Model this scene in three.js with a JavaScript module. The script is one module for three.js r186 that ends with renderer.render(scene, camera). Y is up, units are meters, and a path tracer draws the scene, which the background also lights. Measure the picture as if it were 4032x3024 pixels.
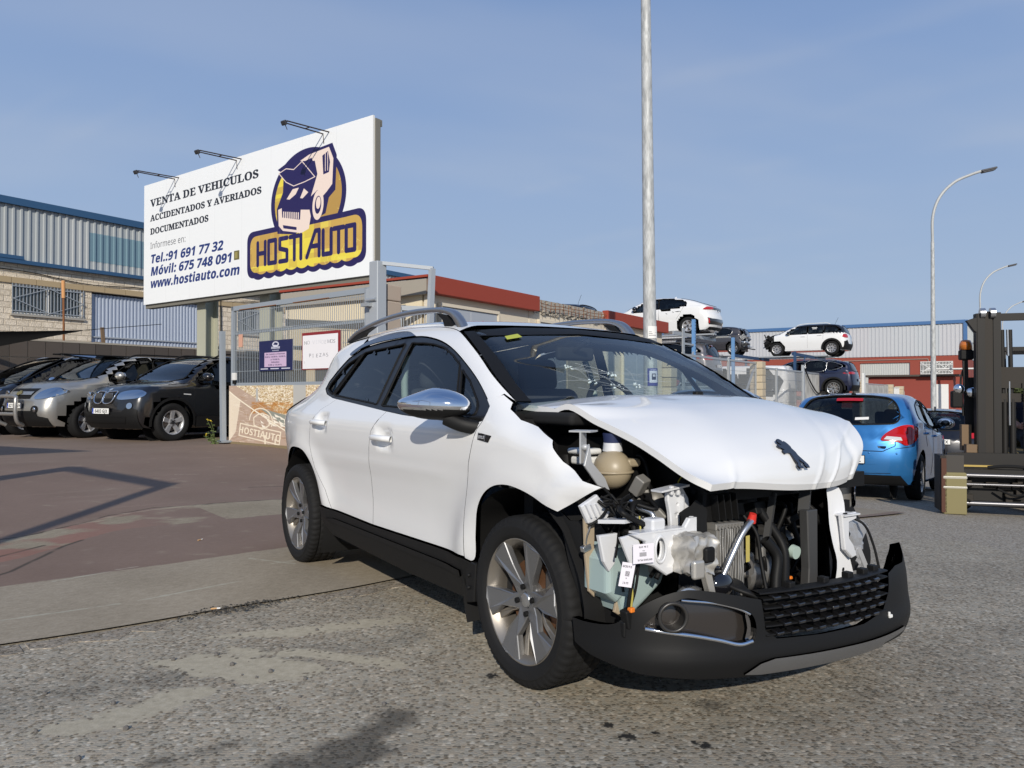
import * as THREE from 'three';
import { mergeGeometries, mergeVertices, toCreasedNormals } from 'three/addons/utils/BufferGeometryUtils.js';
import { RoundedBoxGeometry } from 'three/addons/geometries/RoundedBoxGeometry.js';
import { ImprovedNoise } from 'three/addons/math/ImprovedNoise.js';

// ---------- camera, sky, sun, exposure ----------
const scene = new THREE.Scene();
const EYE = 1.097;
const camera = new THREE.PerspectiveCamera(53.08, 4 / 3, 0.05, 2000);
camera.position.set(0, EYE, 0);
camera.rotation.set(0.01213, 0, 0);
const renderer = new THREE.WebGLRenderer({ antialias: true });
renderer.setSize(1024, 768);
renderer.toneMapping = THREE.LinearToneMapping;
renderer.toneMappingExposure = 1.0;
renderer.shadowMap.enabled = true;

const SUN = new THREE.Vector3(-0.022, 0.427, 0.904).normalize();
const sun = new THREE.DirectionalLight(new THREE.Color(1.0, 0.93, 0.82), 3.9);
sun.position.copy(SUN).multiplyScalar(120);
sun.target.position.set(0, 0, 0);
sun.castShadow = true;
sun.shadow.mapSize.set(4096, 4096);
Object.assign(sun.shadow.camera, { left: -60, right: 60, top: 60, bottom: -60, near: 1, far: 320 });
scene.add(sun, sun.target);

const noiseGen = new ImprovedNoise();
const noise = (x, y, z = 0) => noiseGen.noise(x, y, z);
const fbm = (x, y, z, o = 4) => { let s = 0, a = 0.5, f = 1; for (let i = 0; i < o; i++) { s += a * noise(x * f, y * f, z * f + i * 7.3); a *= 0.5; f *= 2.03; } return s; };
const clamp = (v, a = 0, b = 1) => Math.min(b, Math.max(a, v));
const smooth = (a, b, v) => { const t = clamp((v - a) / (b - a)); return t * t * (3 - 2 * t); };
const mix = (a, b, t) => a + (b - a) * t;
function rng(seed) { let s = seed >>> 0; return () => { s = (s + 0x6d2b79f5) | 0; let t = Math.imul(s ^ (s >>> 15), 1 | s); t = (t + Math.imul(t ^ (t >>> 7), 61 | t)) ^ t; return ((t ^ (t >>> 14)) >>> 0) / 4294967296; }; }
const lin = (c) => Math.pow(c / 255, 2.2);

{ // sky: clear air with thin high veil
  const w = 1024, h = 512, data = new Float32Array(w * h * 4);
  const stops = [[-90, 120, 122, 122], [-4, 150, 158, 166], [0, 166, 186, 208], [6, 162, 183, 210], [14, 149, 173, 208], [24, 130, 157, 200], [34, 114, 143, 189], [60, 94, 123, 172], [90, 84, 112, 160]];
  for (let j = 0; j < h; j++) {
    const el = ((j + 0.5) / h - 0.5) * 180;
    let k = 0; while (k < stops.length - 2 && el > stops[k + 1][0]) k++;
    const t = clamp((el - stops[k][0]) / (stops[k + 1][0] - stops[k][0]));
    for (let i = 0; i < w; i++) {
      const az = ((i + 0.5) / w - 0.5) * 2 * Math.PI, e = el * Math.PI / 180;
      const X = Math.cos(e) * Math.cos(az), Y = Math.sin(e), Z = Math.cos(e) * Math.sin(az);
      const p = Math.max(Y, 0.02) + 0.12, u = X / p, v = Z / p;
      let veil = el > 0 ? smooth(0.0, 0.55, fbm(u * 0.55 + 3.1, v * 1.3 + u * 0.4, 2.2, 5) + 0.16) * 0.2 : 0;
      const streak = el > 0 ? smooth(0.12, 0.4, fbm(u * 0.6 + v * 0.9, v * 5 - u * 3.2, 8.1, 4)) * 0.10 : 0;
      veil += streak;
      const o = (j * w + i) * 4;
      for (let c = 0; c < 3; c++) data[o + c] = mix(lin(mix(stops[k][c + 1], stops[k + 1][c + 1], t)), [0.53, 0.57, 0.64][c], veil);
      data[o + 3] = 1;
    }
  }
  const sky = new THREE.DataTexture(data, w, h, THREE.RGBAFormat, THREE.FloatType);
  sky.mapping = THREE.EquirectangularReflectionMapping; sky.magFilter = sky.minFilter = THREE.LinearFilter; sky.needsUpdate = true;
  scene.background = sky; scene.environment = sky;
}

// ---------- street frame and terrain ----------
const SX = 0.5505, SD = 0.8348;                     // along the street (x, depth)
const st = (s, n) => [SX * s - SD * n, SD * s + SX * n];   // street coords -> (x, depth)
function gh(x, d) {                                  // terrain height
  const s = SX * x + SD * d, n = -SD * x + SX * d;
  const q = s - 4.2, sp = q > 0 ? q * q / (q + 2.2) : 0;
  const drop = 0.062 * sp / (1 + sp / 90);
  const w = smooth(4.5, 10.5, n);
  return -(1 - w) * drop + w * (0.2 - 0.02 * Math.max(0, s - 12) / (1 + Math.max(0, s - 12) / 40));
}
const V = (x, y, z) => new THREE.Vector3(x, y, z);
const at = (x, d, y = 0) => V(x, gh(x, d) + y, -d);

// ---------- object helpers ----------
const used = new Map();
function numbered(name) { const k = used.get(name) || 0; used.set(name, k + 1); return k ? `${name}_${String(k).padStart(3, '0')}` : name; }
function thing(name, label, category, pos, yaw = 0, group) {
  const o = new THREE.Group(); o.name = numbered(name); scene.add(o);
  if (pos) o.position.copy(pos); o.rotation.y = yaw;
  o.userData = { label, category }; if (group) o.userData.group = group;
  return o;
}
function part(name, geo, mat, parent, label) {
  const m = new THREE.Mesh(Array.isArray(geo) ? merge(geo) : geo, mat); m.name = name; m.castShadow = m.receiveShadow = true;
  if (label) m.userData.label = label;
  parent.add(m); return m;
}
function struct(name, geo, mat) { const m = part(name, geo, mat, scene); m.userData.kind = 'structure'; return m; }
function clean(g) {
  g = g.index ? g.toNonIndexed() : g;
  for (const k of Object.keys(g.attributes)) if (!['position', 'normal', 'uv', 'color'].includes(k)) g.deleteAttribute(k);
  if (!g.attributes.uv) g.setAttribute('uv', new THREE.BufferAttribute(new Float32Array(g.attributes.position.count * 2), 2));
  if (!g.attributes.normal) g.computeVertexNormals();
  return g;
}
function merge(list) { const l = list.map(clean); const col = l.some((g) => g.attributes.color); if (col) for (const g of l) if (!g.attributes.color) g.setAttribute('color', new THREE.BufferAttribute(new Float32Array(g.attributes.position.count * 3).fill(1), 3)); return l.length === 1 ? l[0] : mergeGeometries(l); }
function box(w, h, d, x = 0, y = 0, z = 0, rx = 0, ry = 0, rz = 0) { const g = new THREE.BoxGeometry(w, h, d); if (rx) g.rotateX(rx); if (ry) g.rotateY(ry); if (rz) g.rotateZ(rz); g.translate(x, y, z); return g; }
function rbox(w, h, d, r, x = 0, y = 0, z = 0, rx = 0, ry = 0, rz = 0, seg = 2) { const g = new RoundedBoxGeometry(w, h, d, seg, Math.min(r, w / 2.02, h / 2.02, d / 2.02)); if (rx) g.rotateX(rx); if (ry) g.rotateY(ry); if (rz) g.rotateZ(rz); g.translate(x, y, z); return g; }
const UP = V(0, 1, 0);
function rod(a, b, r, seg = 10, r2 = r) { const A = V(...a), B = V(...b), dv = B.clone().sub(A), g = new THREE.CylinderGeometry(r2, r, dv.length(), seg); g.applyQuaternion(new THREE.Quaternion().setFromUnitVectors(UP, dv.normalize())); const m = A.add(B).multiplyScalar(0.5); g.translate(m.x, m.y, m.z); return g; }
function bar(a, b, w, h, roll) { const A = V(...a), B = V(...b), dv = B.clone().sub(A), L = dv.length(), g = new THREE.BoxGeometry(w, h, L); const m = new THREE.Matrix4().lookAt(V(0, 0, 0), dv.clone().negate(), Math.abs(dv.y) > 0.98 * L ? V(1, 0, 0) : UP); if (roll) g.rotateZ(roll); g.applyMatrix4(m); const c = A.add(B).multiplyScalar(0.5); g.translate(c.x, c.y, c.z); return g; }
function tube(pts, r, seg = 24, rad = 8, closed = false, tension = 0.5) { return new THREE.TubeGeometry(new THREE.CatmullRomCurve3(pts.map((p) => V(...p)), closed, 'catmullrom', tension), seg, r, rad, closed); }
function lathe(pts, seg = 32) { return new THREE.LatheGeometry(pts.map((p) => new THREE.Vector2(...p)), seg); }
function sph(r, x, y, z, sx = 1, sy = 1, sz = 1, a = 20, b = 14) { const g = new THREE.SphereGeometry(r, a, b); g.scale(sx, sy, sz); g.translate(x, y, z); return g; }
function shapeOf(pts) { const s = new THREE.Shape(); pts.forEach(([a, b], i) => (i ? s.lineTo(a, b) : s.moveTo(a, b))); return s; }
function extr(pts, depth, bevel = 0, holes = [], bs = 1) { const s = shapeOf(pts); for (const h of holes) { const p = new THREE.Path(); h.forEach(([a, b], i) => (i ? p.lineTo(a, b) : p.moveTo(a, b))); s.holes.push(p); } return new THREE.ExtrudeGeometry(s, { depth, bevelEnabled: bevel > 0, bevelSize: bevel, bevelThickness: bevel, bevelSegments: bs, curveSegments: 8 }); }
function circ(cx, cy, r, n = 24, ry = r) { return Array.from({ length: n }, (_, i) => [cx + r * Math.cos(i / n * 2 * Math.PI), cy + ry * Math.sin(i / n * 2 * Math.PI)]); }
function sheet(pts3, flip) { // convex 3D polygon fan
  const g = new THREE.BufferGeometry(), p = []; for (let i = 1; i < pts3.length - 1; i++) p.push(...pts3[0], ...pts3[flip ? i + 1 : i], ...pts3[flip ? i : i + 1]);
  g.setAttribute('position', new THREE.Float32BufferAttribute(p, 3)); g.computeVertexNormals(); return g;
}

// ---------- materials ----------
const C = (r, g, b) => new THREE.Color().setRGB(r, g, b);
const S = (hex) => new THREE.Color(hex);
function std(color, roughness = 0.7, metalness = 0, extra = {}) { return new THREE.MeshStandardMaterial({ color, roughness, metalness, side: THREE.DoubleSide, ...extra }); }
function phys(color, roughness, metalness, extra = {}) { return new THREE.MeshPhysicalMaterial({ color, roughness, metalness, side: THREE.DoubleSide, ...extra }); }
const paint = (r, g, b, metal = 0, rough = 0.35, extra = {}) => phys(C(r, g, b), rough, metal, { clearcoat: 1, clearcoatRoughness: 0.03, ...extra });
const matte = (v, rough) => phys(C(v, v, v * 1.03), rough, 0, { specularIntensity: 0.45 });
const glassMat = (r, g, b) => phys(C(r, g, b), 0.02, 0, { transmission: 1, thickness: 0, ior: 1.5 });
function dataTex(w, h, fn, srgb = true, repeat) {
  const d = new Uint8Array(w * h * 4), o = [0, 0, 0];
  for (let j = 0; j < h; j++) for (let i = 0; i < w; i++) { fn(i, j, o); const k = (j * w + i) * 4; d[k] = clamp(o[0], 0, 255); d[k + 1] = clamp(o[1], 0, 255); d[k + 2] = clamp(o[2], 0, 255); d[k + 3] = 255; }
  const t = new THREE.DataTexture(d, w, h); t.magFilter = THREE.LinearFilter; t.minFilter = THREE.LinearMipmapLinearFilter; t.generateMipmaps = true;
  if (srgb) t.colorSpace = THREE.SRGBColorSpace; t.wrapS = t.wrapT = THREE.RepeatWrapping; if (repeat) t.repeat.set(...repeat); t.needsUpdate = true; return t;
}
function canvasTex(w, h, draw) { const c = document.createElement('canvas'); c.width = w; c.height = h; const g = c.getContext('2d'); draw(g, w, h); const t = new THREE.CanvasTexture(c); t.colorSpace = THREE.SRGBColorSpace; t.anisotropy = 8; return t; }
// tileable value noise
function tileNoise(n, seed) { const r = rng(seed), a = Float32Array.from({ length: n * n }, () => r()); return (u, v) => { u = (u % 1 + 1) % 1 * n; v = (v % 1 + 1) % 1 * n; const i = Math.floor(u), j = Math.floor(v), f = u - i, g = v - j, s = f * f * (3 - 2 * f), t = g * g * (3 - 2 * g), q = (x, y) => a[(y % n) * n + (x % n)]; return mix(mix(q(i, j), q(i + 1, j), s), mix(q(i, j + 1), q(i + 1, j + 1), s), t); }; }
// ---------- ground ----------
const hash2 = (i, j, k = 0) => { let h = Math.imul(i, 374761393) ^ Math.imul(j, 668265263) ^ Math.imul(k, 2147483647 - 19); h = Math.imul(h ^ (h >>> 13), 1274126177); h ^= h >>> 16; return (h >>> 0) / 4294967296; };
// crushed stone: distance to the nearest two stones of a jittered grid, optional wrap
function stones(x, y, cell, wrap, out) {
  const gx = x / cell, gy = y / cell, ci = Math.floor(gx), cj = Math.floor(gy); let f1 = 9, f2 = 9, id = 0;
  for (let b = -1; b <= 1; b++) for (let a = -1; a <= 1; a++) {
    let i = ci + a, j = cj + b; const wi = wrap ? ((i % wrap) + wrap) % wrap : i, wj = wrap ? ((j % wrap) + wrap) % wrap : j;
    const px = i + 0.15 + 0.7 * hash2(wi, wj, 1) - gx, py = j + 0.15 + 0.7 * hash2(wi, wj, 2) - gy, r = px * px + py * py;
    if (r < f1) { f2 = f1; f1 = r; id = hash2(wi, wj, 3); } else if (r < f2) f2 = r;
  }
  out[0] = Math.sqrt(f1); out[1] = Math.sqrt(f2); out[2] = id; return out;
}
const inPoly = (x, y, P) => { let c = false; for (let i = 0, j = P.length - 1; i < P.length; j = i++) { const [xi, yi] = P[i], [xj, yj] = P[j]; if ((yi > y) !== (yj > y) && x < (xj - xi) * (y - yi) / (yj - yi) + xi) c = !c; } return c; };
const segDist = (x, y, P, closed) => { let m = 1e9; for (let i = 0; i < P.length - (closed ? 0 : 1); i++) { const [ax, ay] = P[i], [bx, by] = P[(i + 1) % P.length], dx = bx - ax, dy = by - ay, t = clamp(((x - ax) * dx + (y - ay) * dy) / (dx * dx + dy * dy)); const r = Math.hypot(x - ax - dx * t, y - ay - dy * t); if (r < m) m = r; } return m; };
const sdPoly = (x, y, P) => (inPoly(x, y, P) ? -1 : 1) * segDist(x, y, P, true);

const SAND = [
  [[-1.46, 3.14], [-1.30, 3.24], [-1.05, 3.19], [-0.84, 3.15], [-0.74, 3.08], [-0.83, 2.97], [-1.0, 2.94], [-1.19, 2.99]],
  [[-1.22, 3.33], [-1.05, 3.28], [-0.85, 3.30], [-0.62, 3.2], [-0.42, 3.14], [-0.44, 3.1], [-0.7, 3.17], [-0.95, 3.24], [-1.18, 3.27]],
  [[-1.56, 2.50], [-1.36, 2.68], [-1.22, 2.86], [-1.12, 2.86], [-1.16, 2.72], [-1.26, 2.58], [-1.42, 2.48]],
  [[-1.35, 3.48], [-1.15, 3.55], [-0.55, 3.78], [-0.5, 3.72], [-1.0, 3.5]],
];
const DARK_PATCH = [[-0.28, 2.70], [-0.33, 2.58], [-0.42, 2.47], [-0.38, 2.38], [-0.42, 2.27], [-0.5, 2.1], [-0.9, 2.1], [-0.74, 2.27], [-0.62, 2.37], [-0.55, 2.5], [-0.42, 2.64]];  // outline of an irregular area where the asphalt colour is darker
const DARK_PATCH2 = [[-0.96, 2.4], [-0.86, 2.44], [-0.9, 2.37], [-1.08, 2.28]];
const DRIPS = [[0.32, 2.56, 0.02], [0.37, 2.47, 0.028], [0.46, 2.5, 0.012], [0.6, 2.41, 0.022], [0.57, 2.43, 0.01], [0.7, 2.72, 0.05], [-0.08, 3.0, 0.025]];
// colour of worn asphalt at (x, d); also returns relief in rel[0]
const tmp = [0, 0, 0], rel = [0];
function asphalt(x, d, o, wrap, full) {
  stones(x, d, 0.0145, wrap, tmp); const edge = tmp[1] - tmp[0], id = tmp[2];
  const st2 = smooth(0.02, 0.30, edge);
  let tone = 150 + (id - 0.4) * 26; if (id > 0.66) tone -= 72 * ((id - 0.66) / 0.34 * 0.6 + 0.4); if (id < 0.07) tone += 40;
  let matrix = 150;
  let r = mix(matrix, tone, st2), warm = (hash2(Math.floor(id * 1e6), 5) - 0.5) * 12;
  rel[0] = st2 * (0.35 + 0.65 * id) * 0.5 + 0.3;
  let R = r + 11 + warm * 0.6, G = r + 2, B = r - 12 - warm * 0.5;
  if (full) {
    const big = F_big(x, d), dk = F_band(x, d), lvl = F_sand(x, d), darkPatch = F_dark(x, d);
    R += big - dk * 1.1; G += big - dk; B += big * 0.95 - dk * 0.85;
    if (lvl > 0.01) {
      const cover = smooth(0.25, 0.75, lvl * 1.25 - (st2 * 0.5 + id * 0.5) * (1 - lvl) * 0.95 - (id > 0.9 ? 0.45 : 0));
      const sg = 174 + fbm(x * 30, d * 30, 2, 2) * 22 + (hash2(Math.floor(x * 500), Math.floor(d * 500), 8) - 0.5) * 14;
      R = mix(R, sg + 3, cover); G = mix(G, sg - 6, cover); B = mix(B, sg - 24, cover); rel[0] = mix(rel[0], 0.62 + noise(x * 40, d * 40, 3) * 0.12, cover);
    }
    let k = 1 - 0.38 * darkPatch;
    for (const [px, pd, pr] of DRIPS) { const q0 = Math.hypot(x - px, d - pd) / pr; if (q0 > 2.2) continue; const q = q0 + fbm(x * 60, d * 60, 7, 3) * 1.5; k *= 1 - (pr > 0.04 ? 0.3 : 0.78) * smooth(1.15, 0.6, q); }
    R *= k; G *= k; B *= k * 0.98;
  }
  o[0] = R; o[1] = G; o[2] = B;
}
// noise sampled on a coarse lattice and interpolated
function field(x0, x1, d0, d1, step, fn) { const nx = Math.ceil((x1 - x0) / step) + 2, nd = Math.ceil((d1 - d0) / step) + 2, a = new Float32Array(nx * nd); for (let j = 0; j < nd; j++) for (let i = 0; i < nx; i++) a[j * nx + i] = fn(x0 + i * step, d0 + j * step); return (x, d) => { const u = clamp((x - x0) / step, 0, nx - 1.001), v = clamp((d - d0) / step, 0, nd - 1.001), i = Math.floor(u), j = Math.floor(v), f = u - i, g = v - j, k = j * nx + i; return (a[k] * (1 - f) + a[k + 1] * f) * (1 - g) + (a[k + nx] * (1 - f) + a[k + nx + 1] * f) * g; }; }
let F_big, F_band, F_sand, F_dark, F_fine;
function makeFields(x0, x1, d0, d1) {
  F_big = field(x0, x1, d0, d1, 0.06, (x, d) => fbm(x * 0.7 + 4, d * 0.7, 1.3, 4) * 30 + fbm(x * 4.2, d * 4.2, 5.1, 2) * 18);
  F_band = field(x0, x1, d0, d1, 0.04, (x, d) => (Math.exp(-Math.pow((d - 0.62 * x - 2.05) / 0.28, 2)) * 0.5 + Math.exp(-Math.pow((d - 0.55 * x - 3.72) / 0.16, 2)) * (x < -0.4 ? 0.9 : 0)) * (0.5 + fbm(x * 5, d * 9, 3, 3)) * 34);
  F_sand = field(x0, x1, d0, d1, 0.02, (x, d) => { if (x > 0 || d < 2.2 || d > 4.2) return 0; let s = -1; for (const P of SAND) s = Math.max(s, -sdPoly(x, d, P)); return s < -0.2 ? 0 : smooth(-0.10, 0.05, s + fbm(x * 9, d * 9, 9, 3) * 0.07); });
  F_dark = field(x0, x1, d0, d1, 0.02, (x, d) => (x > 0.1 || d > 3 ? 0 : Math.max(smooth(0.05, -0.05, sdPoly(x, d, DARK_PATCH) + fbm(x * 7, d * 7, 4, 4) * 0.14), 0.7 * smooth(0.04, -0.03, sdPoly(x, d, DARK_PATCH2) + fbm(x * 9, d * 9, 6, 3) * 0.12))));
}
function pairTex(w, h, fn) { // colour + relief maps filled in one pass
  const a = new Uint8Array(w * h * 4), b = new Uint8Array(w * h * 4), o = [0, 0, 0];
  for (let j = 0; j < h; j++) for (let i = 0; i < w; i++) { fn(i, j, o); const k = (j * w + i) * 4; for (let c = 0; c < 3; c++) { a[k + c] = clamp(o[c], 0, 255); b[k + c] = clamp(rel[0] * 255, 0, 255); } a[k + 3] = b[k + 3] = 255; }
  const mk = (d) => { const t = new THREE.DataTexture(d, w, h); t.magFilter = THREE.LinearFilter; t.minFilter = THREE.LinearMipmapLinearFilter; t.generateMipmaps = true; t.wrapS = t.wrapT = THREE.RepeatWrapping; t.needsUpdate = true; return t; };
  const A = mk(a), B = mk(b); A.colorSpace = THREE.SRGBColorSpace; return [A, B];
}
function grid(nx, ny, fn) { // fn(i/nx, j/ny) -> [x, y, z, u, v]
  const p = [], uv = [], idx = [];
  for (let j = 0; j <= ny; j++) for (let i = 0; i <= nx; i++) { const q = fn(i / nx, j / ny); p.push(q[0], q[1], q[2]); uv.push(q[3] || 0, q[4] || 0); }
  for (let j = 0; j < ny; j++) for (let i = 0; i < nx; i++) { const a = j * (nx + 1) + i, b = a + 1, c = a + nx + 1, e = c + 1; idx.push(a, b, c, b, e, c); }
  const g = new THREE.BufferGeometry(); g.setAttribute('position', new THREE.Float32BufferAttribute(p, 3)); g.setAttribute('uv', new THREE.Float32BufferAttribute(uv, 2)); g.setIndex(idx); g.computeVertexNormals(); return g;
}
let kerbMap;
{ // wide ground sheet, asphalt
  const W = 120; // stones per tile edge
  const T = W * 0.0145;
  const [cm, bm] = pairTex(768, 768, (i, j, o) => asphalt(i / 768 * T, j / 768 * T, o, W, false));
  const m = std(C(0.93, 0.93, 0.93), 0.92, 0, { map: cm, bumpMap: bm, bumpScale: 0.004, vertexColors: true });
  const nx = 240, ny = 240, warp = (t, a, b, c) => { const q = t * 2 - 1; return c + Math.sign(q) * (Math.pow(Math.abs(q), 3) * (q < 0 ? a : b) + Math.abs(q) * 8); };
  const g = grid(nx, ny, (u, v) => { const x = warp(u, 260, 420, 0), d = warp(v, 90, 900, 4); return [x, gh(x, d) - 0.006, -d, x / T, d / T]; });
  const pos = g.attributes.position, col = new Float32Array(pos.count * 3);
  for (let i = 0; i < pos.count; i++) { const x = pos.getX(i), d = -pos.getZ(i), k = 1 + fbm(x * 0.35, d * 0.35, 6, 4) * 0.22 + fbm(x * 1.7, d * 1.7, 2, 2) * 0.1; col[i * 3] = k; col[i * 3 + 1] = k; col[i * 3 + 2] = k * 0.99; }
  g.setAttribute('color', new THREE.BufferAttribute(col, 3));
  struct('ground', g, m); kerbMap = [cm, bm].map((t) => { const c = t.clone(); c.repeat.set(1 / T, 1 / T); c.needsUpdate = true; return c; });
}
{ // the road surface around the wreck, with its sand, oil drips and irregular darker patches
  const x0 = -3.7, x1 = 3.7, d0 = 1.3, d1 = 6.3, w = 2048, h = 1384;
  makeFields(x0, x1, d0, d1);
  const [cm, bm] = pairTex(w, h, (i, j, o) => asphalt(x0 + (i + 0.5) / w * (x1 - x0), d0 + (j + 0.5) / h * (d1 - d0), o, 0, true));
  const m = std(C(0.93, 0.93, 0.93), 0.92, 0, { map: cm, bumpMap: bm, bumpScale: 0.0045 });
  struct('road', grid(60, 40, (u, v) => { const x = mix(x0, x1, u), d = mix(d0, d1, v); return [x, gh(x, d), -d, u, v]; }), m);
}
// pavement and painted yard, in (p, q): p along the kerb line, q into the yard
const pq = (p, q) => [0.75 * p - 0.66 * q, 0.66 * p + 0.75 * q].map((v) => v / (0.75 * 0.75 + 0.66 * 0.66));
const kerbQ = (p) => 3.98 - 0.06 * p + 0.012 * Math.sin(p * 5.1) + 0.02 * Math.sin(p * 2.3 + 1);
{
  const p0 = -1.2, p1 = 8.8, q0 = 3.6, q1 = 19, w = 1400, h = 2048;
  const cracks = [[[0.2, 5.0], [0.8, 5.5], [1.2, 6.1], [1.35, 6.25]], [[0.3, 6.1], [0.75, 5.95], [1.1, 6.2]], [[3.4, 8.2], [5.6, 8.05], [8, 8.4]]];
  const white = [[[0.95, 5.08], [1.28, 5.14]], [[1.3, 5.16], [1.42, 5.17]], [[1.2, 4.32], [1.75, 4.38]], [[0.4, 4.4], [1.1, 4.32]], [[2.1, 4.7], [2.32, 4.68]], [[2.05, 4.95], [2.2, 4.6]], [[3.0, 9.4], [3.25, 9.35]]];
  const fl = (st, fn) => field(p0, p1, q0, q1, st, fn);
  const Ee = fl(0.03, (p, q) => fbm(p * 3, q * 3, 1, 4) * 0.06 + fbm(p * 14, q * 14, 2, 2) * 0.025), E2 = fl(0.012, (p, q) => fbm(p * 18, q * 40, 3, 2) * 22), E3 = fl(0.08, (p, q) => fbm(p * 1.2, q * 1.2, 5, 4) * 26), Er = fl(0.012, (p, q) => fbm(p * 40, q * 40, 4, 1)), Ew = fl(0.03, (p, q) => fbm(p * 2.2, q * 3.4, 12, 4)), El = fl(0.06, (p, q) => smooth(0.05, 0.3, fbm(p * 0.6, q * 0.9, 22, 4)) * 0.3), Es = fl(0.04, (p, q) => smooth(0.2, 0.5, fbm(p * 0.8 + q * 0.5, q * 6, 31, 3)) * 10), Et = fl(0.03, (p, q) => smooth(0.22, 0.4, fbm(p * 5, q * 5, 17, 4)) * 0.4);
  const [cm, bm] = pairTex(w, h, (i, j, o) => {
    const p = p0 + (i + 0.5) / w * (p1 - p0), q = q0 + (j + 0.5) / h * (q1 - q0), e = Ee(p, q);
    const f1 = (hash2(i, j, 4) - 0.5) * 16, f2 = E2(p, q), f3 = E3(p, q); rel[0] = 0.5 + Er(p, q) * 0.4 + (hash2(i, j, 6) - 0.5) * 0.12;
    let R = 158 + f1 + f2 + f3, G = 146 + f1 + f2 + f3, B = 126 + f1 + f2 + f3; // worn concrete
    const redEdge = 5.13 + e * 0.5, gut0 = mix(5.75, 6.5, smooth(0.6, 1.8, p)) + e, gut1 = mix(6.55, 7.32, smooth(0.8, 2.2, p)) + e;
    if (q > redEdge) {
      const g1 = f1 * 0.35 + f2 * 0.35 + f3 * 0.5, lot = q > gut1;
      let r = 130 + g1, g = 109 + g1, b = 95 + g1;
      if (q > gut0 && q < gut1) { // gutter strip: worn paint over concrete
        const worn = smooth(-0.1, 0.14, Ew(p, q) + (p > 2.55 ? 0.28 : -0.05) + (p > 2.5 && p < 3.6 ? 0.3 : 0));
        const orange = smooth(2.3, 1.2, p) * 0.8;
        r = mix(mix(r, 150 + g1, orange), R - 6, worn); g = mix(mix(g, 108 + g1, orange), G - 6, worn); b = mix(mix(b, 92 + g1, orange), B - 8, worn);
      } else if (lot) { const fade = smooth(8, 16, q) * 0.55 + El(p, q); r = mix(r, 132 + g1, fade); g = mix(g, 116 + g1, fade); b = mix(b, 101 + g1, fade); const sc = Es(p, q); r += sc; g += sc; b += sc; }
      const thin = Et(p, q); R = mix(r, R, thin); G = mix(g, G, thin); B = mix(b, B, thin); if (q < gut0) rel[0] = rel[0] * 0.7 + 0.2;
    }
    const cl = Math.min(Math.abs(q - gut1) < 0.05 ? Math.abs(q - gut1 - fbm(p * 9, 3, 1, 3) * 0.03) : 1, ...(q < 8.8 ? cracks.map((c) => segDist(p + e * 0.6, q + e * 0.6, c)) : [1]));
    if (cl < 0.03) { const k = smooth(0.022, 0.004, cl) * smooth(-0.25, 0.1, fbm(p * 4, q * 4, 40, 2) + 0.1); R = mix(R, 62, k * 0.8); G = mix(G, 54, k * 0.8); B = mix(B, 44, k * 0.8); rel[0] -= k * 0.5; }
    const pale = q > gut1 - 0.1 && q < gut1 + 0.01 ? smooth(0.0, 0.2, fbm(p * 3, q * 9, 51, 3)) * 0.6 : 0; R = mix(R, 178, pale); G = mix(G, 166, pale); B = mix(B, 142, pale);
    if (q < 9.6) for (const l of white) { const sd = segDist(p, q, l); if (sd > 0.03) continue; const k = smooth(0.014, 0.004, sd + fbm(p * 20, q * 20, 5, 2) * 0.022) * 0.4; R = mix(R, 205, k); G = mix(G, 208, k); B = mix(B, 192, k); }
    o[0] = R; o[1] = G; o[2] = B;
  });
  const m = std(C(0.9, 0.9, 0.9), 0.85, 0, { map: cm, bumpMap: bm, bumpScale: 0.0035 });
  struct('pavement', grid(80, 120, (u, v) => { const p = mix(p0, p1, u), q = mix(kerbQ(p), q1, v), [x, d] = pq(p, q); return [x, gh(x, d) + 0.012, -d, (p - p0) / (p1 - p0), (q - q0) / (q1 - q0)]; }), m);
  struct('yard', grid(60, 60, (u, v) => { const p = mix(-30, -1.2, u), q = mix(kerbQ(-1.2), 60, v), [x, d] = pq(p, q); return [x, gh(x, d) + 0.008, -d, p * 0.1, q * 0.1]; }), std(C(0.24, 0.18, 0.165), 0.9));
  struct('yard', grid(60, 60, (u, v) => { const p = mix(-1.2, 30, u), q = mix(19, 60, v), [x, d] = pq(p, q); return [x, gh(x, d) + 0.008, -d, p * 0.1, q * 0.1]; }), std(C(0.24, 0.19, 0.17), 0.9)).name = 'yard_001';
  // kerb line: flush old stones, cracked and patched
  const kt = thing('kerb_line', 'row of flush cracked grey kerb stones between asphalt and concrete pavement', 'kerb', V(0, 0, 0));
  const km = [0.78, 0.7, 0.86].map((k) => std(C(k, k * 0.98, k * 0.95), 0.95, 0, { map: kerbMap[0], bumpMap: kerbMap[1], bumpScale: 0.004 })), r = rng(5);
  for (let p = -1.1; p < 4.4;) {
    const L = 0.3 + r() * 0.45, gap = 0.02 + r() * 0.06;
    if (r() > 0.4) {
      const a0 = p, a1 = p + L, top = [], n = 7, jit = () => (r() - 0.5) * 0.026;
      for (let i = 0; i <= n; i++) top.push([mix(a0, a1, i / n), kerbQ(mix(a0, a1, i / n)) - 0.015 + jit()]);
      for (let i = n; i >= 0; i--) top.push([mix(a0, a1, i / n), kerbQ(mix(a0, a1, i / n)) - 0.13 + jit() * 4]);
      const g = extr(top.map(([a, b]) => { const [x, d] = pq(a, b); return [x, d]; }), 0.03, 0.004); g.rotateX(-Math.PI / 2); const [cx, cd] = pq(p + L / 2, kerbQ(p) - 0.08); g.translate(0, gh(cx, cd) - 0.031 + r() * 0.006, 0);
      part('kerb_stone', g, km[Math.floor(r() * 3)], kt);
    }
    p += L + gap;
  }
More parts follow.
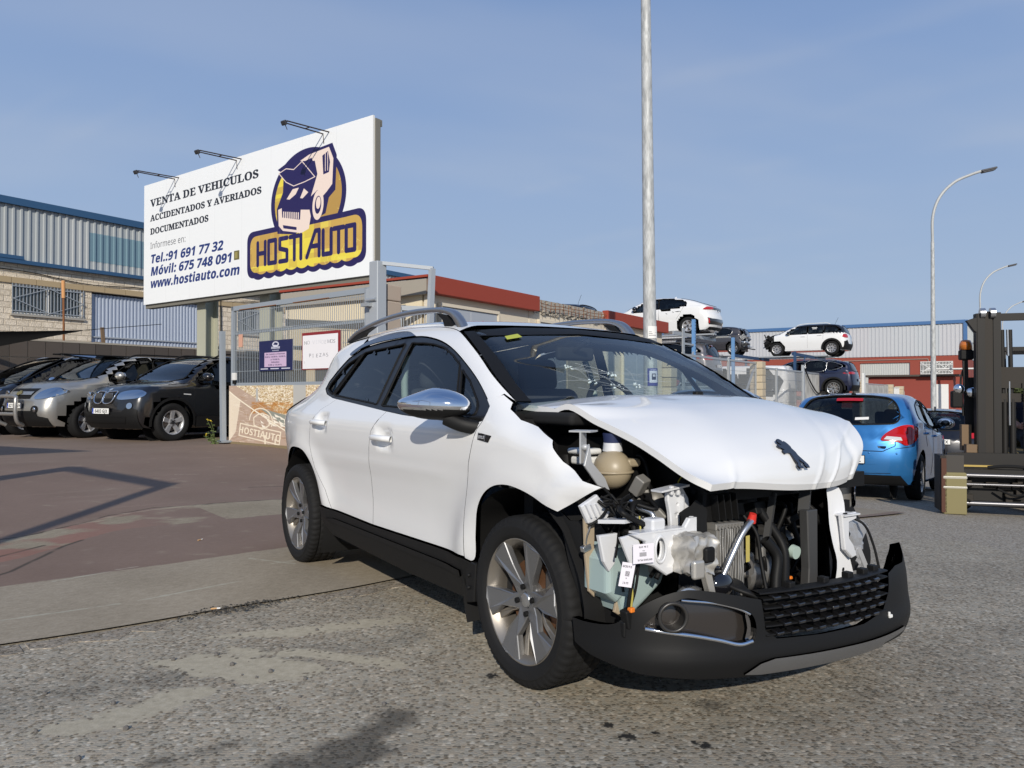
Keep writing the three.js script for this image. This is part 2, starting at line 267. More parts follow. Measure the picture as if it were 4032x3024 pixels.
  // crumbled dark hole with debris by the kerb
  const r2 = rng(12), bits = [];
  for (let i = 0; i < 260; i++) { const a = 1.55 + (r2() + r2() + r2() - 1.5) * 0.26, q = kerbQ(a) - 0.02 + (r2() + r2() - 1) * 0.09, [x, d] = pq(a, q), s = 0.002 + r2() * r2() * 0.009; const g = new THREE.IcosahedronGeometry(s, 0); g.rotateX(r2() * 3); g.rotateY(r2() * 3); g.scale(1, 0.7, 1); g.translate(x, gh(x, d) + 0.012 + s * 0.3, -d); bits.push(g); }
  const cr = part('crumbled_patch', bits, std(C(0.05, 0.047, 0.042), 0.95), scene, 'dark crumbled asphalt bits in the broken kerb joint'); cr.userData.category = 'debris'; cr.userData.kind = 'stuff';
  const peb = [], r3 = rng(33);
  for (let i = 0; i < 420; i++) { const x = -2.4 + r3() * 3.0, d = 2.3 + r3() * 2.2, onSand = SAND.some((P) => sdPoly(x, d, P) < 0.06); if (!onSand && r3() > 0.3) continue; const s = 0.002 + Math.pow(r3(), 3) * 0.009; const g = new THREE.IcosahedronGeometry(s, 0); g.rotateX(r3() * 3); g.rotateY(r3() * 3); g.translate(x, gh(x, d) + s * 0.5, -d); peb.push(g); }
  const pb = part('loose_gravel', peb, std(C(0.13, 0.12, 0.11), 0.9), scene, 'loose small stones scattered over the sandy asphalt'); pb.userData.category = 'gravel'; pb.userData.kind = 'stuff';
  // cigarette ends
  for (const [i, [p, q, a]] of [[1.42, kerbQ(1.42) + 0.01, 0.3], [2.0, 5.75, 1.2]].entries()) {
    const [x, d] = pq(p, q), t = thing('cigarette_end', i ? 'white cigarette end on the red painted strip' : 'tan cigarette end beside the crumbled kerb joint', 'litter', V(x, gh(x, d) + 0.017, -d), a);
    part('filter', rod([0, 0, 0], [0.028, 0, 0], 0.004), std(C(0.55, 0.33, 0.15), 0.9), t); part('paper', rod([0.028, 0, 0], [0.045, 0, 0], 0.004), std(C(0.75, 0.74, 0.7), 0.9), t);
  }
}
// ---------- buildings ----------
const THS = Math.atan2(SD, SX);                       // yaw of the street direction: local x runs along the street, local z towards the road
function stThing(name, label, category, s, n, y = 0, group) { const [x, d] = st(s, n); return thing(name, label, category, V(x, y, -d), THS, group); }
function blockTex(w, h, bw, bh, base, vary, joint) { // split-face block courses, one tile = 4 blocks x 4 courses
  const N = tileNoise(64, 3), M = tileNoise(17, 8);
  return pairTex(w, h, (i, j, o) => {
    const u = i / w, v = j / h, row = Math.floor(v * 8), uu = (u * 4 + (row % 2) * 0.5) % 4, col = Math.floor(uu), fx = (uu % 1), fy = (v * 8) % 1, e = Math.min(fx * bw, (1 - fx) * bw, fy * bh, (1 - fy) * bh);
    const id = hash2(col, row, 9), k = smooth(0.004, 0.016, e), t = (id - 0.5) * vary + (N(u, v) - 0.5) * 20 + (M(u, v) - 0.5) * 16; rel[0] = k * (0.5 + N(u * 2, v * 2) * 0.5);
    for (let c = 0; c < 3; c++) o[c] = mix(joint[c], base[c] + t, k);
  });
}
const [blockMap, blockBump] = blockTex(512, 512, 0.4, 0.2, [226, 212, 190], 20, [204, 190, 168]);
const blockMat = std(C(1, 1, 1), 0.9, 0, { map: blockMap, bumpMap: blockBump, bumpScale: 0.03 });
function uvBox(g, sx, sy) { // planar uv in metres by dominant normal
  g = clean(g); const p = g.attributes.position, n = g.attributes.normal, uv = g.attributes.uv;
  for (let i = 0; i < p.count; i++) { const ax = Math.abs(n.getX(i)), ay = Math.abs(n.getY(i)), az = Math.abs(n.getZ(i)); uv.setXY(i, (az > ax ? p.getX(i) : p.getZ(i)) / sx, (ay > ax && ay > az ? p.getZ(i) : p.getY(i)) / sy); }
  return g;
}
const blk = (g) => uvBox(g, 1.6, 1.6);
function corrugated(w, h, pitch, depth, flat = 0.55) { // trapezoidal sheet in xy, ribs vertical, facing +z
  const pts = [], n = Math.round(w / pitch), P = w / n;
  for (let i = 0; i < n; i++) { const a = i * P; pts.push([a, 0], [a + P * flat, 0], [a + P * (flat + 0.08), depth], [a + P * 0.92, depth]); }
  pts.push([w, 0]);
  const p = [], nn = [];
  for (let i = 0; i < pts.length - 1; i++) { const [x0, z0] = pts[i], [x1, z1] = pts[i + 1], L = Math.hypot(x1 - x0, z1 - z0), nx = -(z1 - z0) / L, nz = (x1 - x0) / L; p.push(x0, 0, z0, x1, 0, z1, x1, h, z1, x0, 0, z0, x1, h, z1, x0, h, z0); for (let k = 0; k < 6; k++) nn.push(nx, 0, nz); }
  const g = new THREE.BufferGeometry(); g.setAttribute('position', new THREE.Float32BufferAttribute(p, 3)); g.setAttribute('normal', new THREE.Float32BufferAttribute(nn, 3)); return clean(g);
}
const M = {
  cladding: std(C(0.37, 0.395, 0.40), 0.55, 0.0), cladding2: std(C(0.40, 0.42, 0.425), 0.55, 0.0), tealClad: std(C(0.17, 0.27, 0.32), 0.4, 0.1), blueTrim: std(C(0.035, 0.10, 0.20), 0.5, 0.2),
  tanBand: std(C(0.42, 0.32, 0.19), 0.9), doorSheet: std(C(0.42, 0.47, 0.56), 0.5, 0.1), steelPaint: std(C(0.40, 0.43, 0.46), 0.55, 0.2), whitePaint: std(C(0.72, 0.72, 0.70), 0.6), darkRoom: std(C(0.02, 0.022, 0.025), 0.9),
  pane: phys(C(0.05, 0.07, 0.08), 0.06, 0, { clearcoat: 1 }), galv: std(C(0.46, 0.48, 0.49), 0.5, 0.55), rust: std(C(0.22, 0.09, 0.035), 0.9), black: matte(0.008, 0.6), rubber: matte(0.012, 0.85), concrete: std(C(0.36, 0.335, 0.29), 0.95),
  cream: std(C(0.66, 0.59, 0.47), 0.85), redTrim: std(C(0.30, 0.047, 0.025), 0.75), tile: std(C(0.075, 0.06, 0.047), 0.45), tile2: std(C(0.09, 0.072, 0.057), 0.5), grout: std(C(0.36, 0.32, 0.26), 0.9), chrome: std(C(0.85, 0.86, 0.88), 0.06, 1), silver: std(C(0.55, 0.56, 0.57), 0.28, 0.9), wood: std(C(0.18, 0.12, 0.07), 0.85),
};
function barredWindow(parent, x0, x1, y0, y1, z, nb, name = 'window') {
  const w = x1 - x0, h = y1 - y0, cx = (x0 + x1) / 2, cy = (y0 + y1) / 2;
  const win = part(name, box(w, h, 0.02, cx, cy, z - 0.14), M.pane, parent);
  part('frame', [box(w, 0.06, 0.08, cx, y0 + 0.03, z - 0.1), box(w, 0.06, 0.08, cx, y1 - 0.03, z - 0.1), box(0.06, h, 0.08, x0 + 0.03, cy, z - 0.1), box(0.06, h, 0.08, x1 - 0.03, cy, z - 0.1), box(0.08, h, 0.1, cx, cy, z - 0.1)], M.whitePaint, win);
  part('sill', box(w + 0.1, 0.07, 0.22, cx, y0 - 0.035, z - 0.02), M.concrete, win);
  const bars = []; for (let i = 0; i <= nb; i++) bars.push(box(0.025, h, 0.025, x0 + w * i / nb, cy, z + 0.035));
  bars.push(box(w, 0.03, 0.03, cx, y0 + 0.1, z + 0.06), box(w, 0.03, 0.03, cx, y1 - 0.1, z + 0.06), bar([x0, cy, z + 0.08], [cx, y1 - 0.08, z + 0.08], 0.025, 0.025), bar([cx, y1 - 0.08, z + 0.08], [x1, cy, z + 0.08], 0.025, 0.025), bar([x0, cy, z + 0.08], [cx, y0 + 0.08, z + 0.08], 0.025, 0.025), bar([cx, y0 + 0.08, z + 0.08], [x1, cy, z + 0.08], 0.025, 0.025));
  part('security_bars', bars, M.galv, win);
}
{ // left warehouse, facade along the street at n = 28.6; local x = s
  const t = stThing('warehouse', 'left warehouse with grey corrugated upper wall, blue trim and pale block lower wall', 'building', 0, 28.6);
  const s0 = -14, s1 = 46, y0 = 0.1, yM = 5.55, yT = 7.55;
  // block wall around openings
  const op = [[12.44, 14.82, 3.82, 4.86], [15.14, 20.18, 0.1, 4.86], [21.5, 23.8, 3.72, 4.86], [2, 4.4, 3.82, 4.86], [5.2, 10.2, 0.1, 4.86], [29.8, 32.2, 3.72, 4.86], [24.6, 29, 0.1, 4.86]].sort((a, b) => a[0] - b[0]);
  const wg = []; let c = s0;
  for (const [a, b, lo, hi] of op) { wg.push(box(a - c, yM - y0, 0.3, (a + c) / 2, (yM + y0) / 2, -0.15)); wg.push(box(b - a, yM - hi, 0.3, (a + b) / 2, (yM + hi) / 2, -0.15)); if (lo > 0.2) wg.push(box(b - a, lo - y0, 0.3, (a + b) / 2, (lo + y0) / 2, -0.15)); c = b; }
  wg.push(box(s1 - c, yM - y0, 0.3, (s1 + c) / 2, (yM + y0) / 2, -0.15), box(0.3, yM, 24, s1 - 0.15, yM / 2, -12.3), box(0.3, yM, 24, s0 + 0.15, yM / 2, -12.3));
  part('block_wall', wg.map(blk), blockMat, t);
  part('partition_wall', box(s1 - s0 - 1, yM, 0.1, (s0 + s1) / 2, yM / 2, -6), M.concrete, t);
  for (let x = s0, k = 0; x < s1; x += 0.8, k++) part('lintel_stone', blk(box(0.785, 0.2, 0.06, x + 0.4, 4.96, 0.02 + hash2(k, 2) * 0.012)), M.tanBand, t);
  for (let x = 11.2; x > 8.8; x -= 2.2) part('pilaster', blk(box(0.6, yM - 0.2, 0.12, x, yM / 2, 0.06)), blockMat, t);
  part('gutter', [box(s1 - s0, 0.13, 0.2, (s0 + s1) / 2, yM + 0.03, 0.16), box(3, 0.12, 0.22, 11.2, yM + 0.16, 0.17)], M.blueTrim, t);
  part('trim', box(s1 - s0 + 0.4, 0.24, 0.16, (s0 + s1) / 2, yT + 0.08, 0.12), M.blueTrim, t);
  const cg = corrugated(1.0, yT - yM, 0.25, 0.045, 0.6), cs = corrugated(1.0, 1.05, 0.25, 0.045, 0.6);
  for (let x = s0; x < s1; x += 1) { const m = part('cladding_panel', cg, hash2(x, 7) > 0.5 ? M.cladding : M.cladding2, t); m.position.set(x, yM, 0.05); }
  for (let x = 15; x < 23; x += 1) { const m = part('skylight_panel', cs, M.tealClad, t); m.position.set(x, yM + 0.42, 0.058); }
  part('roof', [box(s1 - s0, 0.1, 24, (s0 + s1) / 2, yT - 0.05, -12.1)], M.cladding, t);
  part('rear_wall', box(s1 - s0, yT, 0.2, (s0 + s1) / 2, yT / 2, -24.2), M.cladding, t);
  barredWindow(t, 12.44, 14.82, 3.82, 4.86, 0, 21); barredWindow(t, 21.5, 23.8, 3.72, 4.86, 0, 21); barredWindow(t, 2, 4.4, 3.82, 4.86, 0, 21); barredWindow(t, 29.8, 32.2, 3.72, 4.86, 0, 21);
  for (const [a, b] of [[15.14, 20.18], [5.2, 10.2], [24.6, 29]]) {
    const g = corrugated(b - a, 4.7, 0.14, 0.03, 0.45); g.translate(a, 0.1, -0.16);
    const d = part('door', g, M.doorSheet, t); part('rail', [box(b - a, 0.06, 0.05, (a + b) / 2, 1.45, -0.1), box(b - a, 0.05, 0.05, (a + b) / 2, 3.2, -0.1)], M.steelPaint, d);
  }
  part('wall_cable', [tube([[11, 5.3, 0.05], [13, 5.28, 0.05], [15, 5.1, 0.05], [17.5, 5.2, 0.05], [20, 5.0, 0.05], [23, 5.25, 0.05]], 0.018, 60, 5), tube([[20.6, 5.1, 0.05], [20.62, 4.2, 0.05], [20.6, 3.4, 0.06], [20.5, 3.05, 0.08], [20.4, 2.95, 0.1], [20.3, 3.1, 0.08]], 0.03, 30, 6)], M.black, t);
}
{ // tiled yard wall in front of the warehouse
  const t = stThing('yard_wall', 'low dark brown tiled wall behind the parked cars', 'wall', 0, 22);
  part('core', box(40, 2.3, 0.25, 6, 1.35, -0.16), M.grout, t);
  for (let r = 0; r < 3; r++) for (let k = 0; k < 62; k++) { const m = part('tile', box(0.43, 0.43, 0.03), hash2(k, r, 3) > 0.5 ? M.tile : M.tile2, t); m.position.set(-6 + k * 0.45, 2.28 - r * 0.45, -0.025); }
  part('coping', box(40, 0.05, 0.3, 6, 2.53, -0.15), M.grout, t);
}
{ // prefabricated transformer kiosk
  const t = stThing('transformer_kiosk', 'cream prefabricated kiosk with broken red concrete roof edge and grey steel doors', 'building', 8.93, 7.34);
  const L = 9.0, Dp = 3.3, yR = 2.85, yW = 2.6;
  const dz = 0.03; // wall panels with joints
  const seams = [0, 0.12, 2.8, 5.85, 8.6, L];
  for (let i = 0; i < seams.length - 1; i++) part('wall_panel', rbox(seams[i + 1] - seams[i] - 0.015, yW + 1.2, 0.12, 0.01, (seams[i] + seams[i + 1]) / 2, yW / 2 - 0.6, -0.06 - dz), M.cream, t);
  for (const x of [0.06, L - 0.06]) part('end_wall', box(0.12, yW + 1.2, Dp - 0.3, x, yW / 2 - 0.6, -Dp / 2 - 0.03), std(C(0.70, 0.61, 0.44), 0.85), t);
  part('rear_wall', box(L, yW + 1.2, 0.1, L / 2, yW / 2 - 0.6, -Dp + 0.1), M.cream, t);
  part('roof', box(L + 0.06, 0.2, Dp, L / 2, yR - 0.13, -Dp / 2), M.concrete, t);
  const zf = 0.1, a = 2.94, b = 5.7, fb = 2.58;
  part('fascia', [rbox(a + 0.06, yR - fb, 0.14, 0.012, a / 2 - 0.03, (yR + fb) / 2, zf - 0.05)], M.redTrim, t);
  part('fascia', [rbox(L - b + 0.06, yR - fb, 0.14, 0.012, (L + b) / 2 + 0.03, (yR + fb) / 2, zf - 0.05)], M.redTrim, t);
  part('end_fascia', [box(0.1, yR - fb - 0.04, Dp - 0.06, -0.03, (yR + fb) / 2 - 0.02, -Dp / 2)], std(C(0.33, 0.30, 0.25), 0.95), t);
  part('roof_edging', [box(0.12, 0.035, Dp, -0.03, yR + 0.003, -Dp / 2)], M.redTrim, t);
  // broken length: rough spalled concrete with rebar mesh
  const g = grid(90, 22, (u, v) => { const x = mix(a - 0.01, b + 0.01, u), jag = fbm(x * 3, 0, 4, 4) * 0.16, y = mix(fb - 0.02 + fbm(x * 5, 3, 1, 3) * 0.1, yR - 0.03 + jag * 0.5 - Math.abs(fbm(x * 9, 1, 6, 3)) * 0.08, v); return [x, y, zf - 0.11 + fbm(x * 9, y * 9, 2, 4) * 0.16 - 0.02 * Math.sin(v * Math.PI)]; });
  g.computeVertexNormals(); part('broken_concrete', g, std(C(0.34, 0.305, 0.25), 0.97), t, 'crumbled bare concrete length of the roof edge with rusty rebar');
  const rb = [], r = rng(4); for (let i = 0; i < 17; i++) { const x = a + 0.1 + i * 0.16; rb.push(rod([x, fb + 0.02, zf - 0.01 + r() * 0.03], [x + (r() - 0.5) * 0.05, yR - 0.06, zf - 0.02 + r() * 0.03], 0.006, 5)); } for (const y of [fb + 0.09, yR - 0.12]) rb.push(tube(Array.from({ length: 8 }, (_, i) => [a + 0.03 + i * 0.386, y + (r() - 0.5) * 0.03, zf + (r() - 0.5) * 0.03]), 0.006, 40, 5));
  part('rebar', rb, M.rust, t);
  for (const [x0, x1, top] of [[0.23, 1.73, 2.42], [3.1, 4.1, 2.4], [6.67, 8.1, 2.4]]) {
    const d = part('door', [rbox((x1 - x0) / 2 - 0.006, top + 0.9, 0.05, 0.006, x0 + (x1 - x0) / 4, top / 2 - 0.45, -0.01), rbox((x1 - x0) / 2 - 0.006, top + 0.9, 0.05, 0.006, x0 + (x1 - x0) * 0.75, top / 2 - 0.45, -0.01)], std(C(0.41, 0.44, 0.48), 0.55, 0.1), t);
    part('door_frame', [box(x1 - x0 + 0.08, 0.05, 0.06, (x0 + x1) / 2, top + 0.03, 0.01), box(0.04, top + 0.9, 0.06, x0 - 0.022, top / 2 - 0.45, 0.01), box(0.04, top + 0.9, 0.06, x1 + 0.022, top / 2 - 0.45, 0.01)], M.cream, d);
  }
  const poster = canvasTex(256, 340, (c, w, h) => { c.fillStyle = '#e9e6e2'; c.fillRect(0, 0, w, h); c.fillStyle = '#c8282f'; c.fillRect(0, 0, w, 88); c.fillStyle = '#f2d9d4'; c.font = 'bold 26px sans-serif'; c.textAlign = 'center'; c.fillText('EXPOLUGAR, S.L.', w / 2, 54); c.fillStyle = '#26262a'; for (let i = 0; i < 4; i++) { c.fillRect(28 + i * 54, 130 + (i % 2) * 16, 30, 70); c.fillRect(36 + i * 54, 205, 14, 40); c.fillRect(22 + i * 54, 250, 42, 22); } c.fillRect(24, 290, 208, 18); });
  const pm = std(C(1, 1, 1), 0.6, 0, { map: poster });
  const q = new THREE.PlaneGeometry(0.27, 0.38); q.translate(1.42, 2.09, 0.022); part('poster', q, pm, t, 'red and white notice on the first steel door');
  const pur = canvasTex(128, 96, (c, w, h) => { c.fillStyle = '#3a3560'; c.fillRect(0, 0, w, h); c.fillStyle = '#d8d4e8'; c.font = 'bold 15px sans-serif'; c.fillText('PRENSADO', 16, 32); c.fillRect(16, 46, 96, 30); });
  const q2 = new THREE.PlaneGeometry(0.2, 0.16); q2.translate(1.0, 1.78, 0.022); part('poster', q2, std(C(1, 1, 1), 0.6, 0, { map: pur }), t, 'small purple sticker on the first steel door');
  const tri = extr([[-0.1, 0], [0.1, 0], [0, 0.18]], 0.004); tri.translate(7.9, 1.35, 0.022); part('warning_sign', tri, std(C(0.6, 0.55, 0.3), 0.7), t);
}
{ // right warehouse: red with corrugated upper wall, facade across the street end; local x = -N .. built in street frame facing -s
  const t = stThing('warehouse', 'distant red warehouse with grey corrugated upper wall and blue trim', 'building', 81, 4.05);
  const yB = gh(...st(81, 6)), yM = 4.6, yT = 7.6, Lz = 62;
  const red = std(C(0.27, 0.058, 0.038), 0.85);
  // facade in plane x = 0, z from 0 to -Lz (n from 4 to 66)
  const op = [[-1.0, -3.6, 2.88, 4.05], [-4.5, -8.85, yB, 4.0]], wg = []; let c = 0;
  for (const [a, b, lo, hi] of op) { wg.push(box(0.3, yM - yB, c - a, 0.15, (yM + yB) / 2, (a + c) / 2), box(0.3, yM - hi, a - b, 0.15, (yM + hi) / 2, (a + b) / 2)); if (lo > yB + 0.1) wg.push(box(0.3, lo - yB, a - b, 0.15, (lo + yB) / 2, (a + b) / 2)); c = b; }
  wg.push(box(0.3, yM - yB, c + Lz, 0.15, (yM + yB) / 2, (c - Lz) / 2), box(40, yM - yB, 0.3, 20.3, (yM + yB) / 2, -0.15));
  part('painted_wall', wg, red, t);
  for (let k = 0; k < 31; k++) { const g = corrugated(2, yT - yM, 0.33, 0.05, 0.6); g.rotateY(-Math.PI / 2); g.translate(-0.04, yM, -2 * k - 2); part('cladding_panel', g, std(C(0.50 + hash2(k, 1) * 0.03, 0.525, 0.545), 0.5, 0.2), t); }
  for (let k = 0; k < 12; k++) { const g = corrugated(3, yT - yM, 0.33, 0.05, 0.6); g.translate(0.3 + 3 * k, yM, 0.04); part('cladding_panel', g, M.cladding2, t); }
  part('trim', [box(0.2, 0.3, Lz, -0.1, yT + 0.05, -Lz / 2), box(40, 0.3, 0.2, 20, yT + 0.05, 0.1), box(0.3, yT - yM, 0.3, -0.05, (yT + yM) / 2, 0.02)], std(C(0.06, 0.15, 0.33), 0.5, 0.1), t);
  part('roof', box(40, 0.1, Lz, 20, yT - 0.1, -Lz / 2), M.cladding, t);
  part('partition_wall', box(0.1, 7, Lz - 1, 6, 1, -Lz / 2), M.concrete, t);
  const dg = corrugated(4.35, 4.0 - yB, 0.2, 0.03, 0.5); dg.rotateY(-Math.PI / 2); dg.translate(0.15, yB, -8.85); part('door', dg, std(C(0.5, 0.51, 0.49), 0.5, 0.1), t);
  const win = part('window', box(0.03, 1.17, 2.6, 0.2, 3.465, -2.3), M.pane, t), bars = []; for (let i = 0; i <= 22; i++) bars.push(box(0.05, 1.2, 0.045, -0.05, 3.465, -1 - 2.6 * i / 22)); for (const y of [2.9, 3.2, 3.75, 4.03]) bars.push(box(0.05, 0.05, 2.66, -0.08, y, -2.3)); bars.push(bar([-0.1, 2.95, -1], [-0.1, 3.97, -2.3], 0.05, 0.05), bar([-0.1, 3.97, -2.3], [-0.1, 2.95, -3.6], 0.05, 0.05), bar([-0.1, 3.97, -1], [-0.1, 2.95, -2.3], 0.05, 0.05), bar([-0.1, 2.95, -2.3], [-0.1, 3.97, -3.6], 0.05, 0.05)); part('security_bars', bars, M.whitePaint, win);
  part('air_conditioner', rbox(0.5, 0.75, 1.0, 0.04, -0.4, 4.0, -12.6), M.whitePaint, t);
  part('wall_cable', [tube([[-0.06, 4.3, -3], [-0.06, 4.28, -8], [-0.06, 4.2, -12], [-0.06, 4.0, -16]], 0.03, 30, 5), tube([[-0.06, 4.3, -3], [-0.06, 3.2, -2.95]], 0.03, 4, 5)], M.concrete, t);
}
{ // red flat-roofed shed in front of the right warehouse
  const t = stThing('storage_shed', 'low red shed with flat roof beneath the distant barred window', 'shed', 66, 3.9), y = gh(...st(66, 6));
  const zA = -0.2, zB = -6.0;
  part('body', box(3, 1.55 - y + 0.8, zA - zB, 1.5, (1.55 + 0.8 + y) / 2 - 0.0, (zA + zB) / 2), std(C(0.25, 0.05, 0.035), 0.85), t);
  part('roof', box(3.5, 0.14, zA - zB + 0.8, 1.4, 2.45, (zA + zB) / 2), M.tile, t);
  part('awning', box(2.2, 0.09, 3.4, -0.3, 2.9, zA + 0.1), M.whitePaint, t);
  part('door', box(0.06, 2.2, 1.0, -0.05, y + 2.6, -1.0), M.whitePaint, t);
}
// ---------- billboard ----------
{
  const BX = V(0.80218, 0, 0.59708), BN = V(-0.59708, 0, 0.80218); // along the board (viewer's left to right) and out of its face, in three.js axes
  const L = 8.3, H = 3.0, yB = 2.22 + EYE;
  const t = thing('billboard', 'big white roadside billboard with yellow and blue car dealer logo', 'billboard', V(-9.2588, 0, -19.306), Math.atan2(-BX.z, BX.x));
  // local: x along board, y up, z out of the face
  const print = canvasTex(2048, 740, (c, w, h) => {
    const k = w / L, X = (m) => m * k, Y = (m) => h - m * h / H, r = rng(77);
    c.fillStyle = '#eceeee'; c.fillRect(0, 0, w, h);
    for (let i = 0; i < 60; i++) { const x = r() * w, y = h - r() * r() * 150; c.fillStyle = `rgba(120,118,108,${0.02 + r() * 0.05})`; c.fillRect(x, y, 1 + r() * 4, 20 + r() * 60); }
    for (const x of [0.125, 0.25, 0.375, 0.5, 0.625, 0.75, 0.875]) { c.fillStyle = 'rgba(150,150,150,0.22)'; c.fillRect(x * w, 0, 1.5, h); }
    const fit = (txt, x0, x1, y, px, font, col, skew = 0) => { c.save(); c.font = font.replace('#', px); const m = c.measureText(txt).width; c.translate(X(x0), Y(y)); c.transform((X(x1) - X(x0)) / m, 0, skew, 1, 0, 0); c.fillStyle = c.strokeStyle = col; c.fillText(txt, 0, 0); if (font[0] === 'b') { c.lineWidth = 2.6; c.lineJoin = 'round'; c.strokeText(txt, 0, 0); } c.restore(); };
    fit('VENTA DE VEHICULOS', 0.30, 4.77, 2.42, 62, 'bold #px serif', '#1a1d26');
    fit('ACCIDENTADOS Y AVERIADOS', 0.30, 4.87, 2.06, 50, 'bold #px serif', '#1a1d26');
    fit('DOCUMENTADOS', 0.30, 2.87, 1.73, 50, 'bold #px serif', '#1a1d26');
    fit('Informese en:', 0.30, 1.92, 1.37, 54, '#px sans-serif', '#6a6b6e');
    fit('Tel.:91 691 77 32', 0.31, 3.44, 1.01, 72, 'bold #px sans-serif', '#1d3272', -0.22);
    fit('Móvil: 675 748 091', 0.31, 3.80, 0.70, 72, 'bold #px sans-serif', '#1d3272', -0.22);
    fit('www.hostiauto.com', 0.31, 4.08, 0.40, 74, 'bold #px sans-serif', '#1d3272', -0.22);
    c.fillStyle = '#6b6436'; c.fillRect(X(3.87), Y(0.93), X(0.2), 50); c.fillStyle = '#9a8f52'; c.fillRect(X(3.9), Y(0.9), X(0.1), 34);
    // logo: band and oval
    const nv = '#231a52', ye = '#e8d54a', gold = '#b5904a', cr = '#ecd9cc';
    let lift = 0; const path = (P, close = true) => { c.beginPath(); P.forEach(([a, b], i) => (i ? c.lineTo(X(a), Y(b + lift)) : c.moveTo(X(a), Y(b + lift)))); if (close) c.closePath(); };
    const blotch = () => { for (let i = 0; i < 70; i++) { c.fillStyle = `rgba(${i % 3 ? '181,144,74' : '236,220,90'},${0.25 + r() * 0.45})`; const x = X(4.3 + Math.floor(r() * 8) * 0.5), ww = X(0.1 + r() * 0.45); c.fillRect(x, Y(0.2 + r() * 2.5), ww, 20 + r() * 90); } c.strokeStyle = 'rgba(240,228,120,0.7)'; c.lineWidth = 2; for (let i = 0; i < 46; i++) { let x = X(4.4 + r() * 3.7), y = Y(0.3 + r() * 2.3); c.beginPath(); c.moveTo(x, y); for (let j = 0; j < 4; j++) { x += (r() - 0.5) * 40; y += (r() - 0.5) * 50; c.lineTo(x, y); } c.stroke(); } };
    const oval = (rx, ry) => { c.beginPath(); c.ellipse(X(6.38), Y(1.72), X(rx), ry * h / H, 0, 0, 7); };
    oval(1.18, 1.02); c.fillStyle = nv; c.fill();
    c.save(); oval(1.05, 0.91); c.clip(); c.fillStyle = gold; c.fillRect(0, 0, w, h); c.fillStyle = ye; c.fillRect(X(5.2), Y(2.3), X(0.5), h); blotch(); c.restore();
    const band = (g) => { c.beginPath(); const x0 = X(4.36 + g), x1 = X(8.12 - g), y0 = Y(1.27 - g), y1 = Y(0.26 + g), q = X(0.24); c.moveTo(x0 + q, y0); c.lineTo(X(7.5), y0 - 6); c.lineTo(x1 - q, y0 - 8); c.quadraticCurveTo(x1, y0 - 8, x1, y0 + q); c.lineTo(x1, y1 - q); c.quadraticCurveTo(x1, y1, x1 - q, y1); const n = 9; for (let i = 1; i <= n; i++) { const a = mix(x1 - q, x0 + q, i / n), b = mix(x1 - q, x0 + q, (i - 0.5) / n); c.quadraticCurveTo(b, y1 + 24, a, y1); } c.quadraticCurveTo(x0, y1, x0, y1 - q); c.lineTo(x0, y0 + q); c.quadraticCurveTo(x0, y0, x0 + q, y0); };
    band(0); c.fillStyle = nv; c.fill(); c.save(); band(0.11); c.clip(); c.fillStyle = '#c9a452'; c.fillRect(0, 0, w, h); c.fillStyle = ye; c.fillRect(X(5.5), 0, X(1.1), h); c.fillRect(X(4.4), Y(0.5), X(4), 30); blotch(); c.restore();
    // car with open bonnet (the emblem's drawing)
    lift = 0.14; c.save(); c.translate(0, -0.14 * h / H); lift = 0;
    path([[5.42, 0.98], [5.4, 1.5], [5.6, 1.82], [5.62, 2.2], [5.42, 2.32], [5.75, 2.42], [6.2, 2.48], [6.5, 2.52], [7.15, 2.56], [7.28, 2.3], [7.24, 1.62], [7.05, 1.5], [6.95, 1.2], [6.5, 1.1], [6.0, 0.9]]); c.fillStyle = nv; c.fill();
    path([[6.15, 2.38], [6.45, 2.46], [7.05, 2.5], [7.18, 2.25], [7.15, 1.75], [6.98, 1.62], [6.86, 1.55], [6.7, 1.7], [6.5, 1.6], [6.62, 1.85], [6.7, 2.02], [6.62, 2.3]]); c.fillStyle = cr; c.fill();
    path([[6.25, 2.34], [6.52, 2.38], [6.66, 2.1], [6.6, 2.0], [6.4, 2.3]]); c.fillStyle = nv; c.fill(); path([[6.85, 2.36], [7.02, 2.42], [7.08, 2.2], [7.05, 2.0], [6.88, 1.98]]); c.fill(); c.fillStyle = cr; for (const x of [6.93, 7.0]) c.fillRect(X(x), Y(2.4), 5, 90);
    path([[5.46, 2.24], [5.7, 2.3], [5.95, 2.24], [6.22, 2.36], [6.62, 1.98], [6.3, 1.93], [5.95, 1.9], [5.7, 2.02]]); c.fillStyle = nv; c.fill(); c.strokeStyle = cr; c.lineWidth = 5; c.stroke();
    path([[5.72, 1.66], [5.92, 1.84], [6.12, 1.84], [6.02, 1.72], [5.82, 1.64]]); c.fillStyle = cr; c.fill(); path([[6.16, 1.62], [6.28, 1.8], [6.42, 1.7], [6.24, 1.6]]); c.fill();
    path([[5.46, 1.14], [5.44, 1.48], [5.56, 1.5], [5.58, 1.3], [6.16, 1.18], [6.18, 1.38], [6.46, 1.34], [6.5, 1.2], [6.44, 0.96], [6.2, 0.9], [5.6, 1.02]]); c.fillStyle = cr; c.fill();
    c.fillStyle = cr; for (let i = 0; i < 8; i++) c.fillRect(X(5.61 + i * 0.068), Y(1.42 - i * 0.012), X(0.036), 34);
    path([[5.6, 1.14], [6.05, 1.04], [6.05, 0.98], [5.62, 1.07]]); c.fillStyle = nv; c.fill();
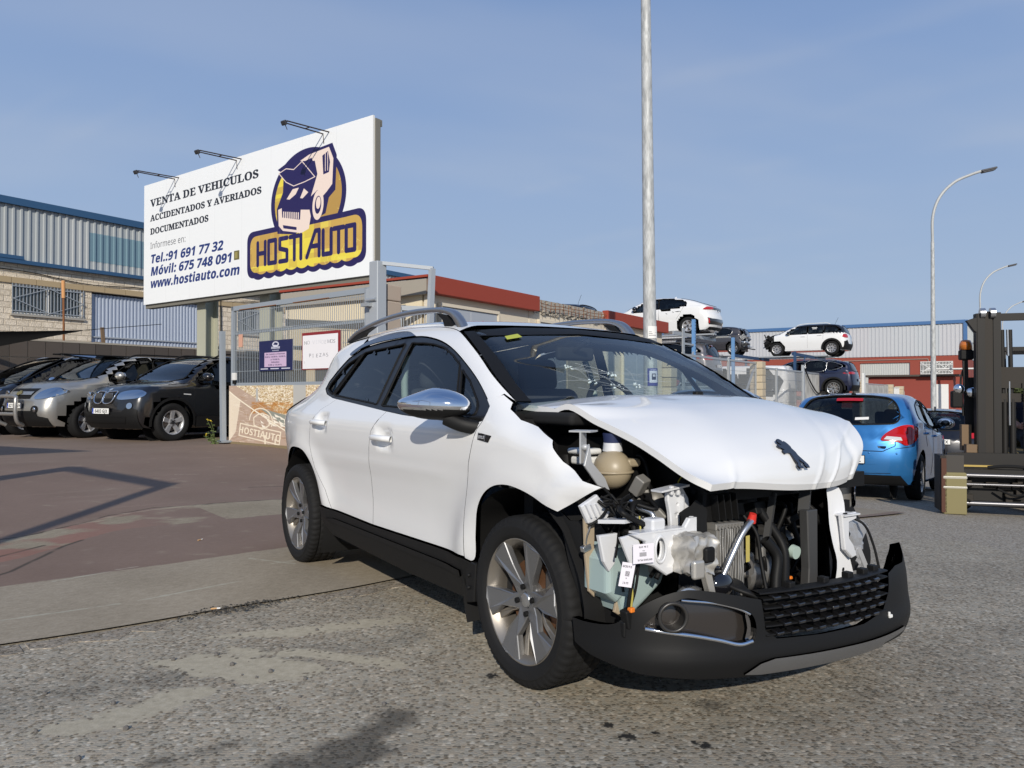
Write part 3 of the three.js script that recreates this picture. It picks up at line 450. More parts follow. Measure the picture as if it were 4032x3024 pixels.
    c.beginPath(); c.ellipse(X(6.72), Y(1.4), X(0.17), 74, 0.1, 0, 7); c.fillStyle = cr; c.fill(); c.beginPath(); c.ellipse(X(6.72), Y(1.4), X(0.1), 44, 0.1, 0, 7); c.fillStyle = nv; c.fill(); c.beginPath(); c.ellipse(X(6.73), Y(1.44), X(0.07), 30, 0.1, 0, 7); c.fillStyle = cr; c.fill();
    c.restore();
    // word on the band, block strokes
    c.strokeStyle = nv; c.lineCap = 'round'; c.lineJoin = 'round'; c.lineWidth = X(0.095);
    const a = 1.0, b = 0.53, m = 0.77, seg = (P) => { path(P, false); c.stroke(); };
    const wd = { H: [[[0, b], [0, a]], [[0.26, b], [0.26, a]], [[0, m], [0.26, m]]], O: [[[0, b], [0, a], [0.24, a], [0.24, b], [0, b]]], S: [[[0.24, a], [0, a], [0, m + 0.03], [0.24, m - 0.03], [0.24, b], [0, b]]], T: [[[-0.02, a], [0.26, a]], [[0.12, a], [0.12, b]]], I: [[[0, b], [0, a]]], A: [[[-0.08, b], [0.18, a + 0.03], [0.3, a + 0.03], [0.3, b]], [[0.03, b + 0.2], [0.3, b + 0.2]]], U: [[[0, a], [0, b], [0.24, b], [0.24, a]]] };
    for (const [ch, x] of [['H', 4.74], ['O', 5.12], ['S', 5.5], ['T', 5.86], ['I', 6.19], ['A', 6.46], ['U', 6.88], ['T', 7.22], ['O', 7.56]]) for (const P of wd[ch]) seg(P.map(([u, v]) => [x + u, v]));
    for (let i = 0; i < 26; i++) { c.fillStyle = `rgba(235,236,236,${0.1 + r() * 0.2})`; c.fillRect(X(4.4 + r() * 3.7), Y(1.4 - r() * 0.8), 1 + r() * 2, 20 + r() * 100); }
  });
  const face = new THREE.PlaneGeometry(L, H); face.translate(L / 2, yB + H / 2, 0.004);
  part('printed_face', face, std(C(0.98, 0.98, 0.98), 0.5, 0, { map: print }), t);
  part('panel', box(L, H, 0.04, L / 2, yB + H / 2, -0.02), M.whitePaint, t);
  part('rear_frame', [box(0.04, H - 0.04, 0.12, L + 0.01, yB + H / 2 - 0.03, -0.1), box(0.12, H, 0.2, 0.06, yB + H / 2, -0.15), box(L, 0.12, 0.18, L / 2, yB - 0.03, -0.14), box(L, 0.12, 0.18, L / 2, yB + H - 0.1, -0.14), box(L, 0.1, 0.1, L / 2, yB + H / 2, -0.14)], std(C(0.20, 0.19, 0.16), 0.8, 0.2), t);
  for (const x of [2.1, 4.58, 6.92]) { const p = part('post', [box(0.36, yB + 0.5, 0.02, x, yB / 2 + 0.1, -0.3), box(0.36, yB + 0.5, 0.02, x, yB / 2 + 0.1, -0.62), box(0.03, yB + 0.5, 0.32, x, yB / 2 + 0.1, -0.46)], std(C(0.42, 0.42, 0.33), 0.7, 0.1), t); p.castShadow = true; }
  for (const [x, y] of [[1.51, H - 0.06], [4.04, H - 0.07], [6.96, H - 0.07]]) {
    const lp = part('lamp_arm', [rod([x - 0.09, yB + y, 0], [x - 0.06, yB + y - 0.05, 0.98], 0.013), rod([x + 0.09, yB + y, 0], [x + 0.06, yB + y - 0.05, 0.98], 0.013), rod([x - 0.06, yB + y - 0.05, 0.96], [x + 0.06, yB + y - 0.05, 0.96], 0.012), rod([x - 0.07, yB + y - 0.02, 0.45], [x + 0.07, yB + y - 0.02, 0.45], 0.01), rod([x - 0.09, yB + y, 0], [x - 0.06, yB + y - 0.2, 0.01], 0.008)], std(C(0.05, 0.035, 0.028), 0.8, 0.3), t);
    part('floodlight', [rbox(0.13, 0.09, 0.06, 0.02, x, yB + y - 0.08, 1.0, 0.5), rod([x, yB + y - 0.1, 0.98], [x + 0.03, yB + y - 0.2, 0.95], 0.008)], std(C(0.05, 0.05, 0.055), 0.5, 0.4), lp);
  }
}
// ---------- sliding gate and its signs ----------
const GT = new THREE.Group(); // carries the gate's frame of reference
{
  // gate line: from (-4.94, 13.6) to (-2.01, 11.04)
  const ax = -4.94, ad = 13.6, bx = -2.01, bd = 11.04, L = Math.hypot(bx - ax, bd - ad), yaw = Math.atan2(bd - ad, bx - ax);
  const y0 = gh(ax, ad) + 0.05, pos = V(ax, y0, -ad);
  const blue = std(C(0.33, 0.37, 0.41), 0.6, 0.2), yMid = 0.98, yTop = 1.53 + EYE - y0;
  const t = thing('sliding_gate', 'grey steel mesh sliding gate with faded printed lower panel', 'gate', pos, yaw);
  const faded = canvasTex(1024, 400, (c, w, h) => {
    const r = rng(9); c.fillStyle = '#b79f8d'; c.fillRect(0, 0, w, h);
    for (let i = 0; i < 900; i++) { c.fillStyle = ['rgba(235,222,200,0.35)', 'rgba(130,88,66,0.25)', 'rgba(160,120,80,0.3)'][i % 3]; c.fillRect(r() * w, r() * h, 4 + r() * 50, 1 + r() * 6); }
    c.fillStyle = '#d9c8a6'; c.beginPath(); c.moveTo(60, 0); c.lineTo(w, 0); c.lineTo(w, 330); c.lineTo(500, 230); c.closePath(); c.fill();
    for (let i = 0; i < 4200; i++) { const x = 70 + r() * (w - 70), y = r() * 190; if (y < (x - 60) * 0.52) { c.fillStyle = ['rgba(246,238,222,0.8)', 'rgba(168,128,74,0.5)', 'rgba(120,86,50,0.4)'][Math.floor(r() * 3)]; c.fillRect(x, y, 3 + r() * 9, 2 + r() * 6); } }
    for (let i = 0; i < 260; i++) { c.fillStyle = `rgba(176,110,40,${0.15 + r() * 0.2})`; const x = 180 + r() * 330, y = 110 + r() * 80; c.fillRect(x, y, 10 + r() * 30, 4 + r() * 10); }
    c.fillStyle = '#b4b3ae'; c.fillRect(520, 0, 90, 220); c.fillRect(230, 20, 18, 90); c.fillStyle = '#8e9186'; c.beginPath(); c.moveTo(250, 150); c.lineTo(420, 190); c.lineTo(560, 210); c.lineTo(560, 330); c.lineTo(400, 240); c.closePath(); c.fill();
    c.fillStyle = '#efe7d6'; for (let i = 0; i < 26; i++) { c.beginPath(); const x = 260 + r() * 320, y = 190 + r() * 80; c.moveTo(x, y); c.lineTo(x + 30 + r() * 30, y + 24); c.lineTo(x + 10, y + 22); c.fill(); }
    c.strokeStyle = '#efe4cd'; c.lineWidth = 9; c.beginPath(); c.moveTo(0, 40); c.quadraticCurveTo(120, 130, 560, 350); c.stroke();
    c.fillStyle = 'rgba(240,228,206,0.75)'; c.beginPath(); c.moveTo(0, 40); c.lineTo(100, 110); c.lineTo(60, 330); c.lineTo(0, 400); c.fill();
    // pale emblem outline
    c.save(); c.translate(268, 262); c.rotate(0.14); c.strokeStyle = '#e9dcc4'; c.lineWidth = 8; c.beginPath(); c.ellipse(0, -20, 92, 84, 0, Math.PI * 0.95, Math.PI * 2.1); c.stroke(); c.beginPath(); c.moveTo(-60, -30); c.quadraticCurveTo(-10, -90, 60, -60); c.lineTo(70, 0); c.lineTo(20, 36); c.lineTo(-50, 20); c.closePath(); c.stroke();
    c.strokeRect(-165, 28, 330, 86); c.font = 'bold 66px sans-serif'; c.fillStyle = '#e9dcc4'; c.textAlign = 'center'; c.scale(0.94, 1); c.fillText('HOSTIAUTO', 0, 95); c.restore();
    for (let i = 0; i < 60; i++) { c.strokeStyle = 'rgba(245,238,225,0.6)'; c.lineWidth = 1 + r() * 2; c.beginPath(); const x = r() * w, y = r() * h; c.moveTo(x, y); c.lineTo(x + (r() - 0.5) * 120, y + (r() - 0.5) * 90); c.stroke(); }
    c.fillStyle = '#e9dcc4'; c.fillRect(300, 340, 12, 60); c.fillRect(380, 360, 10, 40);
  });
  const fp = new THREE.PlaneGeometry(L + 0.06, yMid); fp.translate(L / 2 - 0.03, yMid / 2, 0.035);
  part('printed_panel', fp, std(C(1, 1, 1), 0.8, 0, { map: faded }), t, 'faded brown and cream printed sheet with pale dealer emblem');
  part('lower_sheet', box(L + 0.06, yMid, 0.05, L / 2 - 0.03, yMid / 2, 0.005), blue, t);
  part('bottom_rail', [box(L + 0.1, 0.07, 0.07, L / 2, -0.035, 0.02)], std(C(0.26, 0.2, 0.11), 0.85, 0.2), t);
  part('frame', [box(0.07, yTop - yMid, 0.07, 0.035, (yTop + yMid) / 2, 0), box(0.07, yTop - yMid, 0.07, L - 0.1, (yTop + yMid) / 2, 0), box(L, 0.08, 0.07, L / 2, yTop - 0.04, 0), box(L, 0.05, 0.06, L / 2, yMid + 0.025, 0), box(L, 0.045, 0.04, L / 2, yMid + 0.92, -0.02)], blue, t);
  const wires = []; for (let x = 0.1; x < L - 0.12; x += 0.053) wires.push(box(0.0065, yTop - yMid - 0.1, 0.0065, x, (yTop + yMid) / 2, 0.018)); for (const y of [0.25, 0.62, 0.95, 1.28]) wires.push(box(L - 0.2, 0.007, 0.007, L / 2, yMid + y, 0.012));
  part('wire_mesh', wires, blue, t);
  part('rust_streaks', [box(L * 0.3, 0.012, 0.072, L * 0.22, yTop - 0.074, 0.003), box(L * 0.25, 0.01, 0.072, L * 0.62, yTop - 0.076, 0.003)], M.rust, t);
  part('lock_box', [rbox(0.09, 0.13, 0.06, 0.01, 0.16, yMid + 0.16, 0.06)], M.whitePaint, t); part('padlock', [rbox(0.07, 0.06, 0.04, 0.01, 0.16, yMid + 0.06, 0.06)], M.black, t);
  const slim = thing('gate_post', 'slim leaning grey steel post at the free end of the mesh gate', 'post', V(ax, y0, -ad), yaw); part('upright', bar([-0.14, 0, 0.1], [-0.19, 1.95, 0.1], 0.08, 0.08), blue, slim); part('base_plate', box(0.3, 0.03, 0.2, -0.1, 0, 0.1), blue, slim);
  const sg = (name, label, cat, g, y, x) => { const o = thing(name, label, cat, V(ax + (bx - ax) * x / L, y0, -(ad + (bd - ad) * x / L)), yaw); return o; };
  // dark blue notice
  const nb = sg('notice_board', 'dark blue notice with pink label and small emblem on the gate mesh', 'sign', 0, 0, 0.95);
  const nt = canvasTex(400, 360, (c, w, h) => { c.fillStyle = '#1e2450'; c.fillRect(0, 0, w, h); c.fillStyle = '#cfd0de'; c.beginPath(); c.ellipse(200, 48, 40, 34, 0, 0, 7); c.fill(); c.fillStyle = '#1e2450'; c.beginPath(); c.moveTo(172, 52); c.lineTo(190, 26); c.lineTo(226, 34); c.lineTo(222, 60); c.fill(); c.fillStyle = '#cfd0de'; c.fillRect(148, 76, 104, 24); c.fillStyle = '#1e2450'; c.font = 'bold 18px sans-serif'; c.textAlign = 'center'; c.fillText('HOSTIAUTO', 200, 95); c.fillStyle = '#cfd0de'; c.font = 'bold 18px sans-serif'; c.fillText('HORARIO', 200, 128); c.fillStyle = '#c9b0cc'; c.fillRect(66, 142, 262, 172); c.fillStyle = '#33284e'; c.font = 'bold 25px sans-serif'; ['De Lunes a Viernes', '9:00 a 14:00 h. 16:00 h.', 'a 19:00 h.', 'Sábados', '9:00 a 13:30 h.'].forEach((s, i) => c.fillText(s, 197, 172 + i * 32, 250)); c.fillStyle = '#cfd0de'; c.fillRect(20, 330, 90, 12); c.fillRect(140, 330, 100, 12); c.fillRect(270, 330, 100, 12); });
  const pl = (w, h, z) => { const g = new THREE.PlaneGeometry(w, h); g.translate(w / 2, h / 2, z); return g; };
  let g1 = pl(1.0, 0.5, 0.05); g1.translate(0, yMid + 0.24, 0); part('printed_face', g1, std(C(1, 1, 1), 0.5, 0, { map: nt }), nb); part('backing', box(1.0, 0.5, 0.012, 0.5, yMid + 0.49, 0.042), M.steelPaint, nb);
  // handwritten board
  const hb = sg('handwritten_board', 'white board with red rim and faint handwritten words on the gate', 'sign', 0, 0, 2.2);
  const ht = canvasTex(512, 440, (c, w, h) => { c.fillStyle = '#eceaec'; c.fillRect(0, 0, w, h); const r = rng(3); c.textAlign = 'left'; c.font = '64px sans-serif'; const word = (s, x, y, cols, sp) => [...s].forEach((ch, i) => { c.save(); c.translate(x + i * sp, y + (r() - 0.5) * 10); c.rotate((r() - 0.5) * 0.2); c.fillStyle = cols[i % cols.length]; c.fillText(ch, 0, 0); c.restore(); }); word('NO VENDEMOS', 22, 120, ['#8f9095', '#a8a9ad', '#c9cacd', '#d4d4d8', '#dcdce0', '#d8d8dc', '#d6d6da', '#c4c5c9', '#9b9ca2', '#98999e', '#8f9095'], 42); word('PIEZAS', 96, 290, ['#74757c', '#8a8b92', '#7c7d84'], 50); c.fillStyle = '#cfcfd3'; c.fillRect(24, 340, 10, 30); });
  let g2 = pl(0.92, 0.52, 0.052); g2.translate(0.03, yMid + 0.25, 0); part('written_face', g2, std(C(1, 1, 1), 0.5, 0, { map: ht }), hb); part('red_rim', [box(0.98, 0.58, 0.02, 0.49, yMid + 0.525, 0.036)], std(C(0.25, 0.02, 0.025), 0.6), hb);
  const on = sg('paper_notice', 'small faded orange paper hung on the gate mesh', 'sign', 0, 0, 0.28); part('sheet', box(0.13, 0.22, 0.006, 0.07, yMid + 0.78, 0.05), std(C(0.62, 0.34, 0.24), 0.8), on);
  // guide post with arm, block pillar and small gate
  const gp = thing('guide_post', 'tall grey steel gate guide post below the billboard corner', 'post', V(-1.93, gh(-1.93, 11.0), -10.97), yaw);
  const hP = (849.6 - 566) / 1660 * 11 + EYE - gh(-1.93, 11);
  part('column', [rbox(0.19, hP, 0.17, 0.015, 0.02, hP / 2, 0), rbox(0.1, hP - 0.35, 0.1, 0.01, -0.15, hP / 2 - 0.2, 0.0)], M.steelPaint, gp); part('bracket', [box(0.16, 0.05, 0.14, -0.08, hP - 0.62, 0.1), rod([-0.12, hP - 0.55, 0.1], [0.1, hP - 0.55, 0.1], 0.025)], M.galv, gp);
  part('arm', [bar([0.06, hP - 0.02, 0], [0.72, hP - 0.12, -0.42], 0.05, 0.05), bar([0.7, hP - 0.12, -0.42], [0.72, hP - 0.95, -0.36], 0.08, 0.06)], M.steelPaint, gp);
  const bpl = stThing('block_pillar', 'rough tan split block pillar beside the gate guide post', 'pillar', 8.4, 7.74, gh(...st(8.4, 7.74)));
  for (let i = 0; i < 11; i++) { const g = rbox(0.3, 0.235, 0.3, 0.02, 0, 0.12 + i * 0.24, 0, 0, 0, 0, 3), p = g.attributes.position; for (let k = 0; k < p.count; k++) { const q = fbm(p.getX(k) * 9, p.getY(k) * 9, p.getZ(k) * 9 + i, 3) * 0.05; p.setXYZ(k, p.getX(k) * (1 + q), p.getY(k), p.getZ(k) * (1 + q)); } g.computeVertexNormals(); part('block', blk(g), std(C(0.40 + hash2(i, 1) * 0.05, 0.35, 0.28), 0.95), bpl); }
  const pg = stThing('pedestrian_gate', 'small grey mesh gate between block pillar and kiosk', 'gate', 8.53, 7.66, gh(...st(8.53, 7.66))); pg.rotation.y = THS - 0.615;
  part('frame', [box(0.07, 2.35, 0.07, 0.03, 1.17, 0), box(0.1, 2.35, 0.1, 0.52, 1.17, 0), box(0.52, 0.07, 0.07, 0.28, 2.33, 0), box(0.46, 0.06, 0.06, 0.28, 1.1, 0)], M.steelPaint, pg); const w2 = []; for (let x = 0.1; x < 0.47; x += 0.053) w2.push(box(0.007, 2.2, 0.007, x, 1.2, 0)); w2.push(box(0.46, 0.007, 0.007, 0.28, 1.9, 0), box(0.46, 0.007, 0.007, 0.28, 1.5, 0)); part('wire_mesh', w2, M.steelPaint, pg);
  // weeds at the post
  const wd = thing('weed', 'small yellow flowered weed at the foot of the gate post', 'plant', V(ax - 0.25, y0 - 0.05, -ad + 0.15)), r = rng(6), lf = [], sm = [], fl = [];
  for (let i = 0; i < 9; i++) { const a = r() * 6.3, l = 0.15 + r() * 0.25, x = Math.cos(a) * l * 0.5, z = Math.sin(a) * l * 0.4, h = 0.1 + r() * (i < 3 ? 0.45 : 0.14); sm.push(tube([[0, 0, 0], [x * 0.4, h * 0.6, z * 0.4], [x, h, z]], 0.004, 8, 4)); for (let k = 0; k < 7; k++) { const q = new THREE.PlaneGeometry(0.05, 0.016); q.rotateX(-0.6 + r()); q.rotateY(r() * 6.3); q.translate(x * (k / 7) + (r() - 0.5) * 0.06, h * k / 7, z * (k / 7) + (r() - 0.5) * 0.06); lf.push(q); } if (i < 3) for (let k = 0; k < 3; k++) fl.push(sph(0.016, x + (r() - 0.5) * 0.05, h + r() * 0.03, z + (r() - 0.5) * 0.05, 1, 0.5, 1, 8, 5)); }
  part('stem', sm, std(C(0.08, 0.11, 0.03), 0.8), wd); part('leaves', lf, std(C(0.10, 0.14, 0.04), 0.8), wd); part('flowers', fl, std(C(0.55, 0.42, 0.03), 0.8), wd);
}
// ---------- car kit: an implicit body shape, draped panels and a clipped shell ----------
function curve(P) { // monotone cubic through [x, y] points sorted by x
  const n = P.length, x = P.map((p) => p[0]), y = P.map((p) => p[1]), h = [], s = [], m = new Array(n).fill(0);
  for (let i = 0; i < n - 1; i++) { h.push(x[i + 1] - x[i]); s.push((y[i + 1] - y[i]) / h[i]); }
  m[0] = s[0]; m[n - 1] = s[n - 2]; for (let i = 1; i < n - 1; i++) m[i] = s[i - 1] * s[i] <= 0 ? 0 : 2 * s[i - 1] * s[i] / (s[i - 1] + s[i]);
  return (v) => { if (v <= x[0]) return y[0]; if (v >= x[n - 1]) return y[n - 1]; let i = 0; while (v > x[i + 1]) i++; const t = (v - x[i]) / h[i], a = t * t, b = a * t; return (2 * b - 3 * a + 1) * y[i] + (b - 2 * a + t) * h[i] * m[i] + (3 * a - 2 * b) * y[i + 1] + (b - a) * h[i] * m[i + 1]; };
}
const smax = (a, b, k) => { const h = Math.max(k - Math.abs(a - b), 0) / k; return Math.max(a, b) + h * h * k * 0.25; };
function bodyShape(o) {
  // o: wb, fo, ro, w, gc, top [[x,y]], belt [[x,y]], tum (inward lean per metre), nose [[y,back]], tail [[y,back]], noseR, tailR (plan recession at full width), round
  const top = curve([...o.top].sort((a, b) => a[0] - b[0])), belt = curve([...o.belt].sort((a, b) => a[0] - b[0])), nose = curve(o.nose), tail = curve(o.tail);
  const sec = curve(o.sec || [[0.15, -0.06], [0.3, -0.035], [0.5, -0.012], [0.7, 0], [0.85, -0.004], [1.0, -0.02]]), plan = curve(o.plan || [[-o.wb - o.ro, 0.9], [-o.wb - 0.1, 0.985], [-o.wb * 0.6, 1], [-0.4, 1], [0.1, 0.985], [o.fo, 0.88]]);
  const W = o.W || ((x, y) => { const b = belt(x), q = Math.max(0, y - b); return o.w * plan(x) + sec(Math.min(y, b)) - (q > 0 ? o.tum * q + 0.03 * (1 - Math.exp(-q * 30)) : 0); });
  const fx = (y, z) => o.fo - nose(y) - o.noseR * Math.pow(Math.min(1.1, Math.abs(z) / o.w), 2.4), rx = (y, z) => -o.wb - o.ro + tail(y) + o.tailR * Math.pow(Math.min(1.1, Math.abs(z) / o.w), 2.6);
  const cr = o.crown ?? 0.05, R = o.round ?? 0.12;
  const F = (x, y, z) => { const a = smax(Math.abs(z) - W(x, y), y - top(x) + cr * (z / o.w) * (z / o.w), R), b = Math.max(x - fx(y, z), rx(y, z) - x); return Math.max(smax(a, b, R), o.gc - y); };
  const grad = (p) => { const e = 0.004, n = V(F(p.x + e, p.y, p.z) - F(p.x - e, p.y, p.z), F(p.x, p.y + e, p.z) - F(p.x, p.y - e, p.z), F(p.x, p.y, p.z + e) - F(p.x, p.y, p.z - e)); return n.lengthSq() < 1e-12 ? V(0, 1, 0) : n.normalize(); };
  const shoot = (ox, oy, oz, dx, dy, dz, far) => { // from outside inwards
    let t = 0; const st = 0.04; while (t < far && F(ox + dx * t, oy + dy * t, oz + dz * t) > 0) t += st; if (t >= far) return null;
    let a = Math.max(0, t - st), b = t; for (let i = 0; i < 16; i++) { const m = (a + b) / 2; if (F(ox + dx * m, oy + dy * m, oz + dz * m) > 0) a = m; else b = m; } return V(ox + dx * b, oy + dy * b, oz + dz * b);
  };
  const map = { right: (x, y) => shoot(x, y, 1.3, 0, 0, -1, 1.3) || V(x, y, 0.05), left: (x, y) => shoot(x, y, -1.3, 0, 0, 1, 1.3) || V(x, y, -0.05), front: (z, y) => shoot(o.fo + 0.3, y, z, -1, 0, 0, 4.5) || V(0, y, z), rear: (z, y) => shoot(-o.wb - o.ro - 0.3, y, z, 1, 0, 0, 4.5) || V(-o.wb, y, z), top: (x, z) => shoot(x, 2.2, z, 0, -1, 0, 2) || V(x, 0.5, z) };
  return { ...o, F, grad, shoot, map, W, topY: top };
}
// clip a 2D polygon to an axis-aligned cell
function clipCell(P, x0, x1, y0, y1) {
  const cut = (Q, inside, cross) => { const out = []; for (let i = 0; i < Q.length; i++) { const a = Q[i], b = Q[(i + 1) % Q.length], ia = inside(a), ib = inside(b); if (ia) out.push(a); if (ia !== ib) out.push(cross(a, b)); } return out; };
  const lx = (v) => (a, b) => { const t = (v - a[0]) / (b[0] - a[0]); return [v, a[1] + t * (b[1] - a[1])]; }, ly = (v) => (a, b) => { const t = (v - a[1]) / (b[1] - a[1]); return [a[0] + t * (b[0] - a[0]), v]; };
  let Q = cut(P, (p) => p[0] >= x0, lx(x0)); if (Q.length < 3) return Q; Q = cut(Q, (p) => p[0] <= x1, lx(x1)); if (Q.length < 3) return Q; Q = cut(Q, (p) => p[1] >= y0, ly(y0)); if (Q.length < 3) return Q; return cut(Q, (p) => p[1] <= y1, ly(y1));
}
const area2 = (P) => { let s = 0; for (let i = 0; i < P.length; i++) { const a = P[i], b = P[(i + 1) % P.length]; s += a[0] * b[1] - b[0] * a[1]; } return s / 2; };
const tri2 = (P) => THREE.ShapeUtils.triangulateShape(P.map(([a, b]) => new THREE.Vector2(a, b)), []);
function dense(P, step, closed = true) { const out = []; for (let i = 0; i < P.length - (closed ? 0 : 1); i++) { const a = P[i], b = P[(i + 1) % P.length], n = Math.max(1, Math.ceil(Math.hypot(b[0] - a[0], b[1] - a[1]) / step)); for (let k = 0; k < n; k++) out.push([mix(a[0], b[0], k / n), mix(a[1], b[1], k / n)]); } if (!closed) out.push(P[P.length - 1]); return out; }
function spline2(P, n = 6, closed = true) { const c = new THREE.CatmullRomCurve3(P.map(([a, b]) => V(a, b, 0)), closed, 'centripetal'); return c.getPoints(P.length * n).slice(0, closed ? -1 : undefined).map((v) => [v.x, v.y]); }
// panel: 2D outline carried onto a surface by map(u, v) -> Vector3 (normal(p) -> Vector3), with turned-in edges
function panel(outline, map, normal, { cell = 0.05, off = 0, thick = 0.012, hem = true } = {}) {
  const P = area2(outline) < 0 ? [...outline].reverse() : outline; let x0 = 1e9, x1 = -1e9, y0 = 1e9, y1 = -1e9; for (const [a, b] of P) { x0 = Math.min(x0, a); x1 = Math.max(x1, a); y0 = Math.min(y0, b); y1 = Math.max(y1, b); }
  const nx = Math.max(1, Math.ceil((x1 - x0) / cell)), ny = Math.max(1, Math.ceil((y1 - y0) / cell)), dx = (x1 - x0) / nx, dy = (y1 - y0) / ny;
  const pos = [], nor = [], uv = [], cache = new Map();
  const vert = (u, v) => { const k = Math.round(u * 1e5) + ',' + Math.round(v * 1e5); let q = cache.get(k); if (!q) { const p = map(u, v), n = normal(p, u, v); q = [p.clone().addScaledVector(n, off), n, p]; cache.set(k, q); } return q; };
  const push = (q, u, v) => { pos.push(q[0].x, q[0].y, q[0].z); nor.push(q[1].x, q[1].y, q[1].z); uv.push((u - x0) / (x1 - x0), (v - y0) / (y1 - y0)); };
  for (let j = 0; j < ny; j++) for (let i = 0; i < nx; i++) {
    const Q = clipCell(P, x0 + i * dx, x0 + (i + 1) * dx, y0 + j * dy, y0 + (j + 1) * dy); if (Q.length < 3 || Math.abs(area2(Q)) < 1e-9) continue;
    for (const f of tri2(Q)) { const t = f.map((k) => vert(...Q[k])), fn = t[1][0].clone().sub(t[0][0]).cross(t[2][0].clone().sub(t[0][0])), ok = fn.dot(t[0][1]) >= 0; for (const k of ok ? [0, 1, 2] : [0, 2, 1]) push(t[k], ...Q[f[k]]); }
  }
  if (hem) { const D = dense(P, cell); for (let i = 0; i < D.length; i++) { const a = vert(...D[i]), b = vert(...D[(i + 1) % D.length]), A = a[0].clone().addScaledVector(a[1], -thick), B = b[0].clone().addScaledVector(b[1], -thick), n = b[0].clone().sub(a[0]).cross(a[1]).normalize(); for (const v of [a[0], b[0], B, a[0], B, A]) { pos.push(v.x, v.y, v.z); nor.push(n.x, n.y, n.z); uv.push(0, 0); } } }
  const g = new THREE.BufferGeometry(); g.setAttribute('position', new THREE.Float32BufferAttribute(pos, 3)); g.setAttribute('normal', new THREE.Float32BufferAttribute(nor, 3)); g.setAttribute('uv', new THREE.Float32BufferAttribute(uv, 2)); return g;
}
const drape = (B, view, outline, opt) => panel(outline, B.map[view], (p) => B.grad(p), opt);
function seam(B, view, line, r = 0.004, off = -0.001) { const pts = dense(line, 0.05, false).map(([a, b]) => { const p = B.map[view](a, b); return p.addScaledVector(B.grad(p), off).toArray(); }); return tube(pts, r, pts.length * 2, 4); }
// triangle minus polygon in a projection
function clipTri(T, Q) { // T: polygon (convex, 2D list) ; returns list of triangles in barycentric-free 2D coordinates outside Q
  const cut = (P, a, b) => { const out = [], side = (p) => (b[0] - a[0]) * (p[1] - a[1]) - (b[1] - a[1]) * (p[0] - a[0]); for (let i = 0; i < P.length; i++) { const p = P[i], q = P[(i + 1) % P.length], sp = side(p), sq = side(q); if (sp >= 0) out.push(p); if ((sp >= 0) !== (sq >= 0)) { const t = sp / (sp - sq); out.push([p[0] + t * (q[0] - p[0]), p[1] + t * (q[1] - p[1])]); } } return out; };
  const C0 = area2(T) < 0 ? [...T].reverse() : T, H = area2(Q) > 0 ? [...Q].reverse() : Q, big = 50;
  let slit = 0, best = -1e9; H.forEach((p, i) => { if (p[0] > best) { best = p[0]; slit = i; } });
  const hole = [...H.slice(slit), ...H.slice(0, slit + 1)], e = H[slit];
  let P = [[-big, -big], [big, -big], [big, e[1]], ...hole, [big, e[1] + 1e-7], [big, big], [-big, big]];
  for (let i = 0; i < 3; i++) { P = cut(P, C0[i], C0[(i + 1) % 3]); if (P.length < 3) return []; }
  const R = P.filter((p, i) => { const q = P[(i + 1) % P.length]; return Math.hypot(p[0] - q[0], p[1] - q[1]) > 1e-7; }); if (R.length < 3) return [];
  return tri2(R).map((f) => f.map((k) => R[k])).filter((f) => Math.abs(area2(f)) > 1e-9);
}
const PJ = { side: (p) => [p.x, p.y], end: (p) => [p.z, p.y], top: (p) => [p.x, p.z] };
function cutMesh(tris, Q, proj, test) { // tris: array of [p0,p1,p2,n0,n1,n2]
  const pj = PJ[proj]; let x0 = 1e9, x1 = -1e9, y0 = 1e9, y1 = -1e9; for (const [a, b] of Q) { x0 = Math.min(x0, a); x1 = Math.max(x1, a); y0 = Math.min(y0, b); y1 = Math.max(y1, b); }
  const out = [];
  for (const t of tris) {
    const A = pj(t[0]), B = pj(t[1]), C2 = pj(t[2]);
    if (Math.max(A[0], B[0], C2[0]) < x0 || Math.min(A[0], B[0], C2[0]) > x1 || Math.max(A[1], B[1], C2[1]) < y0 || Math.min(A[1], B[1], C2[1]) > y1 || !test(t)) { out.push(t); continue; }
    const ar = (B[0] - A[0]) * (C2[1] - A[1]) - (C2[0] - A[0]) * (B[1] - A[1]); if (Math.abs(ar) < 1e-10) { if (!inPoly((A[0] + B[0] + C2[0]) / 3, (A[1] + B[1] + C2[1]) / 3, Q)) out.push(t); continue; }
    const E3 = [A, B, C2], sgn = (p, q, r) => (q[0] - p[0]) * (r[1] - p[1]) - (q[1] - p[1]) * (r[0] - p[0]); let hit = Q.some((v) => inPoly(v[0], v[1], E3));
    for (let i = 0; i < Q.length && !hit; i++) { const a = Q[i], b = Q[(i + 1) % Q.length]; for (let k = 0; k < 3; k++) { const c = E3[k], d = E3[(k + 1) % 3]; if (sgn(a, b, c) * sgn(a, b, d) < 0 && sgn(c, d, a) * sgn(c, d, b) < 0) { hit = true; break; } } }
    if (!hit) { if (!inPoly((A[0] + B[0] + C2[0]) / 3, (A[1] + B[1] + C2[1]) / 3, Q)) out.push(t); continue; }
    for (const f of clipTri([A, B, C2], Q)) { const v = [], n = []; for (const p of f) { const w1 = ((p[0] - A[0]) * (C2[1] - A[1]) - (C2[0] - A[0]) * (p[1] - A[1])) / ar, w2 = ((B[0] - A[0]) * (p[1] - A[1]) - (p[0] - A[0]) * (B[1] - A[1])) / ar, w0 = 1 - w1 - w2; v.push(t[0].clone().multiplyScalar(w0).addScaledVector(t[1], w1).addScaledVector(t[2], w2)); n.push(t[3].clone().multiplyScalar(w0).addScaledVector(t[4], w1).addScaledVector(t[5], w2).normalize()); } out.push([...v, ...n]); }
  }
  return out;
}
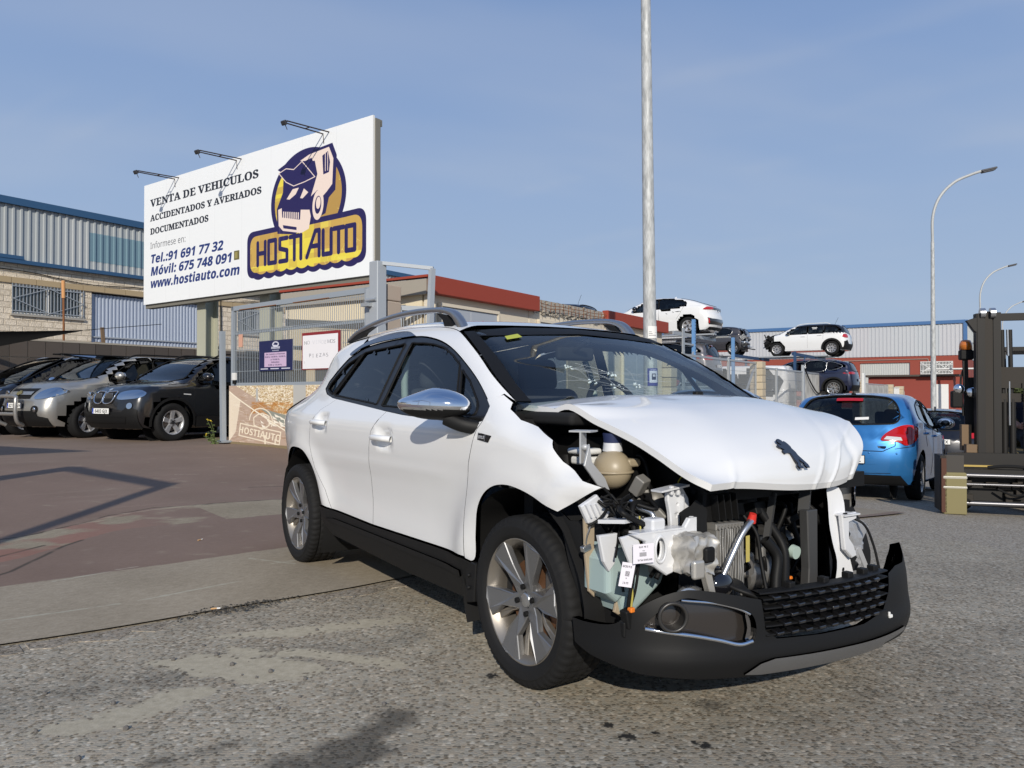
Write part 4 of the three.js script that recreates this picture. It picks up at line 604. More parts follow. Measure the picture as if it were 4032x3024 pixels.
function shellTris(B, sx = 0.055, na = 44, nc = 12) {
  const rows = [], ya = B.axisY ?? 0.6, xr = -B.wb, xf = 0;
  const stations = []; for (let i = nc; i >= 1; i--) stations.push([xr, -Math.PI / 2 * i / nc]); const nm = Math.ceil((xf - xr) / sx); for (let i = 0; i <= nm; i++) stations.push([mix(xr, xf, i / nm), 0]); for (let i = 1; i <= nc; i++) stations.push([xf, Math.PI / 2 * i / nc]);
  for (const [x, th] of stations) { const row = []; for (let j = 0; j <= na; j++) { const ph = -Math.PI / 2 + Math.PI * j / na, dx = Math.sin(th), dy = Math.cos(th) * Math.sin(ph), dz = Math.cos(th) * Math.cos(ph); let t = 0; while (t < 3 && B.F(x + dx * t, ya + dy * t, dz * t) < 0) t += 0.05; let a = Math.max(0, t - 0.05), b = t; for (let k = 0; k < 14; k++) { const m = (a + b) / 2; if (B.F(x + dx * m, ya + dy * m, dz * m) < 0) a = m; else b = m; } const p = V(x + dx * a, ya + dy * a, dz * a); row.push([p, B.grad(p)]); } rows.push(row); }
  const tris = [], mz = (v) => V(v.x, v.y, -v.z);
  for (let i = 0; i < rows.length - 1; i++) for (let j = 0; j < na; j++) { const a = rows[i][j], b = rows[i + 1][j], c = rows[i + 1][j + 1], d = rows[i][j + 1]; for (const [p, q, r] of [[a, b, c], [a, c, d]]) { tris.push([p[0], q[0], r[0], p[1], q[1], r[1]]); tris.push([mz(p[0]), mz(r[0]), mz(q[0]), mz(p[1]), mz(r[1]), mz(q[1])]); } }
  return tris;
}
function trisGeo(tris) { const p = new Float32Array(tris.length * 9), n = new Float32Array(tris.length * 9); tris.forEach((t, i) => { for (let k = 0; k < 3; k++) { p.set(t[k].toArray(), i * 9 + k * 3); n.set(t[k + 3].toArray(), i * 9 + k * 3); } }); const g = new THREE.BufferGeometry(); g.setAttribute('position', new THREE.BufferAttribute(p, 3)); g.setAttribute('normal', new THREE.BufferAttribute(n, 3)); return clean(g); }

// ---------- wheels ----------
const CM = { glass: glassMat(0.42, 0.46, 0.48), darkGlass: glassMat(0.10, 0.115, 0.125), tyre: matte(0.012, 0.8), rim: std(C(0.50, 0.50, 0.51), 0.38, 0.6), rimDark: std(C(0.03, 0.03, 0.032), 0.5, 0.4), disc: std(C(0.2, 0.17, 0.15), 0.45, 0.7), plastic: matte(0.010, 0.55), gloss: phys(C(0.008, 0.008, 0.009), 0.12, 0, { clearcoat: 1 }), redLamp: phys(C(0.42, 0.008, 0.01), 0.12, 0, { clearcoat: 1, clearcoatRoughness: 0.02 }), clearLamp: phys(C(0.62, 0.64, 0.66), 0.07, 1, { clearcoat: 1, clearcoatRoughness: 0.02 }), whiteLamp: phys(C(0.7, 0.7, 0.7), 0.15, 0.2, { clearcoat: 1 }), plate: std(C(0.78, 0.78, 0.76), 0.4), seat: std(C(0.03, 0.03, 0.033), 0.9), dash: matte(0.016, 0.8), floor: std(C(0.012, 0.012, 0.012), 0.95), under: matte(0.010, 0.9) };
function tyreGeo(R, rr, w) { const h = w / 2, P = [[rr, -h * 0.72], [rr + 0.006, -h * 0.86], [(R + rr) / 2, -h], [R - 0.03, -h * 0.93], [R - 0.008, -h * 0.78], [R, -h * 0.6], [R, -h * 0.24], [R - 0.008, -h * 0.22], [R - 0.008, -h * 0.16], [R, -h * 0.14], [R, h * 0.14], [R - 0.008, h * 0.16], [R - 0.008, h * 0.22], [R, h * 0.24], [R, h * 0.6], [R - 0.008, h * 0.78], [R - 0.03, h * 0.93], [(R + rr) / 2, h], [rr + 0.006, h * 0.86], [rr, h * 0.72]]; const g = lathe(P, 48); g.rotateX(Math.PI / 2); return g; }
function spokes(n, r0, r1, w0, w1, z, th, skew = 0, split = 0) { const l = []; for (let i = 0; i < n; i++) { const a = i / n * 2 * Math.PI + 0.3; for (const s of split ? [-1, 1] : [0]) { const P = [[r0, -w0 + s * split * 0.2], [r1, -w1 + skew + s * split], [r1, w1 + skew + s * split], [r0, w0 + s * split * 0.2]]; const g = extr(P, th, 0.004); g.translate(0, 0, z); const p = g.attributes.position; for (let k = 0; k < p.count; k++) { const rr = Math.hypot(p.getX(k), p.getY(k)); p.setZ(k, p.getZ(k) + 0.025 * smooth(r0, r1, rr) - 0.02); } g.computeVertexNormals(); g.rotateZ(a); l.push(g); } } return l; }
const wheelCache = new Map();
function wheelParts(R, rr, w, style) { // faces +z
  const key = [R, rr, w, style].join(); if (wheelCache.has(key)) return wheelCache.get(key);
  const h = w / 2, barrel = lathe([[rr - 0.002, -h * 0.8], [rr + 0.004, -h * 0.7], [rr - 0.03, -h * 0.5], [rr - 0.035, h * 0.5], [rr - 0.012, h * 0.72], [rr + 0.006, h * 0.86], [rr + 0.008, h * 0.8]], 40); barrel.rotateX(Math.PI / 2);
  const z = h * 0.62, hub = new THREE.CylinderGeometry(0.07, 0.075, 0.05, 24); hub.rotateX(Math.PI / 2); hub.translate(0, 0, z - 0.02); const cap = new THREE.CylinderGeometry(0.032, 0.034, 0.02, 20); cap.rotateX(Math.PI / 2); cap.translate(0, 0, z + 0.012);
  const st = { five: spokes(5, 0.05, rr - 0.02, 0.03, 0.055, z - 0.02, 0.025), round5: spokes(5, 0.05, rr - 0.02, 0.028, 0.042, z - 0.02, 0.03), seven: spokes(7, 0.04, rr - 0.02, 0.016, 0.026, z - 0.02, 0.02), turbine: spokes(5, 0.05, rr - 0.02, 0.028, 0.045, z - 0.02, 0.02, 0.05), yfive: spokes(5, 0.05, rr - 0.02, 0.018, 0.016, z - 0.02, 0.02, 0, 0.06), ten: spokes(6, 0.05, rr - 0.02, 0.013, 0.014, z - 0.02, 0.02, 0, 0.045), steel: spokes(10, 0.05, rr - 0.02, 0.016, 0.026, z - 0.03, 0.02) }[style];
  const bolts = []; for (let i = 0; i < 5; i++) { const a = i / 5 * 6.283 + 0.9, c = new THREE.CylinderGeometry(0.009, 0.009, 0.02, 8); c.rotateX(Math.PI / 2); c.translate(0.05 * Math.cos(a), 0.05 * Math.sin(a), z + 0.008); bolts.push(c); }
  const back = new THREE.CylinderGeometry(rr - 0.04, rr - 0.04, 0.02, 32); back.rotateX(Math.PI / 2); back.translate(0, 0, -0.02); const disc = new THREE.CylinderGeometry(rr * 0.72, rr * 0.72, 0.02, 32); disc.rotateX(Math.PI / 2); disc.translate(0, 0, 0.015);
  const out = { tyre: tyreGeo(R, rr + 0.004, w), rim: merge([barrel, hub, ...st]), cap: merge([cap, ...bolts]), disc: merge([disc]), back: merge([back]) }; wheelCache.set(key, out); return out;
}
function addWheel(parent, x, y, z, side, R, rr, w, style, rimMat = CM.rim, steer = 0) {
  const g = new THREE.Group(); g.name = 'wheel'; g.position.set(x, y, z); g.rotation.y = (side > 0 ? 0 : Math.PI) + steer; parent.add(g); const W = wheelParts(R, rr, w, style);
  part('tyre', W.tyre, CM.tyre, g); part('rim', W.rim, rimMat, g); part('hub_cap', W.cap, CM.rimDark, g); part('brake_disc', [W.disc], CM.disc, g); part('wheel_back', [W.back], CM.rimDark, g); return g;
}
function plateTex(txt, band = true) { return canvasTex(520, 112, (c, w, h) => { c.fillStyle = '#e8e8e4'; c.fillRect(0, 0, w, h); if (band) { c.fillStyle = '#2746a8'; c.fillRect(0, 0, 48, h); c.fillStyle = '#e8d24a'; c.beginPath(); c.arc(24, 34, 12, 0, 7); c.stroke(); c.fillStyle = '#fff'; c.font = 'bold 30px sans-serif'; c.fillText('E', 14, 98); } c.fillStyle = '#15161a'; c.font = 'bold 92px sans-serif'; c.textAlign = 'center'; c.fillText(txt, (w + 40) / 2, 90, w - 80); c.strokeStyle = '#222'; c.lineWidth = 4; c.strokeRect(2, 2, w - 4, h - 4); }); }
function addPlate(B, parent, view, y, txt, z0 = 0) {
  const p = B.map[view](z0, y), n = B.grad(p); n.y *= 0.2; n.normalize(); const g = rbox(0.52, 0.112, 0.012, 0.004), tex = plateTex(txt), m = new THREE.Mesh(g, M.black); m.name = 'number_plate'; m.position.copy(p).addScaledVector(n, 0.02); m.lookAt(m.position.clone().add(n)); parent.add(m);
  const f = new THREE.PlaneGeometry(0.512, 0.106); f.translate(0, 0, 0.0075); part('lettering', f, std(C(1, 1, 1), 0.4, 0, { map: tex }), m); return m;
}
const seatGeo = (() => { const cush = rbox(0.5, 0.16, 0.5, 0.06, 0, 0.42, 0), back = rbox(0.14, 0.62, 0.5, 0.06, -0.28, 0.74, 0, 0, 0, 0.22), head = rbox(0.1, 0.2, 0.28, 0.05, -0.4, 1.15, 0, 0, 0, 0.15); return merge([cush, back, head]); })();
// ---------- generic car ----------
function makeCar(o) {
  const root = thing(o.name, o.label, o.category || 'car', o.pos, o.yaw, o.group); if (o.tilt) { root.rotation.order = 'YXZ'; root.rotation.z = o.tilt[0]; root.rotation.x = o.tilt[1] || 0; }
  const B = bodyShape(o), R = o.R, ar = R + 0.055;
  let tris = shellTris(B, 0.06, 40, 11);
  const arch = (x) => { const P = circ(x, R, ar, 28); return P.map(([a, b]) => [a, b < 0.1 ? 0.05 : b]); };
  const isSide = (t) => Math.abs(t[0].z) > B.w * 0.55;
  for (const x of [0, -o.wb]) tris = cutMesh(tris, arch(x), 'side', (t) => Math.abs(t[0].z) > B.w * 0.42);
  const wins = o.windows.map((P) => (o.sharpWin ? P : spline2(P, 4)));
  for (const P of wins) tris = cutMesh(tris, P, 'side', isSide);
  const ws = o.screen && spline2([...o.screen.map(([z, y]) => [z, y]), ...[...o.screen].reverse().map(([z, y]) => [-z, y])], 4), rs = o.rearScreen && spline2([...o.rearScreen.map(([z, y]) => [z, y]), ...[...o.rearScreen].reverse().map(([z, y]) => [-z, y])], 4), xm = -o.wb * 0.55;
  if (ws) tris = cutMesh(tris, ws, 'end', (t) => t[0].x > xm && t[3].x > 0.15);
  if (rs) tris = cutMesh(tris, rs, 'end', (t) => t[0].x < xm && t[3].x < -0.12);
  if (o.cutFront != null) tris = tris.filter((t) => Math.max(t[0].x, t[1].x, t[2].x) < o.cutFront + fbm(t[0].y * 4, t[0].z * 4, 1, 2) * 0.2);
  if (o.dent) for (const t of tris) for (let k = 0; k < 3; k++) if (!t[k].dented) { t[k] = o.dent(t[k].clone()); t[k].dented = true; }
  if (o.roofSplit) { const up = tris.filter((t) => (t[0].y + t[1].y + t[2].y) / 3 > o.roofSplit((t[0].x + t[1].x + t[2].x) / 3)); tris = tris.filter((t) => !up.includes(t)); part('roof', trisGeo(up), o.roofMat, root); }
  const body = part('body', trisGeo(tris), o.mat, root);
  for (const P of wins) for (const v of ['right', 'left']) { const wd = part('side_window', drape(B, v, P, { cell: 0.12, off: -0.012, hem: false }), o.glass || CM.darkGlass, root); part('window_seal', [tube(dense(P, 0.08).map(([a, b]) => { const p = B.map[v](a, b); return p.addScaledVector(B.grad(p), -0.003).toArray(); }), o.sealR || 0.012, 60, 4, true)], o.sealMat || M.black, wd); }
  if (ws) { const w = part('windscreen', drape(B, 'front', ws, { cell: 0.1, off: -0.01, hem: false }), o.screenGlass || CM.glass, root); part('window_seal', [tube(dense(ws, 0.1).map(([a, b]) => { const p = B.map.front(a, b); return p.addScaledVector(B.grad(p), -0.003).toArray(); }), 0.014, 80, 4, true)], M.black, w); }
  if (rs) { const w = part('rear_window', drape(B, 'rear', rs, { cell: 0.1, off: -0.01, hem: false }), o.glass || CM.darkGlass, root); part('window_seal', [tube(dense(rs, 0.1).map(([a, b]) => { const p = B.map.rear(a, b); return p.addScaledVector(B.grad(p), -0.003).toArray(); }), 0.014, 80, 4, true)], M.black, w); }
  // underbody, arch liners, cabin
  const bw = B.w * 0.9; part('underbody', [box(o.wb + 0.9, 0.1, bw * 1.5, -o.wb / 2, o.gc + 0.06, 0), box(o.wb - 2 * ar - 0.1, 0.16, bw * 1.9, -o.wb / 2, o.gc + 0.1, 0)], CM.under, root);
  for (const x of [0, -o.wb]) for (const s of [-1, 1]) { const c = new THREE.CylinderGeometry(ar + 0.012, ar + 0.012, 0.3, 24, 1, true, 0, Math.PI * 1.16); c.rotateX(Math.PI / 2); c.rotateZ(-Math.PI * 0.58 + Math.PI / 2 + Math.PI / 2); c.translate(x, R, s * (B.w - 0.24)); const dsk = new THREE.CircleGeometry(ar + 0.012, 24); dsk.translate(x, R, s * (B.w - 0.37)); part('arch_liner', [c, dsk], CM.under, root); }
  part('cabin_floor', box(o.wb * 0.95, 0.05, B.w * 1.7, -o.wb * 0.55, 0.36, 0), CM.floor, root);
  const seatX = o.seatX ?? -1.15; for (const z of [-0.36, 0.36]) { const m = part('seat', seatGeo, o.seatMat || CM.seat, root); m.position.set(seatX, o.seatY ?? 0, z); } const rb = part('rear_bench', [rbox(0.5, 0.16, B.w * 1.45, 0.06, seatX - 0.85, 0.42, 0), rbox(0.16, 0.6, B.w * 1.45, 0.06, seatX - 1.12, 0.72, 0, 0, 0, 0.2), rbox(0.1, 0.18, 0.26, 0.04, seatX - 1.2, 1.1, 0.36), rbox(0.1, 0.18, 0.26, 0.04, seatX - 1.2, 1.1, -0.36)], o.seatMat || CM.seat, root); rb.position.y = o.seatY ?? 0;
  part('dashboard', [rbox(0.42, 0.3, B.w * 1.62, 0.1, (o.dashX ?? -0.35), (o.dashY ?? 0.82), 0)], CM.dash, root); const sw = new THREE.TorusGeometry(0.18, 0.016, 8, 28); sw.rotateY(Math.PI / 2); sw.rotateZ(0.4); sw.translate((o.dashX ?? -0.35) - 0.34, (o.dashY ?? 0.82) + 0.08, -0.36); part('steering_wheel', sw, CM.dash, root);
  // wheels
  const rimM = o.rimMat || CM.rim, tw = o.tw || 0.22; for (const [x, s] of [[0, 1], [0, -1], [-o.wb, 1], [-o.wb, -1]]) if (!(o.noWheel && o.noWheel(x, s))) addWheel(root, x, R, s * (B.w - tw / 2 - 0.012 + (o.wOut || 0)), s, R, o.rr, tw, o.rimStyle, rimM, x === 0 ? (o.steer || 0) : 0);
  // seams
  const sm = []; for (const l of o.seams || []) for (const v of ['right', 'left']) sm.push(seam(B, v, l)); if (sm.length) part('panel_gap', sm, M.black, root);
  for (const d of o.decals || []) { const m = part(d.name, drape(B, d.view, d.smooth ? spline2(d.P, 4) : d.P, { cell: d.cell || 0.06, off: d.off ?? 0.004, thick: d.thick ?? 0.02 }), d.mat, root, d.label); if (d.mirror) part(d.name, drape(B, d.view === 'right' ? 'left' : d.view, d.view === 'right' || d.view === 'top' ? (d.view === 'top' ? (d.smooth ? spline2(d.P, 4) : d.P).map(([a, b]) => [a, -b]) : (d.smooth ? spline2(d.P, 4) : d.P)) : (d.smooth ? spline2(d.P, 4) : d.P).map(([a, b]) => [-a, b]), { cell: d.cell || 0.06, off: d.off ?? 0.004, thick: d.thick ?? 0.02 }), d.mat, root, d.label); if (d.sub) d.sub(m, B); }
  for (const h of o.handles || []) for (const s of [1, -1]) { const p = B.map[s > 0 ? 'right' : 'left'](...h); part('door_handle', [rbox(0.2, 0.03, 0.03, 0.012, p.x, p.y, p.z + s * 0.022), rbox(0.02, 0.03, 0.03, 0.008, p.x + 0.09, p.y, p.z + s * 0.008), rbox(0.02, 0.03, 0.03, 0.008, p.x - 0.09, p.y, p.z + s * 0.008)], o.handleMat || o.mat, root); }
  if (o.mirror) for (const s of [1, -1]) { const [mx, my] = o.mirror, p = B.map[s > 0 ? 'right' : 'left'](mx, my), g = sph(0.12, p.x - 0.05, p.y + 0.05, p.z + s * 0.14, 0.75, 0.72, 1.0, 18, 12), mm = part('wing_mirror', g, o.mirrorMat || o.mat, root); part('mirror_arm', [rbox(0.1, 0.05, 0.16, 0.02, p.x - 0.02, p.y - 0.0, p.z + s * 0.05)], M.black, mm); part('mirror_glass', [sph(0.1, p.x - 0.115, p.y + 0.05, p.z + s * 0.14, 0.12, 0.74, 1.05, 16, 8)], M.chrome, mm); }
  if (o.rails) for (const s of [1, -1]) { const pts = []; for (let i = 0; i <= 10; i++) { const x = mix(o.rails[0], o.rails[1], i / 10), p = B.map.top(x, s * o.rails[2]); pts.push([p.x, p.y + (i === 0 || i === 10 ? -0.005 : 0.045), p.z]); } part('roof_rail', [tube(pts, 0.018, 40, 6)], o.railMat || M.black, root); }
  return { root, B, body };
}
// ---------- the wrecked white crossover ----------
const HERO = thing('wrecked_crossover', 'white crossover with smashed front end, crumpled bonnet and exposed engine bay', 'car', V(0.714, 0, -3.352), -56.07 * Math.PI / 180);
const HW = curve([[0.15, 0.755], [0.24, 0.79], [0.35, 0.815], [0.45, 0.822], [0.55, 0.826], [0.65, 0.834], [0.75, 0.848], [0.84, 0.861], [0.90, 0.862], [0.95, 0.853], [0.985, 0.832], [1.02, 0.81], [1.06, 0.79], [1.2, 0.728], [1.35, 0.658], [1.42, 0.615], [1.52, 0.53]]);
const HP = curve([[-3.34, 0.60], [-3.25, 0.73], [-3.13, 0.83], [-2.95, 0.91], [-2.7, 0.97], [-2.35, 1.0], [-0.2, 1.0], [0.2, 0.992], [0.45, 0.965], [0.8, 0.9]]);
const UT = curve([[-3.2, 0.5], [-3.1, 0.44], [-2.9, 0.31], [-2.7, 0.18], [-2.5, 0.085], [-2.3, 0.025], [-2.05, 0], [0, 0]]);
const handlesAt = [[-2.06, 0.925], [-1.165, 0.875]];
const HB = bodyShape({
  wb: 2.538, fo: 0.82, ro: 0.80, w: 0.87, gc: 0.16, crown: 0.055, noseR: 0.2, tailR: 0.16, round: 0.10, tum: 0,
  top: [[0.82, 0.70], [0.6, 0.86], [0.2, 0.99], [0.02, 1.035], [-0.05, 1.065], [-0.42, 1.285], [-0.80, 1.445], [-1.2, 1.495], [-1.6, 1.508], [-2.1, 1.485], [-2.5, 1.43], [-2.85, 1.35], [-3.05, 1.24], [-3.22, 1.1], [-3.34, 0.95]], belt: [[0.8, 0.95], [-3, 1.05]],
  nose: [[0.2, 0.1], [0.5, 0], [0.8, 0.1]], tail: [[0.2, 0.12], [0.4, 0.02], [0.6, 0], [0.9, 0.05], [1.0, 0.09], [1.2, 0.2], [1.4, 0.34]],
  W: (x, y) => {
    let w = HW(y) * HP(x) * (1 - smooth(0.96, 1.22, y) * UT(x));
    for (const [cx, cy, ax] of [[-0.01, 0.33, 0.4], [-2.44, 0.33, 0.4]]) { const r = Math.hypot((x - cx), (y - cy)); w += 0.024 * Math.exp(-Math.pow((r - ax - 0.02) / 0.085, 2)) * smooth(0.2, 0.5, y) * smooth(1.02, 0.72, y); }
    w -= 0.009 * Math.exp(-Math.pow((y - 0.53) / 0.13, 2)) * smooth(-2.1, -1.7, x) * smooth(-0.35, -0.7, x);           // scooped lower doors
    w += 0.004 * Math.exp(-Math.pow((y - (0.735 + 0.02 * (x + 1.2))) / 0.035, 2)) * smooth(-2.3, -1.9, x) * smooth(-0.3, -0.7, x);
    for (const [hx, hy] of handlesAt) w -= 0.03 * Math.exp(-Math.pow((x - hx - 0.02) / 0.075, 4) - Math.pow((y - hy) / 0.045, 4));
    if (x > 0.1) w += 0.02 * Math.exp(-Math.pow((y - 0.72 - (x - 0.2) * 0.4) / 0.05, 2)) * smooth(0.1, 0.3, x) - 0.03 * Math.exp(-Math.pow((y - 0.87 + (x - 0.25) * 0.2) / 0.05, 2)) * smooth(0.18, 0.34, x);   // buckled wing
    return w;
  },
});
const WHITE = phys(C(0.80, 0.80, 0.79), 0.42, 0, { clearcoat: 1, clearcoatRoughness: 0.03 });
const gN = (p) => HB.grad(p);
const both = (name, P, mat, opt, label) => { const a = part(name, drape(HB, 'right', P, opt), mat, HERO, label), b = part(name, drape(HB, 'left', P, opt), mat, HERO, label); return [a, b]; };
function toTris(g) { const p = g.attributes.position, n = g.attributes.normal, out = []; for (let i = 0; i < p.count; i += 3) { const t = []; for (let k = 0; k < 3; k++) t.push(V(p.getX(i + k), p.getY(i + k), p.getZ(i + k))); for (let k = 0; k < 3; k++) t.push(V(n.getX(i + k), n.getY(i + k), n.getZ(i + k))); out.push(t); } return out; }
const sm2 = (P, n = 4) => spline2(P, n, false);
const fArch = sm2([[-0.375, 0.40], [-0.325, 0.42], [-0.30, 0.53], [-0.26, 0.635], [-0.20, 0.70], [-0.12, 0.74], [-0.03, 0.754], [0.06, 0.746], [0.15, 0.725], [0.22, 0.705], [0.27, 0.69]]);
const rArch = sm2([[-2.80, 0.44], [-2.79, 0.56], [-2.73, 0.67], [-2.61, 0.74], [-2.46, 0.757], [-2.31, 0.74], [-2.20, 0.67], [-2.12, 0.57], [-2.07, 0.435]]);
const seamF = [[-0.255, 0.985], [-0.285, 0.90], [-0.325, 0.80], [-0.355, 0.67], [-0.375, 0.55], [-0.39, 0.42]], seamM = [[-1.20, 1.005], [-1.30, 0.90], [-1.345, 0.76], [-1.365, 0.60], [-1.37, 0.412]], seamR = [[-1.955, 1.062], [-2.13, 1.0], [-2.21, 0.91], [-2.225, 0.79], [-2.14, 0.65], [-2.01, 0.53], [-1.94, 0.425]];
const sh = (L, dx) => L.map(([x, y]) => [x + dx, y]);
const gp = 0.0017;
const dloTop = sm2([[-0.262, 1.045], [-0.305, 1.075], [-0.44, 1.155], [-0.60, 1.232], [-0.74, 1.292], [-0.87, 1.335], [-1.01, 1.366], [-1.2, 1.39], [-1.45, 1.39], [-1.72, 1.377], [-1.92, 1.35], [-2.04, 1.305], [-2.16, 1.225], [-2.235, 1.165], [-2.24, 1.12], [-2.16, 1.085], [-2.02, 1.062]], 3);
const dloBot = [[-1.955, 1.058], [-1.37, 1.018], [-1.20, 1.008], [-1.0, 0.996], [-0.6, 0.982], [-0.33, 0.974], [-0.262, 0.982]];
const edgeTop = sm2([[-0.15, 1.068], [-0.36, 1.178], [-0.58, 1.293], [-0.76, 1.372], [-0.87, 1.405], [-1.03, 1.43], [-1.3, 1.448], [-1.6, 1.452], [-1.95, 1.438], [-2.4, 1.405], [-2.8, 1.352], [-3.02, 1.30]], 3);
const opt = { cell: 0.035, thick: 0.018 };
// panels, right and left
const wingP = [...seamF.map(([x, y]) => [x + gp, y]), ...fArch, [0.46, 0.79], [0.385, 0.805], [0.27, 0.86], [0.215, 0.905], [0.19, 0.93], [0.06, 0.972], [-0.04, 0.995], [-0.13, 1.035], [-0.148, 1.06], [-0.215, 1.09], [-0.295, 1.072], [-0.255, 1.045]];
part('front_wing', drape(HB, 'right', wingP, opt), WHITE, HERO, 'buckled white front wing torn at its leading edge'); part('front_wing', drape(HB, 'left', [...seamF.map(([x, y]) => [x + gp, y]), ...fArch.filter(([x]) => x < 0.12), [0.14, 0.85], [0.06, 0.96], [-0.04, 0.99], [-0.13, 1.035], [-0.148, 1.06], [-0.215, 1.09], [-0.295, 1.072], [-0.255, 1.045]], opt), WHITE, HERO);
const doorsF = both('front_door', [...sh(seamF, -gp), ...[...sh(seamM, gp)].reverse(), [-1.0, 0.992], [-0.6, 0.978], [-0.33, 0.970]], WHITE, opt);
const doorsR = both('rear_door', [...sh(seamM, -gp), ...[...sh(seamR, gp)].reverse()], WHITE, opt);
both('quarter_panel', [...sh(seamR, -gp).reverse(), [-2.03, 1.068], [-2.165, 1.091], [-2.247, 1.125], [-2.242, 1.17], [-2.165, 1.232], [-2.046, 1.312], [-1.925, 1.357], [-1.95, 1.43], [-2.4, 1.397], [-2.8, 1.344], [-3.02, 1.292], [-3.12, 1.18], [-3.2, 1.05], [-3.25, 0.9], [-3.27, 0.6], [-3.22, 0.44], ...rArch], WHITE, opt);
both('roof_side', [...[...dloTop].slice(0, 31).map(([x, y]) => [x + 0.002, y + 0.006]), [-1.945, 1.43], ...[...edgeTop].filter(([x]) => x > -1.945).reverse(), [-0.218, 1.096]], WHITE, opt);
both('sill_cladding', [[-0.392, 0.414], [-1.37, 0.406], [-1.945, 0.42], [-2.075, 0.43], [-2.09, 0.34], [-1.95, 0.27], [-1.0, 0.235], [-0.45, 0.235], [-0.36, 0.27], [-0.335, 0.36], [-0.34, 0.405]], CM.plastic, { cell: 0.05, off: 0.012, thick: 0.09 });
both('sill_line', [[-0.42, 0.335], [-1.9, 0.35], [-2.0, 0.365], [-1.9, 0.375], [-0.42, 0.36]], CM.plastic, { cell: 0.06, off: 0.02, thick: 0.02 });
both('rear_bumper_trim', [[-2.81, 0.44], [-3.2, 0.43], [-3.18, 0.25], [-2.9, 0.25], [-2.8, 0.3]], CM.plastic, { cell: 0.05, off: 0.006, thick: 0.06 });
both('tail_lamp', sm2([[-2.93, 1.03], [-3.02, 1.08], [-3.12, 1.07], [-3.16, 1.0], [-3.19, 0.88], [-3.2, 0.80], [-3.17, 0.80], [-3.12, 0.93], [-3.04, 1.0]]), CM.redLamp, { cell: 0.03, off: 0.006 });
// roof, matched to the side panels along the same edge
const edge3 = edgeTop.map(([x, y]) => HB.map.right(x, y));
const roofEdge = edge3.filter((p) => p.x < -0.825);
part('roof', drape(HB, 'top', [[-0.82, roofEdge[0].z - 0.03], ...roofEdge.map((p) => [p.x, p.z - 0.004]), [-3.06, 0.44], [-3.08, 0], [-3.06, -0.44], ...[...roofEdge].reverse().map((p) => [p.x, -p.z + 0.004]), [-0.82, -roofEdge[0].z + 0.03], [-0.785, -0.3], [-0.77, 0], [-0.785, 0.3]], opt), WHITE, HERO);
for (const v of ['right', 'left']) part('door_jamb', [drape(HB, v, [[-0.2, 0.97], [-0.33, 0.5], [-0.33, 0.43], [-1.98, 0.44], [-2.28, 0.8], [-2.2, 1.0], [-1.95, 1.04], [-0.4, 0.955]], { cell: 0.08, off: -0.014, hem: false })], WHITE, HERO);
part('headliner', drape(HB, 'top', [[-0.9, 0.44], [-2.9, 0.42], [-2.9, -0.42], [-0.9, -0.44]], { cell: 0.12, off: -0.035, hem: false }), std(C(0.30, 0.30, 0.29), 0.95), HERO);
part('tailgate', drape(HB, 'rear', [[-0.62, 0.45], [0.62, 0.45], [0.62, 0.95], [0.50, 1.28], [0.42, 1.30], [-0.42, 1.30], [-0.50, 1.28], [-0.62, 0.95]], { cell: 0.08 }), WHITE, HERO);
part('rear_window', drape(HB, 'rear', [[-0.52, 1.0], [0.52, 1.0], [0.44, 1.27], [-0.44, 1.27]], { cell: 0.08, off: 0.005 }), CM.darkGlass, HERO);
// bright roof flash over the rear side windows
both('roof_flash', sm2([[-1.25, 1.398], [-1.36, 1.425], [-1.5, 1.436], [-1.72, 1.425], [-1.92, 1.39], [-2.05, 1.335], [-2.02, 1.325], [-1.9, 1.366], [-1.7, 1.388], [-1.45, 1.397]]), std(C(0.22, 0.24, 0.27), 0.25, 0.85), { cell: 0.04, off: 0.005, thick: 0.012 });
// black window surround with glass
const G = [[[-1.87, 1.325], [-2.02, 1.277], [-2.13, 1.205], [-2.195, 1.15], [-2.195, 1.125], [-2.13, 1.105], [-2.07, 1.095]], [[-2.035, 1.088], [-1.84, 1.335], [-1.75, 1.345], [-1.33, 1.362], [-1.375, 1.042]], [[-1.30, 1.035], [-1.25, 1.362], [-1.1, 1.354], [-0.99, 1.342], [-0.86, 1.318], [-0.74, 1.275], [-0.645, 1.228], [-0.52, 1.012]], [[-0.605, 1.203], [-0.50, 1.152], [-0.37, 1.062], [-0.345, 1.025], [-0.36, 1.008], [-0.495, 1.012]]];
for (const v of ['right', 'left']) {
  let tr = toTris(drape(HB, v, [...dloTop, ...dloBot], { cell: 0.035, off: -0.004, thick: 0.02 })); for (const P of G) tr = cutMesh(tr, P, 'side', () => true);
  part('window_surround', trisGeo(tr), std(C(0.012, 0.012, 0.013), 0.35), HERO);
  G.forEach((P, i) => { const w = part(['quarter_glass', 'rear_door_glass', 'front_door_glass', 'quarter_light'][i], drape(HB, v, P, { cell: 0.07, off: -0.012, hem: false }), i < 2 ? glassMat(0.30, 0.33, 0.33) : glassMat(0.74, 0.81, 0.80), HERO); part('glass_seal', [tube(dense(P, 0.05).map(([a, b]) => { const p = HB.map[v](a, b); return p.addScaledVector(gN(p), -0.004).toArray(); }), 0.006, 90, 4, true)], M.black, w); });
  part('door_card', [drape(HB, v, [[-0.4, 0.45], [-2.0, 0.45], [-2.1, 0.9], [-1.95, 1.0], [-0.45, 0.95]], { cell: 0.15, off: -0.07, hem: false })], CM.dash, HERO);
}
